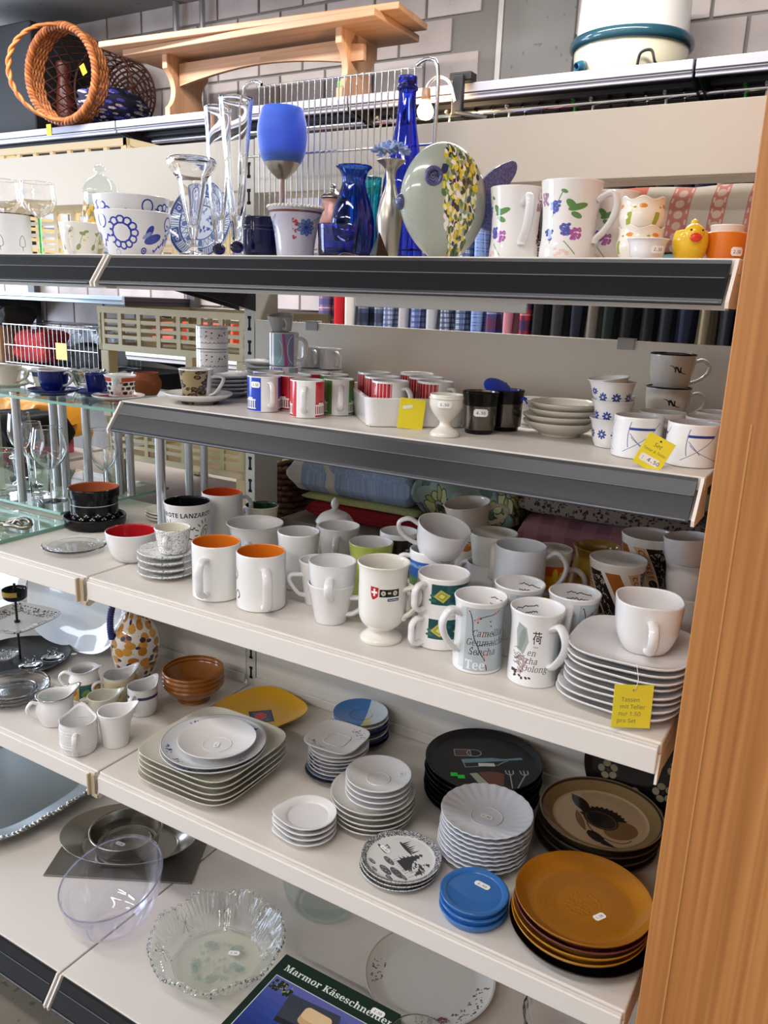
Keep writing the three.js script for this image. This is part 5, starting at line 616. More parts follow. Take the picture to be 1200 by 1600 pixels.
// glass fish
{ const fishTex = canvasTex(512, 512, (k, w, h) => { white(k, w, h, '#a3aca0'); for (let i = 0; i < 5200; i++) { k.fillStyle = ['#b4bbae', '#98a295', '#aeb4a4', '#c4c8ba'][i % 4]; k.fillRect(rnd() * w, rnd() * h, 2, 2); } const cols = ['#e6cf2e', '#f0eee0', '#20233c', '#4d6b34', '#32402a', '#ece6c8', '#d8be2a', '#7d9a4e'];
    for (let i = 0; i < 560; i++) { const v = rnd(), band = 0.27 * (1 - 0.5 * Math.abs(v - 0.3)), cx = 0.665 - 0.04 * Math.sin(v * 3.1) + (v > 0.6 ? -(v - 0.6) * 0.1 : 0), u = cx + rr(-1, 1) * band * (v > 0.72 ? 0.55 : 0.8); k.fillStyle = cols[Math.floor(rnd() * 8)]; dot(k, u * w, v * h, rr(6, 12), rr(9, 19), rr(-0.6, 0.6)); }
    k.fillStyle = '#2a2b58'; dot(k, w * 0.31, h * 0.3, 34, 33); dot(k, w * 0.44, h * 0.24, 18, 24, 0.6); ink(k, '#8088b4', 4); for (const r of [9, 19, 28]) { k.beginPath(); k.arc(w * 0.31, h * 0.3, r, 0.4, 5.8); k.stroke(); } });
  const t = thing('glass_fish', 'round glass fish with a yellow, white and green speckled flank', 'figurine', [0.57, A, 0.25], 44 * RAD);
  const body = new THREE.SphereGeometry(1, 48, 40), P = body.attributes.position, U = body.attributes.uv; for (let i = 0; i < P.count; i++) { let x = P.getX(i), y = P.getY(i), z = P.getZ(i); const low = y < 0 ? 1 - 0.2 * y * y : 1; P.setXYZ(i, x * 0.0645 * low + (y < 0 ? -y * 0.004 : 0), y * 0.0815, z * 0.03); U.setXY(i, 0.5 + x * 0.5, 0.5 + y * 0.5); } body.computeVertexNormals(); body.translate(0, 0.0805, 0);
  part(t, 'body', body, new THREE.MeshPhysicalMaterial({ color: 0xffffff, map: fishTex, roughness: 0.3, clearcoat: 1, clearcoatRoughness: 0.08 }));
  const blue = noiseTex(64, 64, (u, v) => { const n = vn(u * 2, v, 30); return [40 + n * 60, 44 + n * 64, 92 + n * 70]; }, true), fm = new THREE.MeshPhysicalMaterial({ color: 0xffffff, map: blue, roughness: 0.35, clearcoat: 0.6 });
  const fin = (pts) => { const s = new THREE.Shape(); s.moveTo(...pts[0]); for (let i = 1; i + 1 < pts.length; i += 2) s.quadraticCurveTo(...pts[i], ...pts[i + 1]); const g = new THREE.ExtrudeGeometry(s, { depth: 0.006, bevelEnabled: true, bevelSize: 0.0025, bevelThickness: 0.0025, bevelSegments: 3, curveSegments: 10 }); g.translate(0, 0, -0.003); for (let i = 0; i < g.attributes.uv.count; i++) g.attributes.uv.setXY(i, g.attributes.position.getX(i) * 20, g.attributes.position.getY(i) * 20); return g; };
  const tail = part(t, 'tail_fin', fin([[0.068, 0.112], [0.08, 0.135], [0.112, 0.146], [0.121, 0.146], [0.117, 0.132], [0.106, 0.108], [0.088, 0.104], [0.108, 0.09], [0.094, 0.058], [0.085, 0.044], [0.07, 0.06], [0.062, 0.09], [0.068, 0.112]]), fm); tail.position.set(-0.012, -0.004, 0); const m = new THREE.SphereGeometry(0.0085, 16, 12); m.scale(0.9, 1.3, 1); m.translate(-0.0645, 0.078, 0.003); part(t, 'mouth', m, fm); const e = new THREE.TorusGeometry(0.0105, 0.0032, 8, 24); e.translate(-0.0235, 0.1125, 0.0262); part(t, 'eye', e, fm);
  const g2 = thing('gift_tag', 'dark blue paper tag hanging behind the glass fish', 'tag', [0.669, A + 0.03, 0.178], 30.13 * RAD); const tx = canvasTex(128, 64, (k, w, h) => { k.fillStyle = '#1c2348'; k.fillRect(0, 0, w, h); k.fillStyle = '#e6e8f0'; k.font = '40px serif'; k.fillText('...ore', 14, 44); }); part(g2, 'card', span(-0.021, 0.021, -0.01, 0.01, -0.0006, 0, 0.0002), std(0x1c2348, 0.5)); const f = part(g2, 'print', new THREE.PlaneGeometry(0.04, 0.019), std(0xffffff, 0.5, 0, { map: tx })); f.position.z = 0.0002; g2.rotation.z = 0.55; }
for (let k = 0; k < 5; k++) solo('glass_saucer', plateGeo(0.037, 0.009, { rb: 0.6, t: 0.002 }), M.greyGlass, `clear glass saucer behind the fish, ${ORD[4 - k]} of its pile`, 'saucer', [0.662, A + k * 0.0075, 0.112], 0, 'glass saucers behind the fish');
solo('drinking_glass', lathe([[0, 0.001], [0.011, 0], [0.012, 0.002], [0.0135, 0.07], [0.013, 0.0705], [0.0125, 0.07], [0.011, 0.006], [0, 0.005]], 0.07, 24), M.glass, 'narrow clear glass beside the fish tail', 'glass', [0.6505, A, 0.205]);
// blackberry mugs
const berryMug = wrapTex(1024, 420, '#e8e5e2', (k, w, h) => { for (const d of [-78, 100]) { k.save(); k.translate(col(w, d), 0); k.scale(1.5, 1.1); const x = -16; k.fillStyle = '#5c8a4a'; for (const [a, b, r, s, q] of [[40, 120, 30, 15, 0.9], [66, 130, 40, 15, -0.35], [62, 168, 24, 13, 0.5], [10, 60, 14, 8, 0.5]]) dot(k, x + a, b, r, s, q); ink(k, '#6d8f56', 4); curve(k, [[x + 6, 56], [x - 16, 110], [x - 40, 180], [x - 50, 230], [x - 42, 300]]); curve(k, [[x + 20, 290], [x + 46, 320], [x + 66, 350]]);
  for (const [a, b, c] of [[-26, 130, '#4a52a8'], [20, 236, '#4e4ba6'], [-52, 262, '#3f478e'], [64, 258, '#a6509c'], [-80, 92, '#a2788e']]) for (let i = 0; i < 22; i++) { k.fillStyle = c; dot(k, x + a + rr(-19, 19), b + rr(-26, 26), 7.5); k.fillStyle = 'rgba(190,190,235,0.55)'; dot(k, x + a + rr(-17, 17), b + rr(-24, 24), 2.6); } k.fillStyle = '#e0c8bc'; for (let i = 0; i < 12; i++) dot(k, x + 10 + rr(-24, 30), 344 + rr(-18, 18), 8, 6); k.restore(); } });
const bm = cup('tall_mug', 'tall white mug with blackberries and a curled handle', 'mug', [0.7649, A, 0.262], 0.0406, 0.1005, { prof: [[0.84, 0], [0.9, 0.03], [0.9, 0.15], [0.86, 0.3], [0.88, 0.6], [0.95, 0.85], [1, 1]], tex: berryMug, lining: M.warmWhite, a: 34, handle: { kind: 'S', s: 0.024, y1: 0.82, y0: 0.26, th: 0.0045, w: 1.5 }, group: 'blackberry mugs' });
{ const d = dup(bm, 'white mug with blackberry print, its handle facing straight out', [0.6735, A, 0.225], face(80)); d.scale.set(0.94, 1, 0.94); stickRound(d, '2.50', 0.0402, 48, 0.088, 0.018, 0.011); }
{ const d = dup(bm, 'white mug half hidden between the blackberry mug and the egg cups', [0.8, A, 0.19], face(60)); d.scale.set(0.86, 0.95, 0.86); }
// egg cups
const spotTex = canvasTex(512, 256, (k, w, h) => { white(k, w, h, '#eee5d6'); for (let i = 0; i < 10; i++) { const x = i * w / 10 + 12; if (i % 2) { k.fillStyle = '#e08a2c'; dot(k, x, 62, 16, 14); } else { k.fillStyle = '#9aa83a'; k.save(); k.translate(x, 150); k.rotate(0.1); k.beginPath(); k.roundRect(-10, -46, 20, 96, 8); k.fill(); k.restore(); dot(k, x + 20, 70, 7); } } });
const spGeoOpts = { prof: [[0.72, 0], [0.8, 0.05], [1.0, 0.35], [1.02, 0.55], [0.95, 0.8], [1, 1]], tex: spotTex, lining: M.cream, handle: false };
const wavy = (t) => { for (const m of t.children) { m.geometry = m.geometry.clone(); const P = m.geometry.attributes.position; for (let i = 0; i < P.count; i++) if (P.getY(i) > 0.032) { const a = Math.atan2(P.getZ(i), P.getX(i)); P.setY(i, P.getY(i) + 0.0022 * Math.cos(a * 6) * (P.getY(i) - 0.032) / 0.01); } } return t; };
const sp = wavy(cup('egg_cup', 'lower of two stacked spotted egg cups', 'egg cup', [0.8605, A, 0.262], 0.0285, 0.0425, { ...spGeoOpts, turn: 0.2, group: 'spotted egg cups' }));
{ const d = dup(sp, 'upper of two stacked spotted egg cups with orange dots', [0.8595, A + 0.034, 0.2625], 0.75); d.scale.set(0.97, 1, 0.97); }
{ const t = cup('egg_cup', 'plain white egg cup in front of the spotted ones', 'egg cup', [0.8835, A, 0.3165], 0.0255, 0.0246, { prof: 'flare', handle: false, t: 0.0022 }); stickRound(t, '2.50', 0.0225, -42, 0.0115, 0.018, 0.009, 0.2); }
{ const t = thing('egg_cup', 'yellow chick-shaped egg cup with a red beak', 'egg cup', [0.929, A, 0.298], face(92)); const b = glaze(0xe6bc1c, 0.12); part(t, 'body', lathe(smooth([[0, 0.003], [0.013, 0.001], [0.0155, 0.003], [0.02, 0.014], [0.0205, 0.026], [0.0185, 0.034], [0.0165, 0.0345], [0.0165, 0.03], [0.013, 0.012], [0, 0.01]], 40), 0.04), b);
  const hd = new THREE.SphereGeometry(0.0125, 20, 14); hd.translate(0.0105, 0.0305, 0); const tf = new THREE.SphereGeometry(0.005, 12, 8); tf.translate(0.0085, 0.0425, 0); part(t, 'head', merge([hd, tf]), b); const bk = new THREE.SphereGeometry(0.0062, 16, 12); bk.scale(0.7, 0.85, 1.15); bk.translate(0.0225, 0.026, 0.001); part(t, 'beak', bk, glaze(0xd8321c)); for (const s of [-1, 1]) { const e = new THREE.SphereGeometry(0.0012, 8, 6); e.translate(0.0205, 0.0345, s * 0.0068); part(t, 'eye', e, M.black); } }
{ const t = cup('egg_cup', 'orange egg cup with a price sticker by the cabinet', 'egg cup', [0.9655, A, 0.275], 0.024, 0.0345, { prof: [[0.78, 0], [0.86, 0.04], [0.97, 0.4], [1, 0.8], [1, 1]], mat: glaze(0xd9761c), lining: M.orangeRed, handle: false, turn: 0 }); stickRound(t, '2.50', 0.0238, -45, 0.012, 0.016, 0.01); }
cup('egg_cup', 'white egg cup peeping out behind the orange one', 'egg cup', [0.956, A, 0.215], 0.0208, 0.0485, { prof: 'steep', handle: false, t: 0.0022 });
// ---------- plate shelf ----------
const D = boardY.D;
// milk jug: a cup whose rim is pulled out into a spout
function creamer(name, label, cat, pos, R, H, a, spoutA, o = {}) {
  const g = cup(name, label, cat, pos, R, H, { ...o, a, group: o.group ?? 'milk jugs' }), d = -(spoutA - a) * RAD; // spout direction in the jug's own frame
  for (const m of g.children) if (['body', 'interior', 'rim'].includes(m.name)) { const P = m.geometry.attributes.position; for (let i = 0; i < P.count; i++) { const x = P.getX(i), y = P.getY(i), z = P.getZ(i), an = Math.atan2(z, x), f = Math.max(0, Math.cos(an - (-d * -1))), k = Math.pow(f, o.sharp ?? 7) * Math.pow(Math.max(0, (y / H - 0.55) / 0.45), 1.6), r = Math.hypot(x, z) / R; P.setXYZ(i, x + Math.cos(-d * -1) * (o.spout ?? 0.014) * k * r, y + (o.lift ?? 0.006) * k, z + Math.sin(-d * -1) * (o.spout ?? 0.014) * k * r); } m.geometry.computeVertexNormals(); seamFix(m.geometry); }
  return g;
}
function seamFix(g) { // average normals of vertices that coincide
  const P = g.attributes.position, N = g.attributes.normal, map = new Map(); for (let i = 0; i < P.count; i++) { const k = `${P.getX(i).toFixed(5)},${P.getY(i).toFixed(5)},${P.getZ(i).toFixed(5)}`; (map.get(k) ?? map.set(k, []).get(k)).push(i); }
  for (const l of map.values()) if (l.length > 1) { const v = V3(0, 0, 0); for (const i of l) v.add(V3(N.getX(i), N.getY(i), N.getZ(i))); v.normalize(); for (const i of l) N.setXYZ(i, v.x, v.y, v.z); }
}
const jugProf = [[0.78, 0], [0.88, 0.04], [0.98, 0.3], [1.0, 0.6], [0.98, 0.85], [0.94, 1]];
{ const c = creamer('milk_jug', 'ribbed white milk jug nearest the shelf edge', 'jug', [-0.0922, D, 0.4135], 0.0362, 0.067, 78, 258, { prof: jugProf, lift: 0.011, handle: { s: 0.016, y1: 0.78, y0: 0.16, th: 0.0026, w: 2 } }); for (let i = 0; i < 7; i++) { const q = new THREE.TorusGeometry(0.0355, 0.0009, 6, 48); q.rotateX(Math.PI / 2); q.translate(0, 0.018 + i * 0.0058, 0); part(c, 'rib', q, M.white); } }
creamer('milk_jug', 'smooth tapered white milk jug pointing its spout right', 'jug', [-0.0516, D, 0.3583], 0.033, 0.074, 158, 345, { prof: [[0.72, 0], [0.78, 0.04], [0.87, 0.4], [0.95, 0.75], [1, 1]], spout: 0.017, lift: 0.01, handle: false });
{ const c = creamer('milk_jug', 'silver-rimmed white milk jug with a green sticker', 'jug', [-0.2207, D, 0.3697], 0.0365, 0.0645, 148, 330, { prof: [[0.66, 0], [0.8, 0.04], [1.02, 0.35], [1, 0.6], [0.88, 0.85], [0.92, 1]], spout: 0.02, lift: 0.012, rim: M.steel, handle: { kind: 'C', s: 0.02, y1: 0.8, y0: 0.16, th: 0.0036 } }); const s = part(c, 'price_sticker', bx(0.015, 0.0006, 0.011), M.greenTag, 'bright green sticker'); s.position.set(0.018, 0.071, -0.023); s.rotation.set(0.3, 0.5, 0.2); }
const bandJug = canvasTex(512, 256, (k, w, h) => { white(k, w, h, '#e8e7e6'); k.fillStyle = '#28305c'; for (let x = 0; x < w; x += 4) if (Math.abs(((x - col(w, 0)) + w) % w - 0) > 22) k.fillRect(x, 62, 4, 26); });
creamer('milk_jug', 'white milk jug with a dark blue band', 'jug', [-0.104, D, 0.2362], 0.0321, 0.0631, 108, 275, { prof: jugProf, tex: bandJug, lining: M.white, lift: 0.01, handle: { s: 0.013, y1: 0.8, y0: 0.28, th: 0.0028, w: 1.9 } });
const patchJug = canvasTex(512, 256, (k, w, h) => { white(k, w, h, '#e8e6e3'); for (let i = 0; i < 8; i++) { const x = i * w / 8; k.fillStyle = ['#1d5a66', '#d8953c', '#2c4f8e', '#c9a84c'][i % 4]; k.fillRect(x, 98, w / 8, 120); k.fillStyle = ['#7a9a3c', '#f0d890', '#2a8a6a', '#a8562c'][i % 4]; dot(k, x + 32, 160, 18, 30, 0.5); } ink(k, '#b58a3c', 4); line(k, [[0, 96], [w, 96]]); line(k, [[0, 220], [w, 220]]); });
creamer('milk_jug', 'white milk jug with a teal and orange patchwork band', 'jug', [-0.254, D, 0.266], 0.0326, 0.074, 178, 338, { prof: [[0.8, 0], [0.95, 0.06], [1.06, 0.35], [1.02, 0.62], [0.84, 0.86], [0.9, 1]], tex: patchJug, lining: M.white, spout: 0.02, lift: 0.016, handle: { kind: 'C', s: 0.024, y1: 0.82, y0: 0.3, th: 0.0036 } });
const leafJug = canvasTex(512, 256, (k, w, h) => { white(k, w, h, '#e6d9ae'); k.fillStyle = '#e8e4d8'; k.fillRect(0, 0, w, 30); for (let i = 0; i < 4; i++) { const x = i * w / 4 + 60; k.fillStyle = '#e9e4cf'; k.fillRect(x - 34, 110, 68, 110); ink(k, '#b8a878', 3); k.strokeRect(x - 34, 110, 68, 110); k.fillStyle = '#4f7d44'; dot(k, x, 170, 12, 30, 0.7); k.fillStyle = '#dcb45c'; k.fillRect(x + 40, 60, 22, 130); } });
creamer('milk_jug', 'cream and yellow milk jug with green leaf squares', 'jug', [-0.1945, D, 0.223], 0.0328, 0.0585, 148, 338, { prof: jugProf, tex: leafJug, lining: M.white, spout: 0.02, lift: 0.014, handle: { kind: 'C', s: 0.022, y1: 0.8, y0: 0.2, th: 0.0036 } });
creamer('sauce_jug', 'low white sauce jug in the middle of the milk jugs', 'jug', [-0.163, D, 0.2945], 0.031, 0.0479, 165, 345, { prof: 'capp', mat: glaze(0xc9c4b6), spout: 0.018, lift: 0.012, handle: { s: 0.014 } });
// brown bowls
const bowl0 = cup('bowl', 'topmost of three stacked brown glazed footed bowls', 'bowl', [-0.0565, D + 0.021, 0.1299], 0.0679, 0.055, { prof: [[0.53, 0], [0.5, 0.1], [0.56, 0.2], [0.82, 0.46], [0.99, 0.72], [1.0, 0.78], [0.975, 0.83], [1.01, 0.9], [1, 1]], n: 46, mat: M.brownBowl, handle: false, t: 0.004, floor: 0.012, group: 'brown footed bowls' });
dup(bowl0, 'middle of three stacked brown glazed footed bowls', [-0.057, D + 0.0105, 0.13]); dup(bowl0, 'lowest of three stacked brown glazed footed bowls, its foot showing', [-0.0562, D, 0.1297]);
// painted jug with blue handle
{ const tex = canvasTex(640, 640, (k, w, h) => { white(k, w, h, '#e4ddd2'); for (let i = 0; i < 95; i++) { const x = (i % 10) * 64 + rr(-14, 14), y = Math.floor(i / 10) * 66 + rr(0, 40); k.fillStyle = ['#c8892f', '#d49a42', '#b97a2a'][i % 3]; dot(k, x, y, rr(19, 26), rr(27, 38)); } for (let i = 0; i < 95; i++) { k.fillStyle = i % 3 ? '#2c2a55' : '#3a2030'; dot(k, rnd() * w, rnd() * h, rr(9, 14), rr(12, 20), rr(-0.4, 0.4)); } for (let i = 0; i < 160; i++) { k.fillStyle = '#3f4a86'; dot(k, rnd() * w, rnd() * h, 2.5); } });
  const t = thing('painted_jug', 'pottery jug with orange and blue spots and a ribbed blue handle', 'jug', [-0.2605, D, 0.1091], face(140)); part(t, 'body', lathe(smooth([[0, 0.003], [0.036, 0.002], [0.04, 0], [0.043, 0.004], [0.053, 0.04], [0.0568, 0.08], [0.052, 0.108], [0.037, 0.133], [0.0235, 0.152], [0.02, 0.168], [0.0195, 0.185], [0.024, 0.2], [0.022, 0.2], [0.0165, 0.185], [0.017, 0.165], [0.03, 0.135], [0, 0.1]], 80), 0.2, 48), glaze(0xffffff, 0.1, { map: tex }));
  const hp = [[0.019, 0.182, 0], [0.028, 0.192, 0], [0.046, 0.186, 0], [0.056, 0.16, 0], [0.0585, 0.13, 0], [0.0565, 0.1, 0]]; const h = part(t, 'handle', tube(hp, 0.0075, 34, 10), glaze(0x1f2c6c), 'dark blue ribbed handle'); const cv = new THREE.CatmullRomCurve3(hp.map((p) => V3(...p)), false, 'centripetal'); for (let i = 1; i < 20; i++) { const u = i / 20, p = cv.getPointAt(u), tg = cv.getTangentAt(u), r = part(h, 'ridge', ringGeo(), glaze(0x2a3a86)); r.position.copy(p); r.quaternion.setFromUnitVectors(V3(0, 0, 1), tg); }
  const c = part(t, 'price_tag', bx(0.018, 0.022, 0.0008), M.paper, 'white paper tag'); c.position.set(0.05, 0.035, 0.024); c.rotation.y = 1.15; }
function ringGeo() { return (ringGeo.g ??= new THREE.TorusGeometry(0.0074, 0.0012, 6, 16)); }
// white platter and plate leaning at the back
{ const p = solo('platter', plateGeo(0.18, 0.026, { rb: 0.62, well: 0.66, sq: 3.2, e: 1.5, seg: 96 }), glaze(0xdce2e6, 0.06), 'large rounded-square white platter leaning on the back panel', 'platter', [-0.495, D + 0.183, 0.052]); p.rotation.order = 'XYZ'; p.rotation.x = 1.3; p.position.y = D + 0.174; }
{ const p = solo('plate', plateGeo(0.13, 0.018, { rb: 0.6 }), M.warmWhite, 'round white plate leaning behind the tiered stand, cut off at left', 'plate', [-0.83, D + 0.127, 0.058]); p.rotation.x = 1.28; }
// tiered stand
{ const t = thing('cake_stand', 'black two-tier stand with a printed square plate', 'cake stand', [-0.535, D, 0.226]); part(t, 'base_plate', plateGeo(0.118, 0.016, { rb: 0.7, well: 0.75 }), M.matBlack, 'large round black plate'); part(t, 'pole', rod([0, 0.006, 0], [0, 0.2, 0], 0.003, 12), M.blackMetal); const news = canvasTex(384, 384, (k, w, h) => { white(k, w, h, '#d8d8d4'); k.fillStyle = '#1e1e20'; for (const [x0, y0, ww, hh] of [[20, 20, 340, 60], [20, 300, 340, 60], [20, 100, 60, 190], [300, 100, 60, 190]]) for (let i = 0; i < ww * hh / 90; i++) k.fillRect(x0 + rnd() * ww, y0 + rnd() * hh, rr(3, 14), 4); });
  const sp = part(t, 'upper_plate', plateGeo(0.083, 0.02, { rb: 0.45, well: 0.5, sq: 4, e: 2 }), glaze(0xffffff, 0.1, { map: news }), 'square plate printed in black'); sp.position.y = 0.095; sp.rotation.y = 0.15; part(sp, 'collar', rod([0, 0.004, 0], [0, 0.011, 0], 0.0065, 16), M.blackMetal); const d = part(t, 'top_dish', lathe([[0, 0.16], [0.02, 0.16], [0.027, 0.166], [0.0285, 0.186], [0.027, 0.187], [0.025, 0.17], [0, 0.166]], 0.2), M.black, 'small black dish'); part(d, 'gold_label', (() => { const g = new THREE.CylinderGeometry(0.0292, 0.0285, 0.012, 24, 1, true, -0.5, 1.6); g.translate(0, 0.18, 0); return g; })(), std(0xb59a4c, 0.4, 0.6)); }
for (const [x, z, lab] of [[-0.4617, 0.188, 'right one of two clear glass candle holders on the black plate'], [-0.4665, 0.246, 'left one of two clear glass candle holders on the black plate']]) { const t = thing('candle_holder', lab, 'candle holder', [x, D + 0.0125, z], 0, 'glass candle holders'); part(t, 'base', lathe([[0, 0.001], [0.024, 0], [0.027, 0.002], [0.0265, 0.004], [0.012, 0.0085], [0, 0.0085]], 0.01, 32), M.glass); part(t, 'socket', lathe([[0, 0.0088], [0.0115, 0.0088], [0.0118, 0.0225], [0.0105, 0.0235], [0.0092, 0.0225], [0.009, 0.012], [0, 0.012]], 0.02, 32), M.greyGlass); }
{ const t = thing('glass_saucer', 'small cut glass dish on the black plate', 'glass dish', [-0.5621, D + 0.0125, 0.2512]); part(t, 'dish', plateGeo(0.036, 0.01, { rb: 0.7, well: 0.5 }), M.glass); for (let i = 0; i < 10; i++) { const s = new THREE.SphereGeometry(0.005, 8, 5); s.scale(1.6, 0.3, 0.8); s.translate(0.022, 0.0075, 0); s.rotateY(i * Math.PI / 5); part(t, 'cut_petal', s, M.glass); } }
{ const s = sticker('', 0.011, 0.009); solo('price_label', bx(0.012, 0.0006, 0.009), M.paper, 'tiny white paper label on the black plate', 'label', [-0.4335, D + 0.0165, 0.149], 0.6); }
for (let k = 0; k < 3; k++) solo('glass_plate', plateGeo(0.076, 0.017, { rb: 0.62, wave: 12, t: 0.0026 }), M.glass, `clear wavy glass plate at the left, ${['lowest', 'middle', 'topmost'][k]} of three`, 'glass plate', [-0.382, D + k * 0.0085, 0.352], k * 0.4, 'stacked glass plates');
// square plates with smaller plates on top
stack('plate', 'plate', 5, 0.187, D, 0.332, 0.0117, 0.1105, 0.0235, { rb: 0.62, well: 0.66, sq: 5, e: 1.7, seg: 80 }, glaze(0xd9d4c4), 'large square ivory plate', 'the big pile at the joint', 'square ivory plates', (i) => ({ dx: [0, 0.001, 0.0005, 0.001, -0.004][i], dz: [0, 0, 0.001, 0, 0.001][i], turn: [0, 0.01, -0.01, 0.008, 0.02][i] }));
const sprig = canvasTex(512, 512, (k, w, h) => { white(k, w, h, '#d5d5d6'); ink(k, '#7c7f88', 2); k.beginPath(); k.arc(w / 2, h / 2, 252, 0, 7); k.stroke(); for (const a of [0.2, 1.75, 2.3, 3.6, 5.0]) { k.save(); k.translate(w / 2 + Math.cos(a) * 216, h / 2 + Math.sin(a) * 216); k.rotate(a + 1.57); for (let i = 0; i < 8; i++) { k.fillStyle = ['#3a4c96', '#27346e', '#6a7ab4'][i % 3]; dot(k, rr(-34, 34), rr(-12, 12), rr(6, 12), rr(3, 6), rnd() * 3); } k.restore(); } });
stack('plate', 'plate', 2, 0.2, D + 0.0587, 0.3455, 0.0072, 0.096, 0.019, { rb: 0.62, well: 0.68 }, glaze(0xffffff, 0.12, { map: sprig }), 'round plate with blue flower sprigs', 'the ivory pile', 'blue sprig plates', (i) => ({ turn: i * 0.9, dx: i ? 0.001 : 0, dz: i ? 0.003 : 0 }));
{ const s = solo('saucer', plateGeo(0.0715, 0.0225, { rb: 0.52, well: 0.36, e: 1.7, ring: 0.36 }), M.white, 'white saucer with a price sticker on top of the sprig plates', 'saucer', [0.2105, D + 0.0725, 0.3485]); stickFlat(s, '1.50', 0, 0.0075, 0.002, -1.1, 0.018, 0.01); }
// yellow plate
{ const tex = canvasTex(512, 512, (k, w, h) => { white(k, w, h, '#d6a110'); k.save(); k.translate(w * 0.53, h * 0.52); k.rotate(0.5); k.fillStyle = '#10121e'; k.fillRect(-76, -72, 152, 144); k.fillStyle = '#263a72'; k.fillRect(-66, -62, 132, 124); k.fillStyle = '#c43a32'; dot(k, -6, 4, 44, 38); k.fillStyle = '#8e1e24'; for (const [x, y] of [[-24, -10], [0, 12], [14, -14], [-16, 20], [24, 8], [-4, -20]]) dot(k, x, y, 7); k.fillStyle = '#3f7a3a'; dot(k, 44, -34, 14, 9, 0.6); dot(k, -48, 40, 14, 9, 0.6); k.restore(); });
  solo('plate', plateGeo(0.088, 0.026, { rb: 0.5, well: 0.56, sq: 3.2, seg: 72 }), glaze(0xffffff, 0.3, { map: tex }), 'bright yellow squarish plate with a ladybird picture', 'plate', [0.124, D, 0.1135], -15.4 * RAD); }
// small gratin dishes
{ const g = plateGeo(0.0484, 0.0155, { rb: 0.66, well: 0.7, e: 0.6, seg: 64 }).clone(), P = g.attributes.position; for (let i = 0; i < P.count; i++) { const x = P.getX(i), z = P.getZ(i), r = Math.hypot(x, z) / 0.0484, a = Math.atan2(z, x - 0), k = Math.pow(Math.max(0, -Math.cos(a)), 10) * Math.max(0, r - 0.8) / 0.2; P.setX(i, x - k * 0.011); } g.computeVertexNormals(); seamFix(g);
  for (let k = 0; k < 4; k++) solo('gratin_dish', g, M.white, `little white eared dish, ${ORD[3 - k]} of the pile of four`, 'dish', [0.4416, D + k * 0.0102, 0.382], face(0) + [0.1, -0.05, 0.06, 0][k], 'eared white dishes'); }
// saucers in piles
stack('plate', 'plate', 5, 0.5108, D, 0.285, 0.0104, 0.0735, 0.0205, { rb: 0.55, well: 0.6 }, glaze(0xdcd9d2), 'white bread plate', 'the pile under the white saucers', 'white bread plates', (i) => ({ R: [0.0735, 0.073, 0.0735, 0.071, 0.07][i], dx: [0, 0, 0.001, 0.002, -0.001][i] }));
{ const l = stack('saucer', 'saucer', 4, 0.5225, D + 0.0487, 0.2883, 0.0108, 0.0564, 0.0185, { rb: 0.55, well: 0.36, e: 1.5, ring: 0.34 }, M.white, 'white ringed saucer', 'the pile on the bread plates', 'white ringed saucers'); stickFlat(l[3], '1.50', 0.03, 0.0135, -0.028, -0.9, 0.014, 0.013).rotation.x += 0.2; }
const floral = canvasTex(384, 384, (k, w, h) => { white(k, w, h, '#e3e0dd'); for (const [cx, cy] of [[60, 300], [110, 330], [160, 350], [300, 70], [340, 110], [260, 50]]) for (let i = 0; i < 14; i++) { k.fillStyle = ['#7a5a78', '#5c4a5e', '#9a7a8c', '#8a8a70'][i % 4]; dot(k, cx + rr(-26, 26), cy + rr(-18, 18), rr(2, 7), rr(2, 5), rnd() * 3); } });
const blueMark = canvasTex(256, 256, (k, w, h) => { white(k, w, h, '#dcdce0'); ink(k, '#2c3a6e', 9); k.setLineDash([30, 22]); k.beginPath(); k.arc(w / 2, h / 2, 120, 0, 7); k.stroke(); }), mBlueMark = glaze(0xffffff, 0.12, { map: blueMark });
stack('saucer', 'saucer', 9, 0.3784, D, 0.2002, 0.0079, 0.0575, 0.0145, { rb: 0.58, well: 0.4, ring: 0.4 }, M.white, 'white saucer', 'the mixed saucer pile', 'mixed saucers', (i) => (i === 0 ? { what: 'square saucer with mauve flowers', mat: glaze(0xffffff, 0.12, { map: floral }), o: { sq: 4, seg: 72 }, turn: 0.05, R: 0.0535, dy: 0.003 } : i < 3 ? { dx: 0.003, dz: -0.001 } : i < 7 ? { what: 'saucer with blue dashes on its edge', mat: mBlueMark, R: 0.055, dx: 0.001 * (i % 2), turn: i } : i === 7 ? { what: 'grey-blue saucer', mat: glaze(0x8292ac), R: 0.056, dx: -0.002 } : { what: 'dark-rimmed saucer', mat: glaze(0x4a4c50), R: 0.058, dx: -0.003 }));
const half = canvasTex(384, 384, (k, w, h) => { white(k, w, h, '#c9d3dc'); k.translate(w / 2, h / 2); k.rotate(-0.35); k.fillStyle = '#2a72b8'; k.beginPath(); k.moveTo(-400, -400); k.lineTo(40, -400); k.lineTo(40, 400); k.lineTo(-400, 400); k.fill(); k.fillStyle = '#d9cc74'; k.beginPath(); k.moveTo(40, 40); k.lineTo(90, 60); k.lineTo(110, 240); k.lineTo(40, 240); k.fill(); });
const navyEdge = canvasTex(256, 256, (k, w, h) => { white(k, w, h, '#c6cdd8'); ink(k, '#1c2a6a', 22); k.beginPath(); k.arc(w / 2, h / 2, 124, 0, 7); k.stroke(); }), mNavyEdge = glaze(0xffffff, 0.12, { map: navyEdge });
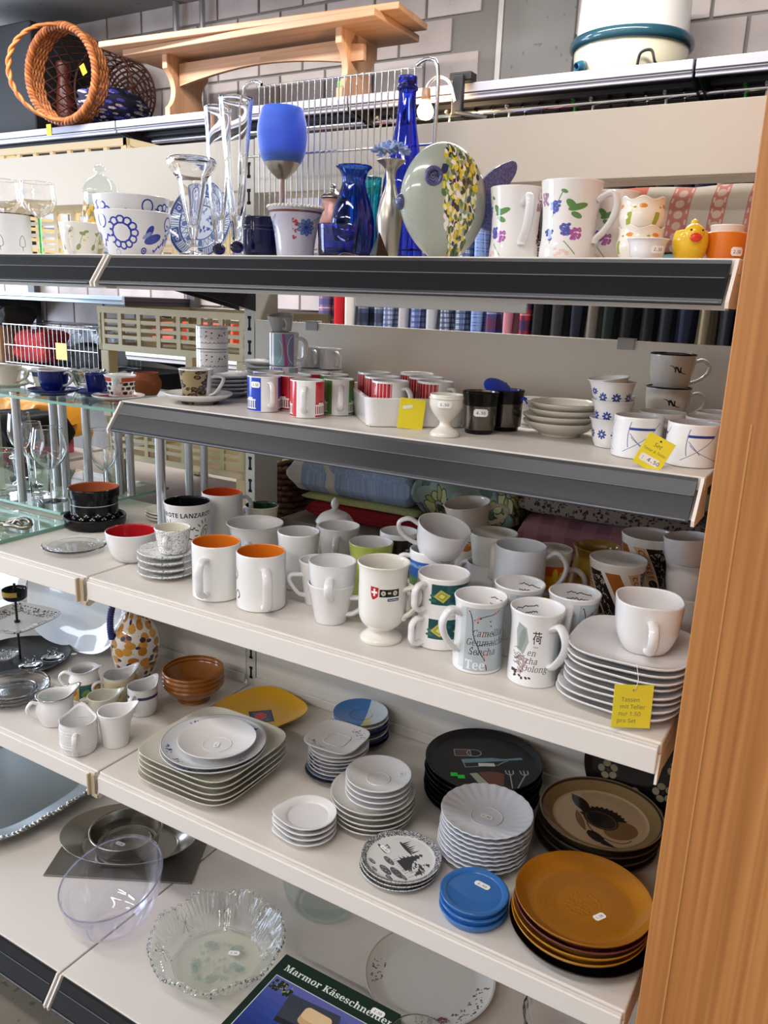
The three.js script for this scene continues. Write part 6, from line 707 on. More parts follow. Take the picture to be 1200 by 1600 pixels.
stack('saucer', 'saucer', 7, 0.3472, D, 0.0665, 0.0082, 0.0562, 0.0145, { rb: 0.58, well: 0.4, ring: 0.4 }, mNavyEdge, 'navy-edged saucer', 'the pile at the white back panel', 'navy-edged saucers', (i) => (i === 0 ? { what: 'saucer half blue and half grey', mat: glaze(0xffffff, 0.12, { map: half }) } : i === 6 ? { what: 'black saucer', mat: M.black, R: 0.06 } : i % 3 === 1 ? { what: 'white saucer', mat: M.white, R: 0.0575 } : { R: 0.0575 + (i % 2) * 0.0008, dx: 0.0008 * (i % 3) }));
const willow = canvasTex(640, 640, (k, w, h) => { white(k, w, h, '#d9d8d4'); const c = w / 2, b = '#3a3b3f'; for (let i = 0; i < 3400; i++) { const a = rnd() * 6.283, r = rr(276, 318); k.fillStyle = i % 3 ? '#4a4c50' : '#84868a'; dot(k, c + Math.cos(a) * r, c + Math.sin(a) * r, rr(1.5, 4.5)); } ink(k, b, 3);
  const roof = (x, y, s) => { k.fillStyle = b; k.beginPath(); k.moveTo(x - s, y); k.quadraticCurveTo(x - s * 0.4, y - s * 0.2, x, y - s * 0.7); k.quadraticCurveTo(x + s * 0.4, y - s * 0.2, x + s, y); k.fill(); k.fillRect(x - s * 0.6, y, s * 1.2, s * 0.35); }; for (let i = 0; i < 5; i++) roof(370, 300 - i * 34, 74 - i * 12); roof(400, 330, 110); for (let i = 0; i < 9; i++) line(k, [[310 + i * 22, 350], [310 + i * 22, 392]]);
  for (const [x, y] of [[470, 210], [505, 260], [540, 300], [450, 300]]) { line(k, [[x, y + 90], [x + 4, y - 40]]); for (let i = 0; i < 9; i++) dot(k, x + rr(-26, 30), y + rr(-50, 40), rr(10, 22), rr(4, 8)); } for (const [x, y, s] of [[300, 420, 90], [450, 440, 110], [380, 500, 100], [240, 540, 60], [520, 420, 60], [470, 520, 60], [330, 570, 46]]) { k.fillStyle = '#55565a'; dot(k, x, y, s * 0.7, s * 0.26, -0.1); k.fillStyle = '#8d8e90'; for (let i = 0; i < 10; i++) dot(k, x + rr(-0.5, 0.5) * s, y + rr(-0.15, 0.15) * s, rr(4, 9), rr(3, 6)); } for (let i = 0; i < 7; i++) { k.fillStyle = b; k.beginPath(); k.moveTo(170 + i * 22, 210); k.lineTo(180 + i * 22, 130 + (i % 3) * 22); k.lineTo(190 + i * 22, 210); k.fill(); } k.fillStyle = b; dot(k, 236, 222, 92, 14); dot(k, 150, 392, 70, 12); k.fillRect(118, 330, 60, 8); k.fillRect(128, 338, 8, 50); k.fillRect(160, 338, 8, 50); });
{ const l = stack('plate', 'plate', 3, 0.6173, D, 0.3712, 0.0078, 0.0642, 0.0125, { rb: 0.6, well: 0.78 }, glaze(0xffffff, 0.12, { map: willow }), 'plate with a black pagoda landscape', 'the pile beside the blue plates', 'pagoda landscape plates', (i) => ({ turn: -0.5 + i * 0.4, dx: -0.0015 * i })); stickFlat(l[2], '1.50', -0.03, 0.0078, 0.012, 0.1, 0.022, 0.008); }
// black plates with a supper picture
{ const tex = canvasTex(640, 640, (k, w, h) => { k.fillStyle = '#121214'; k.fillRect(0, 0, w, h); ink(k, '#a9b4b0', 5); k.strokeRect(170, 190, 90, 66); k.fillStyle = '#5a3c2e'; k.fillRect(176, 196, 78, 54); k.beginPath(); k.ellipse(280, 224, 40, 34, 0, 0, 7); k.stroke(); k.fillStyle = '#6d93a2'; k.beginPath(); k.moveTo(200, 290); k.lineTo(380, 270); k.quadraticCurveTo(420, 282, 450, 280); k.lineTo(540, 262); k.lineTo(548, 284); k.lineTo(450, 296); k.lineTo(400, 306); k.lineTo(210, 330); k.fill(); k.beginPath(); k.moveTo(204, 296); k.lineTo(216, 370); k.lineTo(400, 344); k.quadraticCurveTo(430, 310, 460, 300); k.stroke(); k.fillStyle = '#d9dcd8'; k.fillRect(290, 326, 90, 32); k.fillStyle = '#70422f'; k.beginPath(); k.moveTo(280, 420); k.quadraticCurveTo(360, 392, 420, 430); k.lineTo(400, 540); k.lineTo(340, 560); k.fill(); k.fillStyle = '#a9b49a'; k.beginPath(); k.moveTo(230, 430); k.lineTo(272, 424); k.lineTo(340, 560); k.lineTo(290, 574); k.fill(); ink(k, '#b9c0ba', 6); for (const x of [450, 530]) { const dx = x === 450 ? -8 : -60; line(k, [[x, 440], [x + dx, 560]]); k.strokeStyle = '#b9c0ba'; line(k, [[x - 20, 396], [x - 18, 424], [x, 440], [x + 20, 424], [x + 22, 396]]); line(k, [[x, 396], [x, 440]]); } });
  const l = stack('plate', 'plate', 7, 0.6415, D, 0.11, 0.0104, 0.1065, 0.017, { rb: 0.88, well: 0.9, e: 1, seg: 72 }, M.matBlack, 'matt black plate', 'the pile behind the swirled saucers', 'matt black plates', (i) => (i ? { dx: [0, 0.001, -0.001, 0.002, 0, -0.001, 0][i] } : { what: 'black plate painted with bottle, bread and forks', mat: std(0xffffff, 0.42, 0, { map: tex }), turn: 0.55 })); for (const [x, z] of [[-0.058, 0.042], [-0.046, 0.049]]) { const s = part(l[6], 'price_sticker', bx(0.0125, 0.0005, 0.011, x, 0.0072, z), M.greenTag, 'bright green sticker'); s.rotation.y = 0.0; } }
{ const l = stack('saucer', 'saucer', 9, 0.7148, D, 0.2628, 0.0083, 0.0748, 0.0205, { rb: 0.5, well: 0.34, e: 1.7, ring: 0.34, wave: 26, seg: 104 }, M.cool, 'white swirled saucer', 'the pile in front of the black plates', 'white swirled saucers', (i) => ({ dx: [0, 0.001, 0.001, -0.001, 0, -0.002, -0.003, -0.003, -0.004][i], turn: i * 0.3 })); stickFlat(l[8], '1.00', 0, 0.0068, 0, 0.0, 0.022, 0.0105); }
{ const l = stack('plate', 'plate', 3, 0.7539, D, 0.3902, 0.0118, 0.0509, 0.0142, { rb: 0.9, well: 0.8, e: 0.45, t: 0.006, seg: 56 }, M.bluePlate, 'small glazed blue plate', 'the pile of three', 'small blue plates'); stickFlat(l[2], '2.50', 0.004, 0.0102, -0.02, -0.1, 0.025, 0.011); }
// brown plates with a flower and the amber plates
{ const tex = canvasTex(640, 640, (k, w, h) => { k.fillStyle = '#7a6444'; k.fillRect(0, 0, w, h); const c = w / 2; k.fillStyle = '#2e2018'; dot(k, c, c, 314); k.fillStyle = '#7d6842'; dot(k, c, c, 304); k.fillStyle = '#b59b78'; dot(k, c, c, 250); const b = '#231a16'; k.fillStyle = b; k.beginPath(); for (let i = 0; i <= 40; i++) { const a = 2.7 + i / 40 * 4.4, r = 118 + (i % 2) * 16; k.lineTo(340 + Math.cos(a) * r, 320 + Math.sin(a) * r * 0.86); } k.fill(); k.fillStyle = '#7a5c38'; dot(k, 450, 330, 74, 92, 0.4); k.fillStyle = b; dot(k, 330, 330, 96, 74); ink(k, '#6e5434', 5); k.beginPath(); k.ellipse(330, 330, 84, 64, 0, 0, 7); k.stroke(); k.beginPath(); k.moveTo(90, 250); k.quadraticCurveTo(200, 210, 260, 330); k.quadraticCurveTo(150, 350, 90, 250); k.fill(); k.fillStyle = '#6b4a30'; k.beginPath(); k.moveTo(190, 350); k.quadraticCurveTo(280, 390, 330, 470); k.quadraticCurveTo(230, 450, 190, 350); k.fill(); k.fillStyle = b; dot(k, 390, 470, 56, 30, 0.2); k.beginPath(); k.moveTo(430, 460); k.lineTo(540, 470); k.lineTo(440, 500); k.fill(); ink(k, b, 5); curve(k, [[290, 400], [360, 470], [470, 440], [530, 420], [530, 360]]); });
  stack('plate', 'plate', 4, 0.868, D, 0.1336, 0.0152, 0.1016, 0.0235, { rb: 0.6, well: 0.72, e: 1.4, t: 0.0045, seg: 72 }, std(0x4a3a2c, 0.35), 'brown stoneware plate', 'the pile by the dark flowered tray', 'brown stoneware plates', (i) => (i ? { dx: -0.002 * i } : { what: 'stoneware plate with a dark poppy', mat: glaze(0xffffff, 0.15, { map: tex }), turn: -0.3 })); }
{ const relief = noiseTex(512, 512, (u, v) => { const x = u - 0.5, y = v - 0.5, r = Math.hypot(x, y), a = Math.atan2(y, x); let h = 90; if (r > 0.2 && r < 0.34) { const n = vn(a * 1.6 + 3, r * 7, 40), m = vn(a * 3.1 + 9, r * 13, 40); h += n > 0.52 && m > 0.4 ? 120 : 0; } if (r < 0.14) { const n = vn(u * 3, v * 3, 20); h += n > 0.6 ? 100 : 0; } return h; });
  const amb = glaze(0xa0660f, 0.06, { bumpMap: relief, bumpScale: 0.0011 });
  solo('platter', plateGeo(0.105, 0.02, { rb: 0.75, well: 0.8, seg: 72 }), M.darkBrown, 'dark brown glossy platter under the amber plates', 'platter', [0.9045, D, 0.34]);
  const l = stack('plate', 'plate', 4, 0.9061, D + 0.0185, 0.3557, 0.0108, 0.0962, 0.024, { rb: 0.66, well: 0.74, e: 1.6, t: 0.004, seg: 72 }, M.amberLight, 'amber glazed plate', 'the pile next to the cabinet', 'amber plates', (i) => (i === 0 ? { mat: amb, what: 'amber plate embossed with figures' } : i === 1 ? { mat: M.mauve, what: 'mauve-brown glazed plate' } : { dx: -0.001 * i })); stickFlat(l[3], '1.50', 0.028, 0.0083, 0.012, 1.05, 0.019, 0.011); }
{ const tex = canvasTex(512, 512, (k, w, h) => { k.fillStyle = '#0a0a0c'; k.fillRect(0, 0, w, h); for (const [cx, cy] of [[110, 300], [230, 390], [360, 330], [150, 150], [300, 180], [410, 210], [330, 440], [60, 420], [220, 70]]) { k.fillStyle = '#8a8468'; for (let i = 0; i < 5; i++) { const a = i * 1.2566 + cx; dot(k, cx + Math.cos(a) * 31, cy + Math.sin(a) * 31, 16, 18, a); } k.fillStyle = '#3a2430'; dot(k, cx, cy, 8); } });
  const p = solo('tray', plateGeo(0.1, 0.014, { rb: 0.8, well: 0.85, seg: 64 }), std(0xffffff, 0.3, 0, { map: tex }), 'round black tray with pale dotted flowers leaning at the back', 'tray', [0.905, D + 0.1005, 0.019]); p.rotation.x = 1.5; }

// ---------- lowest shelf ----------
const E = boardY.E;
{ const t = thing('serving_tray', 'large silver tray with an ornate raised rim, cut off at left', 'tray', [-0.605, E + 0.004, 0.262], 0.0); const g = plateGeo(0.235, 0.022, { rb: 0.68, well: 0.74, sq: 3, e: 1.2, seg: 96 }); part(t, 'tray', g, new THREE.MeshStandardMaterial({ color: 0x9fa8ac, metalness: 1, roughness: 0.24 }));
  const beads = []; for (let i = 0; i < 150; i++) { const a = i * Math.PI / 75, c = Math.abs(Math.cos(a)), s = Math.abs(Math.sin(a)), k = 0.235 / Math.pow(c ** 3 + s ** 3, 1 / 3), b = new THREE.SphereGeometry(rr(0.004, 0.0068), 7, 5); b.scale(1.3, 0.7, 1); b.rotateY(rnd() * 3); b.translate(Math.cos(a) * k * (0.985 + rr(-0.012, 0.012)), 0.0225 + rr(0, 0.002), Math.sin(a) * k * (0.985 + rr(-0.012, 0.012))); beads.push(b); } part(t, 'ornate_rim', merge(beads), M.steel, 'cast scroll rim'); t.rotation.z = 0.02; t.position.y = E + 0.012; }
{ const t = solo('baking_sheet', span(-0.165, 0.165, 0, 0.004, -0.1, 0.1, 0.0015), std(0x77746c, 0.4, 0.6), 'dark flat baking sheet under the steel dishes', 'baking sheet', [-0.155, E, 0.24], 0.5); }
{ const ov = plateGeo(0.112, 0.045, { rb: 0.6, well: 0.66, e: 0.8, t: 0.0025, seg: 64 }).clone(); ov.scale(1.4, 1, 1); const t = thing('oval_dish', 'oval stainless steel dish under the round tin', 'dish', [-0.16, E + 0.0045, 0.24], 0.5); part(t, 'dish', ov, std(0xb8b4aa, 0.24, 1)); }
{ const t = thing('cake_tin', 'round steel tin standing in the oval dish', 'tin', [-0.162, E + 0.0125, 0.248]); part(t, 'tin', lathe(smooth([[0, 0.001], [0.06, 0.001], [0.067, 0.006], [0.074, 0.03], [0.08, 0.05], [0.0825, 0.0505], [0.0805, 0.0525], [0.077, 0.05], [0.072, 0.03], [0.064, 0.0075], [0, 0.003]], 60), 0.05, 64), std(0xa09c92, 0.26, 1)); }
{ const t = thing('glass_plate', 'glass plate lying in the round steel tin', 'glass plate', [-0.156, E + 0.019, 0.25]); part(t, 'plate', plateGeo(0.056, 0.014, { rb: 0.7, well: 0.72, wave: 9 }), M.greyGlass); stickFlat(t, '1.50', -0.012, 0.009, 0.012, 0.1, 0.024, 0.011); }
{ const t = thing('plastic_bowl', 'clear plastic bowl with a slanted rim', 'bowl', [-0.012, E, 0.421], 0); const g = lathe(smooth([[0, 0.001], [0.04, 0], [0.05, 0.004], [0.078, 0.03], [0.095, 0.07], [0.101, 0.11], [0.0995, 0.111], [0.0935, 0.07], [0.0765, 0.0315], [0.048, 0.0065], [0, 0.004]], 70), 0.11, 64), P = g.attributes.position; const dx = 0.12, dz = -0.99; for (let i = 0; i < P.count; i++) { const y = P.getY(i), s = (P.getX(i) * dx + P.getZ(i) * dz) / 0.1; P.setY(i, y + (y / 0.11) * s * 0.024 * (s > 0 ? 1.15 : 0.9)); } g.computeVertexNormals(); seamFix(g); part(t, 'bowl', g, M.plasticClear);
  const rim = []; for (let i = 0; i < 64; i++) { const a = i / 64 * Math.PI * 2, x = Math.cos(a) * 0.1003, z = Math.sin(a) * 0.1003, s = (x * dx + z * dz) / 0.1; rim.push([x, 0.1105 + s * 0.024 * (s > 0 ? 1.15 : 0.9), z]); } part(t, 'rim', tube(rim, 0.0016, 128, 6, true), new THREE.MeshPhysicalMaterial({ color: 0xc2c2d8, roughness: 0.1, transmission: 0.8, thickness: 0.003, ior: 1.49 })); stickRound(t, '1.50', 0.098, -135, 0.062, 0.02, 0.012); }
// cut glass bowl: eight-sided, fluted fans, toothed rim, fruit relief
{ const t = thing('cut_glass_bowl', 'large eight-sided cut glass bowl with a toothed rim', 'bowl', [0.236, E, 0.385], 0.2); const seg = 192, prof = smooth([[0, 0.0035], [0.078, 0.0035], [0.084, 0.006], [0.103, 0.03], [0.126, 0.06], [0.1245, 0.0655], [0.12, 0.063], [0.098, 0.035], [0.082, 0.012], [0.074, 0.0095], [0, 0.0095]], 60);
  const g = lathe(prof, 0.07, seg), P = g.attributes.position; for (let i = 0; i < P.count; i++) { const x = P.getX(i), y = P.getY(i), z = P.getZ(i), r = Math.hypot(x, z), a = Math.atan2(z, x); if (r < 0.02) continue; const m = ((a / (Math.PI / 4)) % 1 + 1) % 1 - 0.5, oct = Math.cos(Math.PI / 8) / Math.cos(m * Math.PI / 4), k = Math.min(1, Math.max(0, (r - 0.05) / 0.03)), up = Math.min(1, Math.max(0, (r - 0.075) / 0.04)); const fl = 1 + up * (0.018 * Math.cos(a * 48) * (Math.abs(m) < 0.36 ? 1 : 0.1)), q = (1 + (oct * 1.05 - 1) * k * (1 - up * 0.55)) * fl; P.setX(i, x * q); P.setZ(i, z * q); P.setY(i, y + up * 0.0045 * Math.cos(a * 24) * (y > 0.05 ? 1 : 0) + up * 0.006 * Math.cos(a * 8)); } g.computeVertexNormals(); seamFix(g); part(t, 'bowl', g, new THREE.MeshPhysicalMaterial({ color: 0xfbfdfb, roughness: 0.015, transmission: 1, thickness: 0, ior: 1.55 }));
  for (let i = 0; i < 8; i++) { const ribs = []; for (let j = -4; j <= 4; j++) { const a = i * Math.PI / 4 + j * 0.072, b = rod([Math.cos(a) * 0.1055, 0.034, Math.sin(a) * 0.1055], [Math.cos(a + j * 0.012) * 0.1275, 0.0625 + 0.006 * Math.cos(a * 8), Math.sin(a + j * 0.012) * 0.1275], 0.0022, 6); ribs.push(b); } part(t, 'fluted_fan', merge(ribs), M.glass); }
  const tooth = []; for (let i = 0; i < 192; i++) { const a = i / 192 * Math.PI * 2, k = 1.035 + 0.012 * Math.cos(a * 48); tooth.push([Math.cos(a) * 0.123 * k, 0.0655 + 0.006 * Math.cos(a * 8) + 0.0022 * Math.cos(a * 48), Math.sin(a) * 0.123 * k]); } part(t, 'toothed_rim', tube(tooth, 0.002, 384, 6, true), M.glass);
  const oct = []; for (let i = 0; i < 8; i++) { const a = i * Math.PI / 4 + Math.PI / 8, b = a + Math.PI / 4; oct.push(rod([Math.cos(a) * 0.088, 0.0105, Math.sin(a) * 0.088], [Math.cos(b) * 0.088, 0.0105, Math.sin(b) * 0.088], 0.0022, 6)); } part(t, 'base_edge', merge(oct), M.glass);
  const fruit = []; for (let i = 0; i < 46; i++) { const a = rnd() * 6.28, r = 0.055 * Math.sqrt(rnd()), s = new THREE.SphereGeometry(rr(0.003, 0.0055), 8, 6); s.scale(1, 0.6, 1); s.translate(Math.cos(a) * r, 0.0098, Math.sin(a) * r); fruit.push(s); } for (let i = 0; i < 5; i++) { const s = new THREE.SphereGeometry(0.014, 12, 8); s.scale(1.2, 0.24, 0.8); s.rotateY(i); s.translate(Math.cos(i * 1.3) * 0.042, 0.0098, Math.sin(i * 1.3) * 0.042); fruit.push(s); } part(t, 'fruit_relief', merge(fruit), M.thin, 'moulded grapes and leaves');
  for (let i = 0; i < 8; i++) { const a = i * Math.PI / 4 + Math.PI / 8, bars = [-1, 0, 1].map((s) => { const b = bx(0.003, 0.0026, 0.04); b.rotateY(s * 0.6); b.rotateX(-0.9); b.translate(0, 0.034, 0.104); b.rotateY(Math.PI / 2 - a); return b; }); part(t, 'star_cut', merge(bars), M.glass); } stickFlat(t, '2.50', 0.022, 0.0145, -0.024, 0.25, 0.022, 0.011); }
solo('glass_bowl', lathe(smooth([[0, 0.002], [0.06, 0], [0.07, 0.004], [0.088, 0.03], [0.094, 0.055], [0.0925, 0.0565], [0.086, 0.03], [0.068, 0.008], [0, 0.006]], 60), 0.05, 64), M.thin, 'plain clear glass bowl at the back behind the cut glass bowl', 'bowl', [0.315, E, 0.128]);
// boxed cheese slicer
{ const t = thing('boxed_slicer', 'dark green box with a picture of a marble cheese slicer', 'box', [0.485, E, 0.455]), w = 0.252, d = 0.252, h = 0.045; const tex = canvasTex(768, 768, (k, W, H) => { k.fillStyle = '#0f2a20'; k.fillRect(0, 0, W, H); const gr = null; k.fillStyle = '#3a4f9c'; k.fillRect(44, 150, 680, 600); for (let i = 0; i < 12; i++) { k.fillStyle = ['#5d63a6', '#4f5aa2', '#45539e', '#3a4c98', '#304490', '#273c86', '#22367c', '#1e3074', '#1a2a6a', '#172662', '#15225a', '#142054'][i]; k.fillRect(44, 150 + i * 50, 680, 50); } ink(k, '#d8dcd8', 5); k.strokeRect(44, 150, 680, 600); k.fillStyle = '#e6ebe6'; k.font = 'bold 60px serif'; k.fillText('Marmor Käseschneider', 52, 100); k.save(); k.translate(60, -60); k.scale(0.86, 0.82); k.fillStyle = '#22252e'; k.beginPath(); k.moveTo(150, 330); k.lineTo(520, 300); k.lineTo(600, 520); k.lineTo(180, 560); k.fill(); k.fillStyle = '#3a3f4c'; k.beginPath(); k.moveTo(150, 330); k.lineTo(520, 300); k.lineTo(585, 480); k.lineTo(176, 520); k.fill(); k.fillStyle = '#c9a878'; k.beginPath(); k.roundRect(300, 350, 200, 140, 34); k.fill(); k.fillStyle = '#e0c294'; k.beginPath(); k.roundRect(300, 350, 200, 96, 34); k.fill(); k.restore(); k.fillStyle = '#1e2a22'; for (let i = 0; i < 26; i++) dot(k, 120 + rr(-60, 70), 200 + rr(-30, 40), rr(6, 14)); k.fillStyle = '#a8a04c'; for (let i = 0; i < 12; i++) dot(k, 120 + rr(-50, 60), 200 + rr(-30, 40), 5); ink(k, '#1a2040', 6); line(k, [[640, 260], [650, 520]]); k.fillStyle = '#b9a27c'; dot(k, 610, 470, 40, 22); });
  const carton = std(0x10291f, 0.45); part(t, 'carton', span(-w / 2, w / 2, 0.0005, h, -d / 2, d / 2, 0.0015), carton); const pl = new THREE.PlaneGeometry(w - 0.003, d - 0.003); pl.rotateX(-Math.PI / 2); pl.translate(0, h + 0.0004, 0); part(t, 'cover_print', pl, std(0xffffff, 0.35, 0, { map: tex })); stickFlat(t, '2.50', 0.09, h + 0.0009, -0.106, 0.0, 0.026, 0.013); }
// oval plate with roses
{ const tex = canvasTex(640, 640, (k, w, h) => { white(k, w, h, '#d8d8d2'); const c = w / 2; ink(k, '#b9b4a0', 6); k.beginPath(); k.arc(c, c, 314, 0, 7); k.stroke(); for (const [a0, a1, n] of [[0.25, 1.9, 90], [3.0, 3.6, 26]]) for (let i = 0; i < n; i++) { const a = a0 + (a1 - a0) * rnd(), r = rr(230, 296); k.fillStyle = ['#6e6a5c', '#4e4a44', '#8a3a4e', '#a8707c', '#6a7a58'][i % 5]; dot(k, c + Math.cos(a) * r, c + Math.sin(a) * r, rr(3, 9), rr(2, 6), rnd() * 3); } k.fillStyle = '#8a3048'; for (let i = 0; i < 10; i++) dot(k, c + 40 + rr(-22, 22), c + 246 + rr(-18, 18), rr(6, 11)); });
  const g = plateGeo(0.124, 0.02, { rb: 0.64, well: 0.7, seg: 72 }); const t = solo('plate', g, glaze(0xffffff, 0.12, { map: tex }), 'large white plate with rose garlands beside the box', 'plate', [0.628, E, 0.196], 0.55); t.position.x = 0.6; }
solo('glass_bowl', lathe(smooth([[0, 0.003], [0.03, 0.001], [0.036, 0.004], [0.054, 0.03], [0.06, 0.052], [0.058, 0.053], [0.052, 0.031], [0.034, 0.008], [0, 0.007]], 50), 0.05, 48), glassOf([0.8, 0.92, 0.9], 0.012, { roughness: 0.12 }), 'pale frosted glass bowl in front of the rose plate', 'bowl', [0.668, E, 0.374]);
{ const g = lathe(smooth([[0, 0.003], [0.03, 0.001], [0.036, 0.004], [0.058, 0.035], [0.066, 0.075], [0.064, 0.076], [0.055, 0.036], [0.034, 0.009], [0, 0.008]], 60), 0.075, 96), P = g.attributes.position; for (let i = 0; i < P.count; i++) { const a = Math.atan2(P.getZ(i), P.getX(i)), y = P.getY(i), f = 1 + 0.018 * Math.sin(a * 14 + y * 120) * Math.sin(a * 14 - y * 120); P.setX(i, P.getX(i) * f); P.setZ(i, P.getZ(i) * f); } g.computeVertexNormals(); seamFix(g); solo('glass_bowl', g, M.greyGlass, 'pressed glass bowl with a lattice pattern at the lower right', 'bowl', [0.86, E, 0.21]); }
// ---------- shelving along the block wall ----------
const WY = 2.193, WZ = -1.4418;
function wallShelf(label, x0, x1, y, lip, front = M.shelfFront) {
  const t = thing('wall_shelf', label, 'shelf', [(x0 + x1) / 2, y, WZ], 0, 'shelves along the block wall'), h = (x1 - x0) / 2 - 0.004;
  part(t, 'shelf_top', span(-h, h, -0.022, 0, -0.49, -0.002, 0.002), M.shelfUnder); part(t, 'front_rail', merge([span(-h, h, -lip, 0.004, -0.006, 0.012, 0.003), span(-h, h, -lip - 0.012, -lip + 0.002, -0.006, 0.006, 0.003)]), front);
  part(t, 'rail_groove', span(-h, h, -lip + 0.004, -lip + 0.009, 0.0115, 0.0128, 0.0004), M.blackMetal);
  for (const z of [-0.15, -0.3]) part(t, 'under_rib', span(-h + 0.02, h - 0.02, -0.04, -0.0225, z - 0.02, z + 0.02, 0.003), M.shelfUnder);
  for (const s of [-1, 1]) part(t, 'bracket', (() => { const e = new THREE.ExtrudeGeometry(new THREE.Shape([V2(-0.47, -0.022), V2(-0.01, -0.022), V2(-0.01, -0.04), V2(-0.47, -0.14)]), { depth: 0.004, bevelEnabled: false }); e.rotateY(-Math.PI / 2); e.translate(s * (h - 0.006) + 0.002, 0, 0); return e; })(), M.blackMetal);
  return t;
}
const WX = [-3.212, -1.962, -0.712, 0.538, 1.788];
['high wall shelf under the wicker basket', 'high wall shelf under the wooden bench', 'high wall shelf with the clamp lamp at its edge', 'high wall shelf at the right, over the hangers'].forEach((l, i) => wallShelf(l, WX[i], WX[i + 1], WY, 0.034));
wallShelf('middle wall shelf with a pale blue edge seen below the top shelf at left', WX[0], WX[1], 1.428, 0.024, std(0xa9bccb, 0.15, 0.3)); wallShelf('low wall shelf with a white edge behind the cream crates', WX[1], WX[2], 1.19, 0.04, std(0xe8e6e4, 0.4)); wallShelf('low wall shelf carrying the wire basket at left', WX[0], WX[1], 1.05, 0.03);
WX.forEach((x, i) => solo('wall_upright', span(-0.03, 0.03, 0, WY - 0.03, -0.02, 0.02, 0.002), std(0x4a4648, 0.5, 0.3), `dark steel upright on the block wall, ${['first', 'second', 'third', 'fourth', 'fifth'][i]} from the left`, 'shelf post', [x + (i ? 0 : -0.03), 0.001, -1.905], 0, 'wall uprights'));
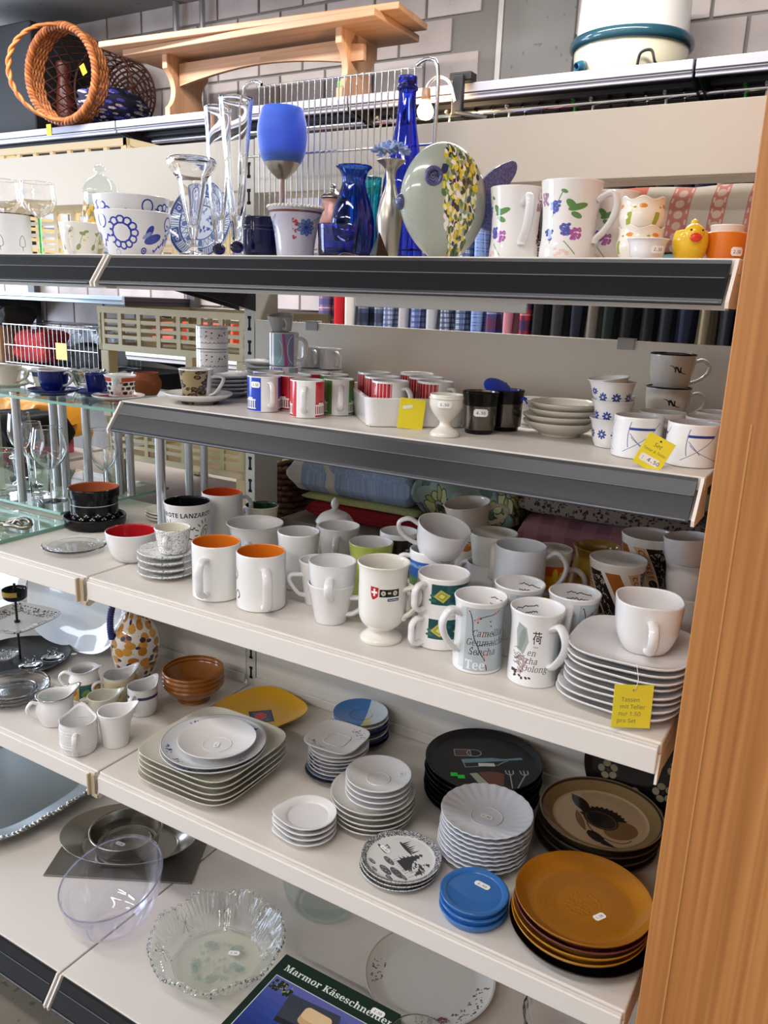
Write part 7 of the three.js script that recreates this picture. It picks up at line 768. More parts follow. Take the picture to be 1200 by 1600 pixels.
// clothes rail with hangers and shirts
const RY = 2.138, RZ = -1.6;
solo('clothes_rail', rod([-1.9, 0, 0], [1.78, 0, 0], 0.0125, 16), M.chrome, 'chrome clothes rail under the high wall shelves', 'clothes rail', [0, RY, RZ]);
{ const shirtGeo = [0, 1, 2].map((v) => { const g = new THREE.BoxGeometry(0.044, 0.78, 0.42, 4, 14, 26), P = g.attributes.position; for (let i = 0; i < P.count; i++) { let x = P.getX(i), y = P.getY(i), z = P.getZ(i); const f = z / 0.21, sh = Math.max(0, y - 0.2) / 0.19; y -= sh * Math.abs(f) * 0.075; const ed = 1 - Math.pow(Math.abs(f), 6) * 0.75, wv = 0.009 * Math.sin(z * 46 + y * 5) + 0.005 * Math.sin(z * 95 + y * 9); P.setXYZ(i, x * ed * (1 + 0.1 * Math.sin(y * 14 + v * 2)) + wv * (1 - sh * 0.7), y - 0.5, z * (1 - 0.06 * sh)); } g.computeVertexNormals(); seamFix(g); const U = g.attributes.uv; for (let i = 0; i < P.count; i++) U.setXY(i, (P.getZ(i) + P.getX(i)) * 7, P.getY(i) * 7); return g; });
  const plaid = (bg, a, b, n = 4) => std(0xffffff, 0.9, 0, { map: canvasTex(96, 96, (k, w, h) => { k.fillStyle = bg; k.fillRect(0, 0, w, h); const s = w / n; for (let i = 0; i < n; i++) { k.fillStyle = a; k.globalAlpha = 0.6; k.fillRect(i * s, 0, s * 0.5, h); k.fillRect(0, i * s, w, s * 0.5); k.globalAlpha = 0.8; k.fillStyle = b; k.fillRect(i * s + s * 0.7, 0, s * 0.08, h); k.fillRect(0, i * s + s * 0.7, w, s * 0.08); k.globalAlpha = 1; } }) });
  const cl = (c) => std(c, 0.92);
  const L = [['pink and blue striped', plaid('#b48a9c', '#3a4a86', '#e8e0e4', 3)], ['bright red', cl(0xc01824)], ['off-white', cl(0xcfccc8)], ['dark blue tartan', plaid('#3c4660', '#161c2e', '#8a94a8', 2)], ['grey-blue tartan', plaid('#5c6880', '#2a3044', '#aab2c0', 2)], ['fine blue check', plaid('#c9d0de', '#3c4c7c', '#5a6890', 8)], ['pale grey', cl(0xa9a5a8)], ['small navy check', plaid('#b9c2dc', '#2c3c7c', '#40508c', 7)], ['light grey', cl(0xa9adb0)], ['navy and white check', plaid('#d2d6e0', '#26304e', '#3a4460', 8)], ['blue and white check', plaid('#cfd6e4', '#2f3f6a', '#44547e', 7)], ['blue striped', plaid('#4a66a8', '#8aa0cc', '#c9d4ea', 5)], ['blue and maroon tartan', plaid('#3a4480', '#6a2a44', '#9aa4cc', 2)], ['rose pink', cl(0xb9808c)], ['red and navy tartan', plaid('#a82a38', '#1e2a5c', '#c9a0a8', 2)], ['charcoal', cl(0x1e1e22)], ['dark grey', cl(0x2c2c30)], ['navy blue', cl(0x151a2c)], ['grey-beige', cl(0x6a625c)], ['bottle green', cl(0x10201c)], ['black', cl(0x0c0d10)], ['ink black', cl(0x0a0a0e)], ['dark slate', cl(0x1a2028)], ['midnight blue', cl(0x101a36)], ['khaki beige', cl(0x8c8068)], ['steel grey', cl(0x22272e)], ['deep blue', cl(0x14244a)]];
  const hookMats = [M.blackMetal, std(0xe9e9e6, 0.4), std(0x24345c, 0.4), std(0x3fae3a, 0.4), M.blackMetal, M.chrome, M.chrome, M.blackMetal, std(0xe9e9e6, 0.4)], hookNames = ['black', 'white', 'blue', 'green', 'black', 'steel', 'steel', 'black', 'white'];
  const hook = tube([[0, -0.075, 0], [0, -0.045, 0], [0, -0.022, -0.014], [0, 0.004, -0.021], [0, 0.0205, 0], [0, 0.006, 0.02]], 0.0048, 20, 6), bar = tube([[0, -0.13, -0.19], [0, -0.095, -0.08], [0, -0.075, 0], [0, -0.095, 0.08], [0, -0.13, 0.19]], 0.0045, 18, 6), cnt = {};
  L.forEach(([nm, mat], i) => { const x = -0.80 + i * 0.061 + rr(-0.003, 0.003), k = (i * 5) % 9, n = hookNames[k]; cnt[n] = (cnt[n] ?? 0) + 1;
    const s = solo('shirt', shirtGeo[i % 3], mat, `${nm} shirt on the clothes rail behind the mug shelves`, 'shirt', [x, RY - 0.015, RZ], rr(-0.012, 0.012), 'shirts on the rail'); s.rotation.z = rr(-0.012, 0.012); s.scale.x = rr(0.72, 1.0); s.scale.z = rr(0.9, 1.06);
    const h = thing('clothes_hanger', `${n} clothes hanger on the rail, hooked over the ${nm} shirt`, 'hanger', [x, RY, RZ], s.rotation.y, 'clothes hangers'); part(h, 'hook', hook, hookMats[k]); part(h, 'shoulder_bar', bar, hookMats[k]); });
  for (let i = 0; i < 7; i++) { const k = (i * 4 + 3) % 9, x = 0.805 + i * 0.05; if (x > 1.1) break; const h = thing('clothes_hanger', `${hookNames[k]} empty clothes hanger near the right end of the rail, ${ORD[i].replace(' from top', '').replace('topmost', 'first')}`, 'hanger', [x, RY, RZ], rr(-0.1, 0.1), 'clothes hangers'); part(h, 'hook', hook, hookMats[k]); part(h, 'shoulder_bar', bar, hookMats[k]); } }
// clamp lamp
{ const t = thing('clamp_lamp', 'black clamp lamp with a bare glowing bulb on the wall shelf edge', 'lamp', [-0.232, 2.15, -1.425]); part(t, 'clamp', merge([bx(0.085, 0.03, 0.05, 0, 0.062, 0.0, 0.006), bx(0.04, 0.13, 0.025, 0, 0.0, 0.03, 0.006), bx(0.05, 0.02, 0.05, 0, -0.062, 0.015, 0.005)]), M.blackMetal); part(t, 'gooseneck', tube([[-0.005, -0.02, 0.04], [-0.03, 0.045, 0.05], [-0.07, 0.06, 0.055], [-0.1, 0.04, 0.06], [-0.108, 0.015, 0.062]], 0.006, 28, 8), M.alu); part(t, 'lever', rod([0.0, -0.055, 0.04], [0.13, -0.085, 0.06], 0.007, 8), M.blackMetal); part(t, 'socket', lathe([[0, 0.03], [0.014, 0.03], [0.017, 0.0], [0.017, -0.01], [0, -0.01]].reverse(), 0.05, 24).translate(-0.108, -0.005, 0.062), std(0x6a4a34, 0.5)); const b = part(t, 'bulb', lathe(smooth([[0, -0.075], [0.018, -0.072], [0.028, -0.056], [0.028, -0.042], [0.018, -0.022], [0.013, -0.012], [0, -0.01]], 30), 0.1, 24).translate(-0.108, 0, 0.062), std(0xfff2da, 0.4, 0, { emissive: 0xffd9a0, emissiveIntensity: 14 }), 'glowing bulb'); const pl = new THREE.PointLight(0xffd7a0, 0.55); pl.position.set(-0.108, -0.048, 0.062); pl.castShadow = true; t.add(pl); }
// wicker basket lying on its side
{ const W = std(0x8a4c20, 0.6), W2 = std(0x4a2414, 0.7), W3 = std(0xa8642c, 0.55), t = thing('wicker_basket', 'brown wicker basket lying on its side on the high wall shelf', 'basket', [-2.262, WY + 0.214, -1.395], 0.12); const R = 0.2, z = (s) => -s;
  for (let k = 0; k < 3; k++) { const pts = []; for (let i = 0; i < 150; i++) { const a = i / 150 * Math.PI * 2, tw = a * 22 + k * 2.094; pts.push([Math.cos(a) * (R + 0.0095 * Math.cos(tw)), Math.sin(a) * (R + 0.0095 * Math.cos(tw)), 0.0095 * Math.sin(tw)]); } part(t, 'braided_rim', tube(pts, 0.0085, 300, 6, true), [W, W3, W][k]); }
  for (let r = 0; r < 8; r++) for (const ph of [0]) { const pts = []; for (let i = 0; i < 96; i++) { const a = i / 96 * Math.PI * 2, w = 0.0045 * Math.cos(a * 24 + r * Math.PI); pts.push([Math.cos(a) * (R - 0.004 + w), Math.sin(a) * (R - 0.004 + w), -0.02 - r * 0.0095]); } part(t, 'woven_row', tube(pts, 0.0052, 140, 5, true), r % 2 ? W : W3); }
  for (let i = 0; i < 22; i++) for (const s of [-1, 1]) { const a0 = i / 22 * Math.PI * 2, pts = []; for (let j = 0; j <= 8; j++) { const f = j / 8, a = a0 + s * f * 1.1, rr2 = R - 0.012 - 0.02 * f; pts.push([Math.cos(a) * rr2, Math.sin(a) * rr2, -0.09 - f * 0.36]); } part(t, 'lattice_cane', tube(pts, 0.0032, 14, 5), W2); }
  for (const [zz, rad] of [[-0.27, R - 0.022], [-0.45, R - 0.032]]) part(t, 'hoop', (() => { const g = new THREE.TorusGeometry(rad, 0.006, 6, 60); g.translate(0, 0, zz); return g; })(), W2); for (let i = 0; i < 7; i++) { const g = new THREE.TorusGeometry(0.024 + i * 0.024, 0.0055, 5, 40); g.translate(0, 0, -0.452); part(t, 'base_ring', g, W2); } for (let i = 0; i < 8; i++) part(t, 'base_spoke', rod([0, 0, -0.452], [Math.cos(i * 0.785) * 0.168, Math.sin(i * 0.785) * 0.168, -0.452], 0.004, 6), W2);
  for (let k = 0; k < 2; k++) { const pts = []; for (let i = 0; i <= 60; i++) { const u = i / 60, a = Math.PI / 2 + u * Math.PI, tw = u * 40 + k * Math.PI; pts.push([Math.cos(a) * 0.17 + 0.006 * Math.cos(tw), Math.sin(a) * 0.2, 0.012 + Math.sin(u * Math.PI) * 0.13 + 0.006 * Math.sin(tw)]); } part(t, 'handle', tube(pts, 0.0075, 120, 6), W3); }
  const flo = canvasTex(256, 256, (k, w, h) => { k.fillStyle = '#151432'; k.fillRect(0, 0, w, h); for (let i = 0; i < 90; i++) { const x = rnd() * w, y = rnd() * h; k.fillStyle = ['#d9d4e0', '#b9a8b8', '#4a52b8', '#3a3f9c'][i % 4]; for (let j = 0; j < 5; j++) dot(k, x + Math.cos(j * 1.26) * 6, y + Math.sin(j * 1.26) * 6, 4.5); } }, [2, 2]);
  const c = new THREE.SphereGeometry(1, 30, 22), P = c.attributes.position; for (let i = 0; i < P.count; i++) { const x = P.getX(i), y = P.getY(i), zz = P.getZ(i), n = 1 + 0.14 * Math.sin(x * 9 + zz * 5) * Math.cos(y * 8 + zz * 4); P.setXYZ(i, x * 0.125 * n, y * 0.088 * n, zz * 0.19 * n); } c.computeVertexNormals(); solo('cloth', c, std(0xffffff, 0.9, 0, { map: flo }), 'dark blue flowered cloth stuffed in the wicker basket', 'cloth', [-2.2, WY + 0.118, -1.64], 0.1);
  const yt = solo('price_card', bx(0.032, 0.05, 0.0012), M.tag, 'small yellow tag hanging over the wall shelf edge below the basket', 'price card', [-2.41, WY - 0.006, WZ + 0.0145], 0.05); const y2 = solo('price_card', bx(0.03, 0.046, 0.0012), std(0xd8c028, 0.7), 'small yellow tag hanging inside the wicker basket', 'price card', [-2.235, WY + 0.255, -1.5], 0.1); y2.rotation.z = 0.45; }
// wooden bench with a loose plank on it
{ const pale = texWood([200, 156, 120], [160, 114, 82], 60, 256, 256); pale.repeat.set(2.2, 0.9); const mb = std(0xffffff, 0.5, 0, { map: pale }), pale2 = pale.clone(); pale2.rotation = Math.PI / 2; pale2.repeat.set(2.2, 0.9); const mh = std(0xffffff, 0.5, 0, { map: pale2 });
  const t = thing('wooden_bench', 'light wooden bench with an arched rail standing on the wall shelf', 'bench', [-1.21, WY, -1.58]); part(t, 'seat', boxUV(span(-0.66, 0.62, 0.252, 0.278, -0.17, 0.175, 0.004), 1), mh);
  const legShape = new THREE.Shape(); legShape.moveTo(-0.13, 0.0); legShape.lineTo(0.105, 0.0); legShape.lineTo(0.105, 0.045); legShape.quadraticCurveTo(0.07, 0.07, 0.068, 0.12); legShape.quadraticCurveTo(0.07, 0.17, 0.115, 0.2); legShape.lineTo(0.115, 0.252); legShape.lineTo(-0.14, 0.252); legShape.lineTo(-0.14, 0.2); legShape.quadraticCurveTo(-0.1, 0.17, -0.095, 0.12); legShape.quadraticCurveTo(-0.1, 0.07, -0.13, 0.045);
  for (const x of [-0.47, 0.43]) { const g = new THREE.ExtrudeGeometry(legShape, { depth: 0.024, bevelEnabled: true, bevelSize: 0.002, bevelThickness: 0.002, bevelSegments: 2 }); g.rotateY(-Math.PI / 2); g.translate(x + 0.012, 0.0005, 0); part(t, 'leg', boxUV(g, 1), mb); }
  const r = new THREE.Shape(); r.moveTo(-0.45, 0.14); r.quadraticCurveTo(-0.2, 0.185, 0, 0.186); r.quadraticCurveTo(0.2, 0.185, 0.42, 0.15); r.lineTo(0.5, 0.15); r.lineTo(0.5, 0.205); r.lineTo(0.42, 0.215); r.lineTo(0.42, 0.23); r.lineTo(-0.45, 0.23); const rg = new THREE.ExtrudeGeometry(r, { depth: 0.02, bevelEnabled: false }); rg.translate(0, 0, 0.03); part(t, 'rail', boxUV(rg, 1), mh); const gs = part(t, 'price_sticker', bx(0.014, 0.014, 0.0006), M.greenTag, 'bright green sticker'); gs.position.set(0.43, 0.06, 0.1085);
  const p = solo('plank', boxUV(span(-0.72, 0.72, 0, 0.024, -0.13, 0.13, 0.004), 1), mh, 'loose light wooden plank lying askew on the bench', 'plank', [-1.245, WY + 0.2785, -1.53], 0.075); }
// preserving pot
{ const t = thing('electric_pot', 'big cream electric preserving pot with a blue-green ring', 'pot', [0.275, WY, -1.66]); part(t, 'lower_body', lathe(smooth([[0, 0.006], [0.165, 0.006], [0.175, 0.012], [0.183, 0.04], [0.187, 0.1]], 30), 0.1, 64), glaze(0xd9d2b8, 0.08)); part(t, 'ring', (() => { const g = new THREE.TorusGeometry(0.188, 0.0155, 14, 80); g.rotateX(Math.PI / 2); g.scale(1, 1.25, 1); g.translate(0, 0.118, 0); return g; })(), glaze(0x1c4654, 0.15)); part(t, 'upper_body', lathe(smooth([[0.183, 0.125], [0.181, 0.2], [0.176, 0.3], [0.174, 0.31], [0, 0.318]], 30), 0.3, 64), glaze(0xe0ddd8, 0.1)); part(t, 'tap', lathe([[0, 0], [0.016, 0], [0.018, 0.012], [0.014, 0.034], [0.009, 0.034], [0.008, 0.01], [0, 0.008]], 0.03, 20).rotateX(Math.PI / 2 + 0.25).rotateY(-0.5).translate(-0.105, 0.036, 0.158), glaze(0x1f5672, 0.2)); part(t, 'cable', tube([[0.075, 0.012, 0.178], [0.085, 0.05, 0.182], [0.115, 0.055, 0.178], [0.13, 0.02, 0.172], [0.15, 0.012, 0.14], [0.17, 0.02, 0.1]], 0.0045, 40, 6), M.blackMetal); for (const a of [0.4]) part(t, 'foot', rod([0.1, 0, 0.1], [0.1, 0.008, 0.1], 0.012, 10), M.blackMetal); }
solo('storage_box', span(-0.32, 0.32, 0, 0.5, -0.2, 0.2, 0.01), std(0x121316, 0.7), 'dark storage box at the far left of the high wall shelf', 'box', [-2.89, WY, -1.68]);
solo('bottle_stand', lathe(smooth([[0, 0], [0.04, 0], [0.045, 0.06], [0.04, 0.2], [0.03, 0.26], [0.032, 0.28], [0.034, 0.34], [0, 0.345]], 30), 0.3, 24), std(0x5a2418, 0.4), 'reddish brown turned wooden piece behind the basket handle', 'ornament', [-2.52, WY, -1.62]);
// crates
function crate(label, x0, x1, y0, y1, z0, z1, rows, cols, legs, mat = M.plastic, slotRows = null) {
  const t = thing('plastic_crate', label, 'crate', [(x0 + x1) / 2, y0, (z0 + z1) / 2], 0, 'cream crates'), w = x1 - x0, h = y1 - y0, d = z1 - z0;
  const wall = (len, n) => { const g = [], b = 0.009, top = 0.016; g.push(bx(len, top, 0.012, 0, h - top / 2, 0)); g.push(bx(len, 0.016, 0.01, 0, 0.008, 0)); for (let r = 1; r < rows; r++) g.push(bx(len, b, 0.006, 0, 0.016 + r * (h - 0.032) / rows, 0)); for (let c = 0; c <= n; c++) g.push(bx(c % n ? 0.013 : 0.022, h, 0.0075, -len / 2 + 0.011 + c * (len - 0.022) / n, h / 2, 0)); return merge(g); };
  const f = wall(w, cols), s = wall(d, Math.max(3, Math.round(cols * d / w))); for (const z of [-1, 1]) { const m = part(t, 'long_wall', f, mat); m.position.z = z * (d / 2 - 0.006); } for (const x of [-1, 1]) { const m = part(t, 'short_wall', s, mat); m.rotation.y = Math.PI / 2; m.position.x = x * (w / 2 - 0.006); } part(t, 'floor', bx(w - 0.014, 0.005, d - 0.014, 0, 0.006, 0), mat);
  if (legs) for (const x of [-1, 1]) for (const z of [-1, 1]) part(t, 'corner_post', bx(0.03, legs, 0.03, x * (w / 2 - 0.018), -legs / 2, z * (d / 2 - 0.018), 0.003), mat);
  return t;
}
crate('tall cream crate standing above and behind the left fascia panel', -0.98, -0.44, 1.5155, 1.803, -0.46, -0.09, 9, 8, 0);
crate('cream crate with slots between the two left shelf rails', -0.582, -0.092, 1.308, 1.417, -0.44, -0.1, 4, 7, 0.172); crate('lower cream crate seen between the aluminium rods', -0.565, -0.096, 1.03, 1.135, -0.44, -0.1, 4, 7, 0.0985);
crate('dark brown slatted crate far behind, left of the red shirt', -1.1, -0.85, 1.192, 1.4, -1.86, -1.5, 4, 6, 0, std(0x4a3a2c, 0.7)); solo('storage_box', span(-0.09, 0.09, 0, 0.13, -0.1, 0.1, 0.004), std(0xd8421e, 0.6), 'orange box glimpsed through the slots of the middle crate', 'box', [-1.78, 1.191, -1.62]); solo('storage_box', span(-0.09, 0.09, 0, 0.14, -0.1, 0.1, 0.004), std(0xd0481e, 0.6), 'orange box further right, seen through the middle crate', 'box', [-1.45, 1.191, -1.62]);
{ const W = std(0x4c2c1a, 0.7), t = thing('wicker_tray', 'brown woven tray on the rear shelf right of the upright', 'basket', [-0.047, 0.9305, -0.28]); for (let r = 0; r < 9; r++) { const pts = []; for (let i = 0; i < 48; i++) { const a = i / 48 * 6.2832, w = 0.003 * Math.cos(a * 16 + r * 3.14), c = Math.abs(Math.cos(a)), s = Math.abs(Math.sin(a)), k = 1 / Math.pow(c ** 4 + s ** 4, 0.25); pts.push([Math.cos(a) * k * (0.032 + w), 0.008 + r * 0.0145, Math.sin(a) * k * (0.12 + w)]); } part(t, 'woven_row', tube(pts, 0.0074, 96, 5, true), W); } part(t, 'bottom', bx(0.056, 0.004, 0.22, 0, 0.003, 0), W); }
// textiles on the rear shelves
function cloth(name, label, mat, x0, x1, y0, y1, z0, z1, o = {}) {
  const w = x1 - x0, h = y1 - y0, d = z1 - z0, g = new THREE.BoxGeometry(w, h, d, 40, 10, 14), P = g.attributes.position, f = o.f ?? 22, am = o.am ?? 0.006, sd = rnd() * 9;
  for (let i = 0; i < P.count; i++) { let x = P.getX(i), y = P.getY(i), z = P.getZ(i); const u = x / (w / 2), v = y / (h / 2), q = z / (d / 2), n = o.n ?? 5, k = 1 / Math.pow(Math.abs(u) ** n + Math.abs(v) ** 3 + Math.abs(q) ** n, 1 / n) * Math.pow(Math.max(Math.abs(u), Math.abs(v), Math.abs(q)), 1); const e = Math.max(0, (Math.abs(u) - 0.86) / 0.14), e2 = Math.max(0, (Math.abs(q) - 0.8) / 0.2); y *= (1 - 0.75 * e * e) * (1 - 0.5 * e2 * e2); const lay = o.layers ? 0.5 * Math.cos((v * 0.5 + 0.5) * o.layers * 6.283) * 0.004 : 0; z += lay * Math.sign(q) * (Math.abs(q) > 0.95 ? 1 : 0); const b = v > -0.9 ? 1 : 0; y += b * am * (Math.sin(x * f + sd + z * 9) * Math.cos(z * f * 0.8 + x * 5) + 0.5 * Math.sin(x * f * 2.3 + z * 31 + sd)); z += am * 0.8 * Math.sin(x * f * 1.4 + y * 60 + sd) * (Math.abs(q) > 0.9 ? 1 : 0); if (o.slope) y += o.slope * u * b; P.setXYZ(i, x, y, z); }
  g.computeVertexNormals(); seamFix(g); const U = g.attributes.uv; for (let i = 0; i < P.count; i++) U.setXY(i, P.getX(i) * (o.uv ?? 6), (P.getY(i) - P.getZ(i)) * (o.uv ?? 6)); return solo(name, g, mat, label, o.cat ?? 'textile', [(x0 + x1) / 2, (y0 + y1) / 2, (z0 + z1) / 2], o.turn ?? 0, 'folded textiles on the rear shelf');
}
const terry = (c) => std(c, 0.95, 0, { bumpMap: bumpFine, bumpScale: 0.002 });
cloth('towel', 'red folded towel at the bottom of the textile pile', terry(0x8e1420), 0.06, 0.36, C + 0.001, 1.003, -0.4, -0.13, { am: 0.002, cat: 'towel', layers: 2 });
cloth('towel', 'yellow-green folded terry towel between the red and blue ones', terry(0xa0a36c), 0.05, 0.36, 1.004, 1.022, -0.4, -0.125, { am: 0.002, cat: 'towel' });
{ const tex = canvasTex(512, 256, (k, w, h) => { k.fillStyle = '#8a9ab4'; k.fillRect(0, 0, w, h); for (let i = 0; i < 6000; i++) { k.fillStyle = i % 2 ? '#9cabc4' : '#7e8da8'; k.fillRect(rnd() * w, rnd() * h, 3, 3); } k.fillStyle = '#c9c6bf'; k.fillRect(0, 0, 70, h); ink(k, '#b9b6ae', 16); k.beginPath(); k.ellipse(200, 140, 60, 120, 0, 1.6, 4.8); k.stroke(); k.fillStyle = '#2f4788'; k.fillRect(400, 60, 50, 110); k.fillRect(450, 110, 40, 90); }); tex.wrapS = tex.wrapT = THREE.ClampToEdgeWrapping; const t = cloth('towel', 'thick folded blue-grey towel with a white end', terry(0xffffff), 0.018, 0.348, 1.023, 1.112, -0.41, -0.112, { am: 0.004, f: 14, cat: 'towel' }); const U = t.geometry.attributes.uv, P = t.geometry.attributes.position; for (let i = 0; i < P.count; i++) U.setXY(i, P.getX(i) / 0.34 + 0.5, (P.getY(i) - P.getZ(i) * 0.5) * 3 + 0.2); t.material = terry(0xffffff); t.material.map = tex; }
cloth('towel', 'cream terry towel on top of the blue-grey one', terry(0xa99c80), 0.11, 0.348, 1.114, 1.15, -0.42, -0.16, { am: 0.004, cat: 'towel' });
{ const bed = canvasTex(512, 512, (k, w, h) => { k.fillStyle = '#7d8c82'; k.fillRect(0, 0, w, h); for (let i = 0; i < 60; i++) { k.fillStyle = ['#7f8f86', '#52625e', '#8c9a90', '#455250'][i % 4]; dot(k, rnd() * w, rnd() * h, rr(20, 60), rr(14, 40), rnd() * 3); } for (let i = 0; i < 16; i++) { const x = rnd() * w, y = rnd() * h; for (let j = 0; j < 9; j++) { k.fillStyle = j % 2 ? '#9aa05c' : '#b5b884'; k.beginPath(); k.ellipse(x + Math.cos(j * 0.7) * 28, y + Math.sin(j * 0.7) * 28, 17, 12, j * 0.7, 0, 7); k.fill(); ink(k, '#2e342c', 2.5); k.stroke(); } } }, [1, 1]);
  cloth('bed_linen', 'crumpled green flowered bed linen behind the tilted cup', std(0xffffff, 0.95, 0, { map: bed }), 0.352, 0.585, C + 0.06, 1.138, -0.42, -0.105, { am: 0.013, f: 34, uv: 3, n: 3 }); cloth('bed_linen', 'dark green folded linen under the crumpled flowered one', std(0x2a332e, 0.95), 0.37, 0.58, C + 0.001, 1.018, -0.4, -0.12, { am: 0.003 });
  const flor = canvasTex(512, 512, (k, w, h) => { k.fillStyle = '#8c8078'; k.fillRect(0, 0, w, h); for (let i = 0; i < 420; i++) { k.fillStyle = ['#2c201e', '#3a2a28', '#1e1818', '#5a4644'][i % 4]; dot(k, rnd() * w, rnd() * h, rr(4, 14), rr(3, 9), rnd() * 3); } }), pink = canvasTex(64, 64, (k, w, h) => { k.fillStyle = '#8a5a62'; k.fillRect(0, 0, w, h); k.fillStyle = 'rgba(170,120,124,0.6)'; k.fillRect(0, 0, 32, h); k.fillRect(0, 0, w, 32); }, [3, 3]);
  cloth('bed_linen', 'pink checked folded linen below the dark flowered one', std(0xffffff, 0.95, 0, { map: pink }), 0.586, 0.84, C + 0.001, 1.06, -0.42, -0.11, { am: 0.004, uv: 6 }); cloth('bed_linen', 'flowered brown and black folded linen at the right', std(0xffffff, 0.95, 0, { map: flor }), 0.588, 0.97, 1.064, 1.1, -0.42, -0.1, { am: 0.005, uv: 6, slope: -0.006 }); cloth('bed_linen', 'grey-beige folded linen on top at the right', std(0x8d8468, 0.95), 0.6, 0.975, 1.112, 1.162, -0.42, -0.115, { am: 0.004, slope: -0.006 }); cloth('bed_linen', 'dark folded linen under the pale cups at the right', std(0x4c443c, 0.95), 0.842, 0.975, C + 0.001, 1.055, -0.42, -0.12, { am: 0.004 });
  const str = canvasTex(512, 256, (k, w, h) => { white(k, w, h, '#cfc8bc'); k.fillStyle = '#c96a54'; k.fillRect(0, 0, 120, h); for (const x of [200, 320, 420]) { k.fillStyle = '#c98478'; k.fillRect(x, 0, x === 320 ? 44 : 62, h); k.fillStyle = '#dcc4b8'; for (let i = 0; i < 12; i++) { dot(k, x + (x === 320 ? 22 : 31), 12 + i * 22, 13, 8); k.fillRect(x + 4, i * 22, 6, 10); k.fillRect(x + (x === 320 ? 34 : 52), i * 22, 6, 10); } } }); str.wrapS = str.wrapT = THREE.ClampToEdgeWrapping; const s = cloth('tablecloth', 'salmon and white striped tablecloth behind the egg cups', std(0xffffff, 0.95, 0, { map: str }), 0.7, 0.972, 1.553, 1.662, -0.42, -0.115, { am: 0.002, n: 6 }); { const U = s.geometry.attributes.uv, P = s.geometry.attributes.position; for (let i = 0; i < P.count; i++) U.setXY(i, P.getX(i) / 0.28 + 0.5 - (P.getY(i)) * 0.3, P.getY(i) * 5 + 0.5); } cloth('tablecloth', 'turquoise patterned cloth under the striped tablecloth', std(0x7fa6a4, 0.95), 0.705, 0.97, 1.516, 1.552, -0.41, -0.12, { am: 0.002 }); }
// left bay far behind: bags, cloths, wire basket
solo('rear_shelf', span(-1.98, -1.02, 0.91, 0.93, -0.48, -0.083, 0.002), std(0x8d857d, 0.5), 'rear shelf carrying the yellow bag and red tub at far left', 'shelf', [0, 0, 0], 0, 'rear gondola shelves');
cloth('bag', 'yellow and orange plastic bag behind the wine glasses', std(0xd8941c, 0.5), -1.3, -1.06, 0.985, 1.1, -0.45, -0.25, { am: 0.012, f: 40, cat: 'bag' }); cloth('cloth', 'black bundled cloth behind the wine glasses', std(0x0c0b0d, 0.95), -1.14, -0.9, 0.99, 1.09, -0.26, -0.1, { am: 0.01, f: 34, cat: 'cloth' });
{ const t = thing('plastic_tub', 'red plastic tub behind the wine glasses', 'tub', [-1.03, 0.931, -0.2]); part(t, 'tub', lathe(smooth([[0, 0.002], [0.07, 0.002], [0.078, 0.01], [0.09, 0.05], [0.094, 0.056], [0.09, 0.057], [0.074, 0.012], [0, 0.006]], 40), 0.05), std(0xb01824, 0.35)); } solo('carton', span(-0.1, 0.1, 0, 0.058, -0.07, 0.07, 0.003), std(0xa84458, 0.6), 'pinkish red carton under the yellow bag at the far left', 'box', [-1.2, 0.9305, -0.35]);
{ const t = thing('wire_basket', 'wide wire basket with bundled goods on the wall shelf at left', 'basket', [-2.58, 1.051, -1.62]); const w = 0.37, d = 0.14, h = 0.21; for (const y of [0.006, 0.1, h]) for (const z of [-d, d]) part(t, 'frame_wire', rod([-w, y, z], [w, y, z], 0.0035, 6), M.chrome); for (const y of [0.006, h]) for (const x of [-w, w]) part(t, 'frame_wire', rod([x, y, -d], [x, y, d], 0.0035, 6), M.chrome); for (const z of [-d, d]) for (let i = 0; i <= 22; i++) part(t, 'wire', rod([-w + i * w / 11, 0.006, z], [-w + i * w / 11, h, z], 0.0018, 5), M.chrome); part(t, 'price_tag', bx(0.085, 0.085, 0.001, 0.1, 0.09, d + 0.005), std(0xe8b868, 0.6), 'pale orange card'); }
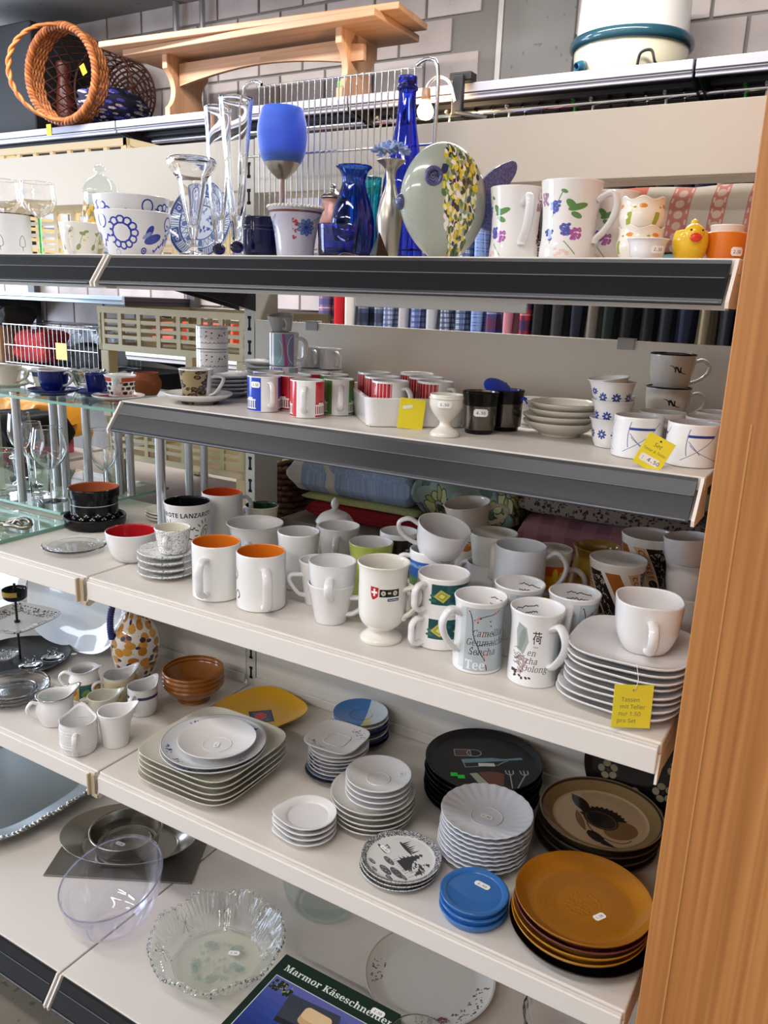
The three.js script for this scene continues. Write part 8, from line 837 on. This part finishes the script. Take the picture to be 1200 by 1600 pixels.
cloth('bag', 'crinkled clear plastic bag in the wire basket', new THREE.MeshPhysicalMaterial({ color: 0xdde4ea, roughness: 0.12, transmission: 0.75, thickness: 0, ior: 1.4 }), -2.62, -2.26, 1.06, 1.24, -1.735, -1.63, { am: 0.02, f: 30, cat: 'bag' }); cloth('cloth', 'black bundled goods in the wire basket', std(0x14151a, 0.8), -2.55, -2.24, 1.062, 1.17, -1.61, -1.51, { am: 0.014, f: 26, cat: 'cloth' }); cloth('bag', 'red cloth bag at the left end of the wire basket', std(0xa82a26, 0.9), -2.94, -2.68, 1.062, 1.22, -1.72, -1.52, { am: 0.012, f: 20, cat: 'bag' });
solo('carton', span(-0.07, 0.07, 0, 0.2, -0.1, 0.1, 0.003), std(0x7a5a36, 0.8), 'brown carton at the left end of the wall shelf row', 'box', [-3.04, 1.0505, -1.57]); cloth('cloth', 'dark crumpled cloth lying on the brown carton', std(0x2c2a28, 0.95), -3.13, -2.94, 1.252, 1.34, -1.68, -1.48, { am: 0.012, f: 28, cat: 'cloth' });
// wire grid rack on the top shelf
{ const t = thing('wire_rack', 'chrome wire grid rack standing behind the blue glass', 'rack', [0.238, A, 0.05]); const x0 = -0.208, x1 = 0.208, h = 0.33; part(t, 'frame', tube([[x0, 0.001, 0], [x0, 0.2, 0], [x0, h - 0.03, 0], [x0 + 0.006, h - 0.006, 0], [x0 + 0.03, h, 0], [x0 + 0.045, h - 0.006, 0]], 0.0034, 40, 8), M.chrome); part(t, 'frame', tube([[x1, 0.001, 0], [x1, 0.2, 0], [x1, h - 0.02, 0], [x1 - 0.006, h - 0.002, 0], [x1 - 0.025, h + 0.001, 0], [x1 - 0.04, h - 0.006, 0]], 0.0034, 40, 8), M.chrome); for (const y of [h - 0.009, 0.2, 0.03]) part(t, 'cross_wire', rod([x0 + (y > 0.3 ? 0.03 : 0), y, -0.0022], [x1 - (y > 0.3 ? 0.03 : 0), y, -0.0022], 0.0022, 8), M.chrome); for (let i = 0; i < 27; i++) { const x = x0 + 0.04 + i * 0.0128; part(t, 'wire', rod([x, 0.012, 0.001], [x, h - 0.009, 0.001], 0.0013, 6), M.chrome); } }
renderer.render(scene, camera);
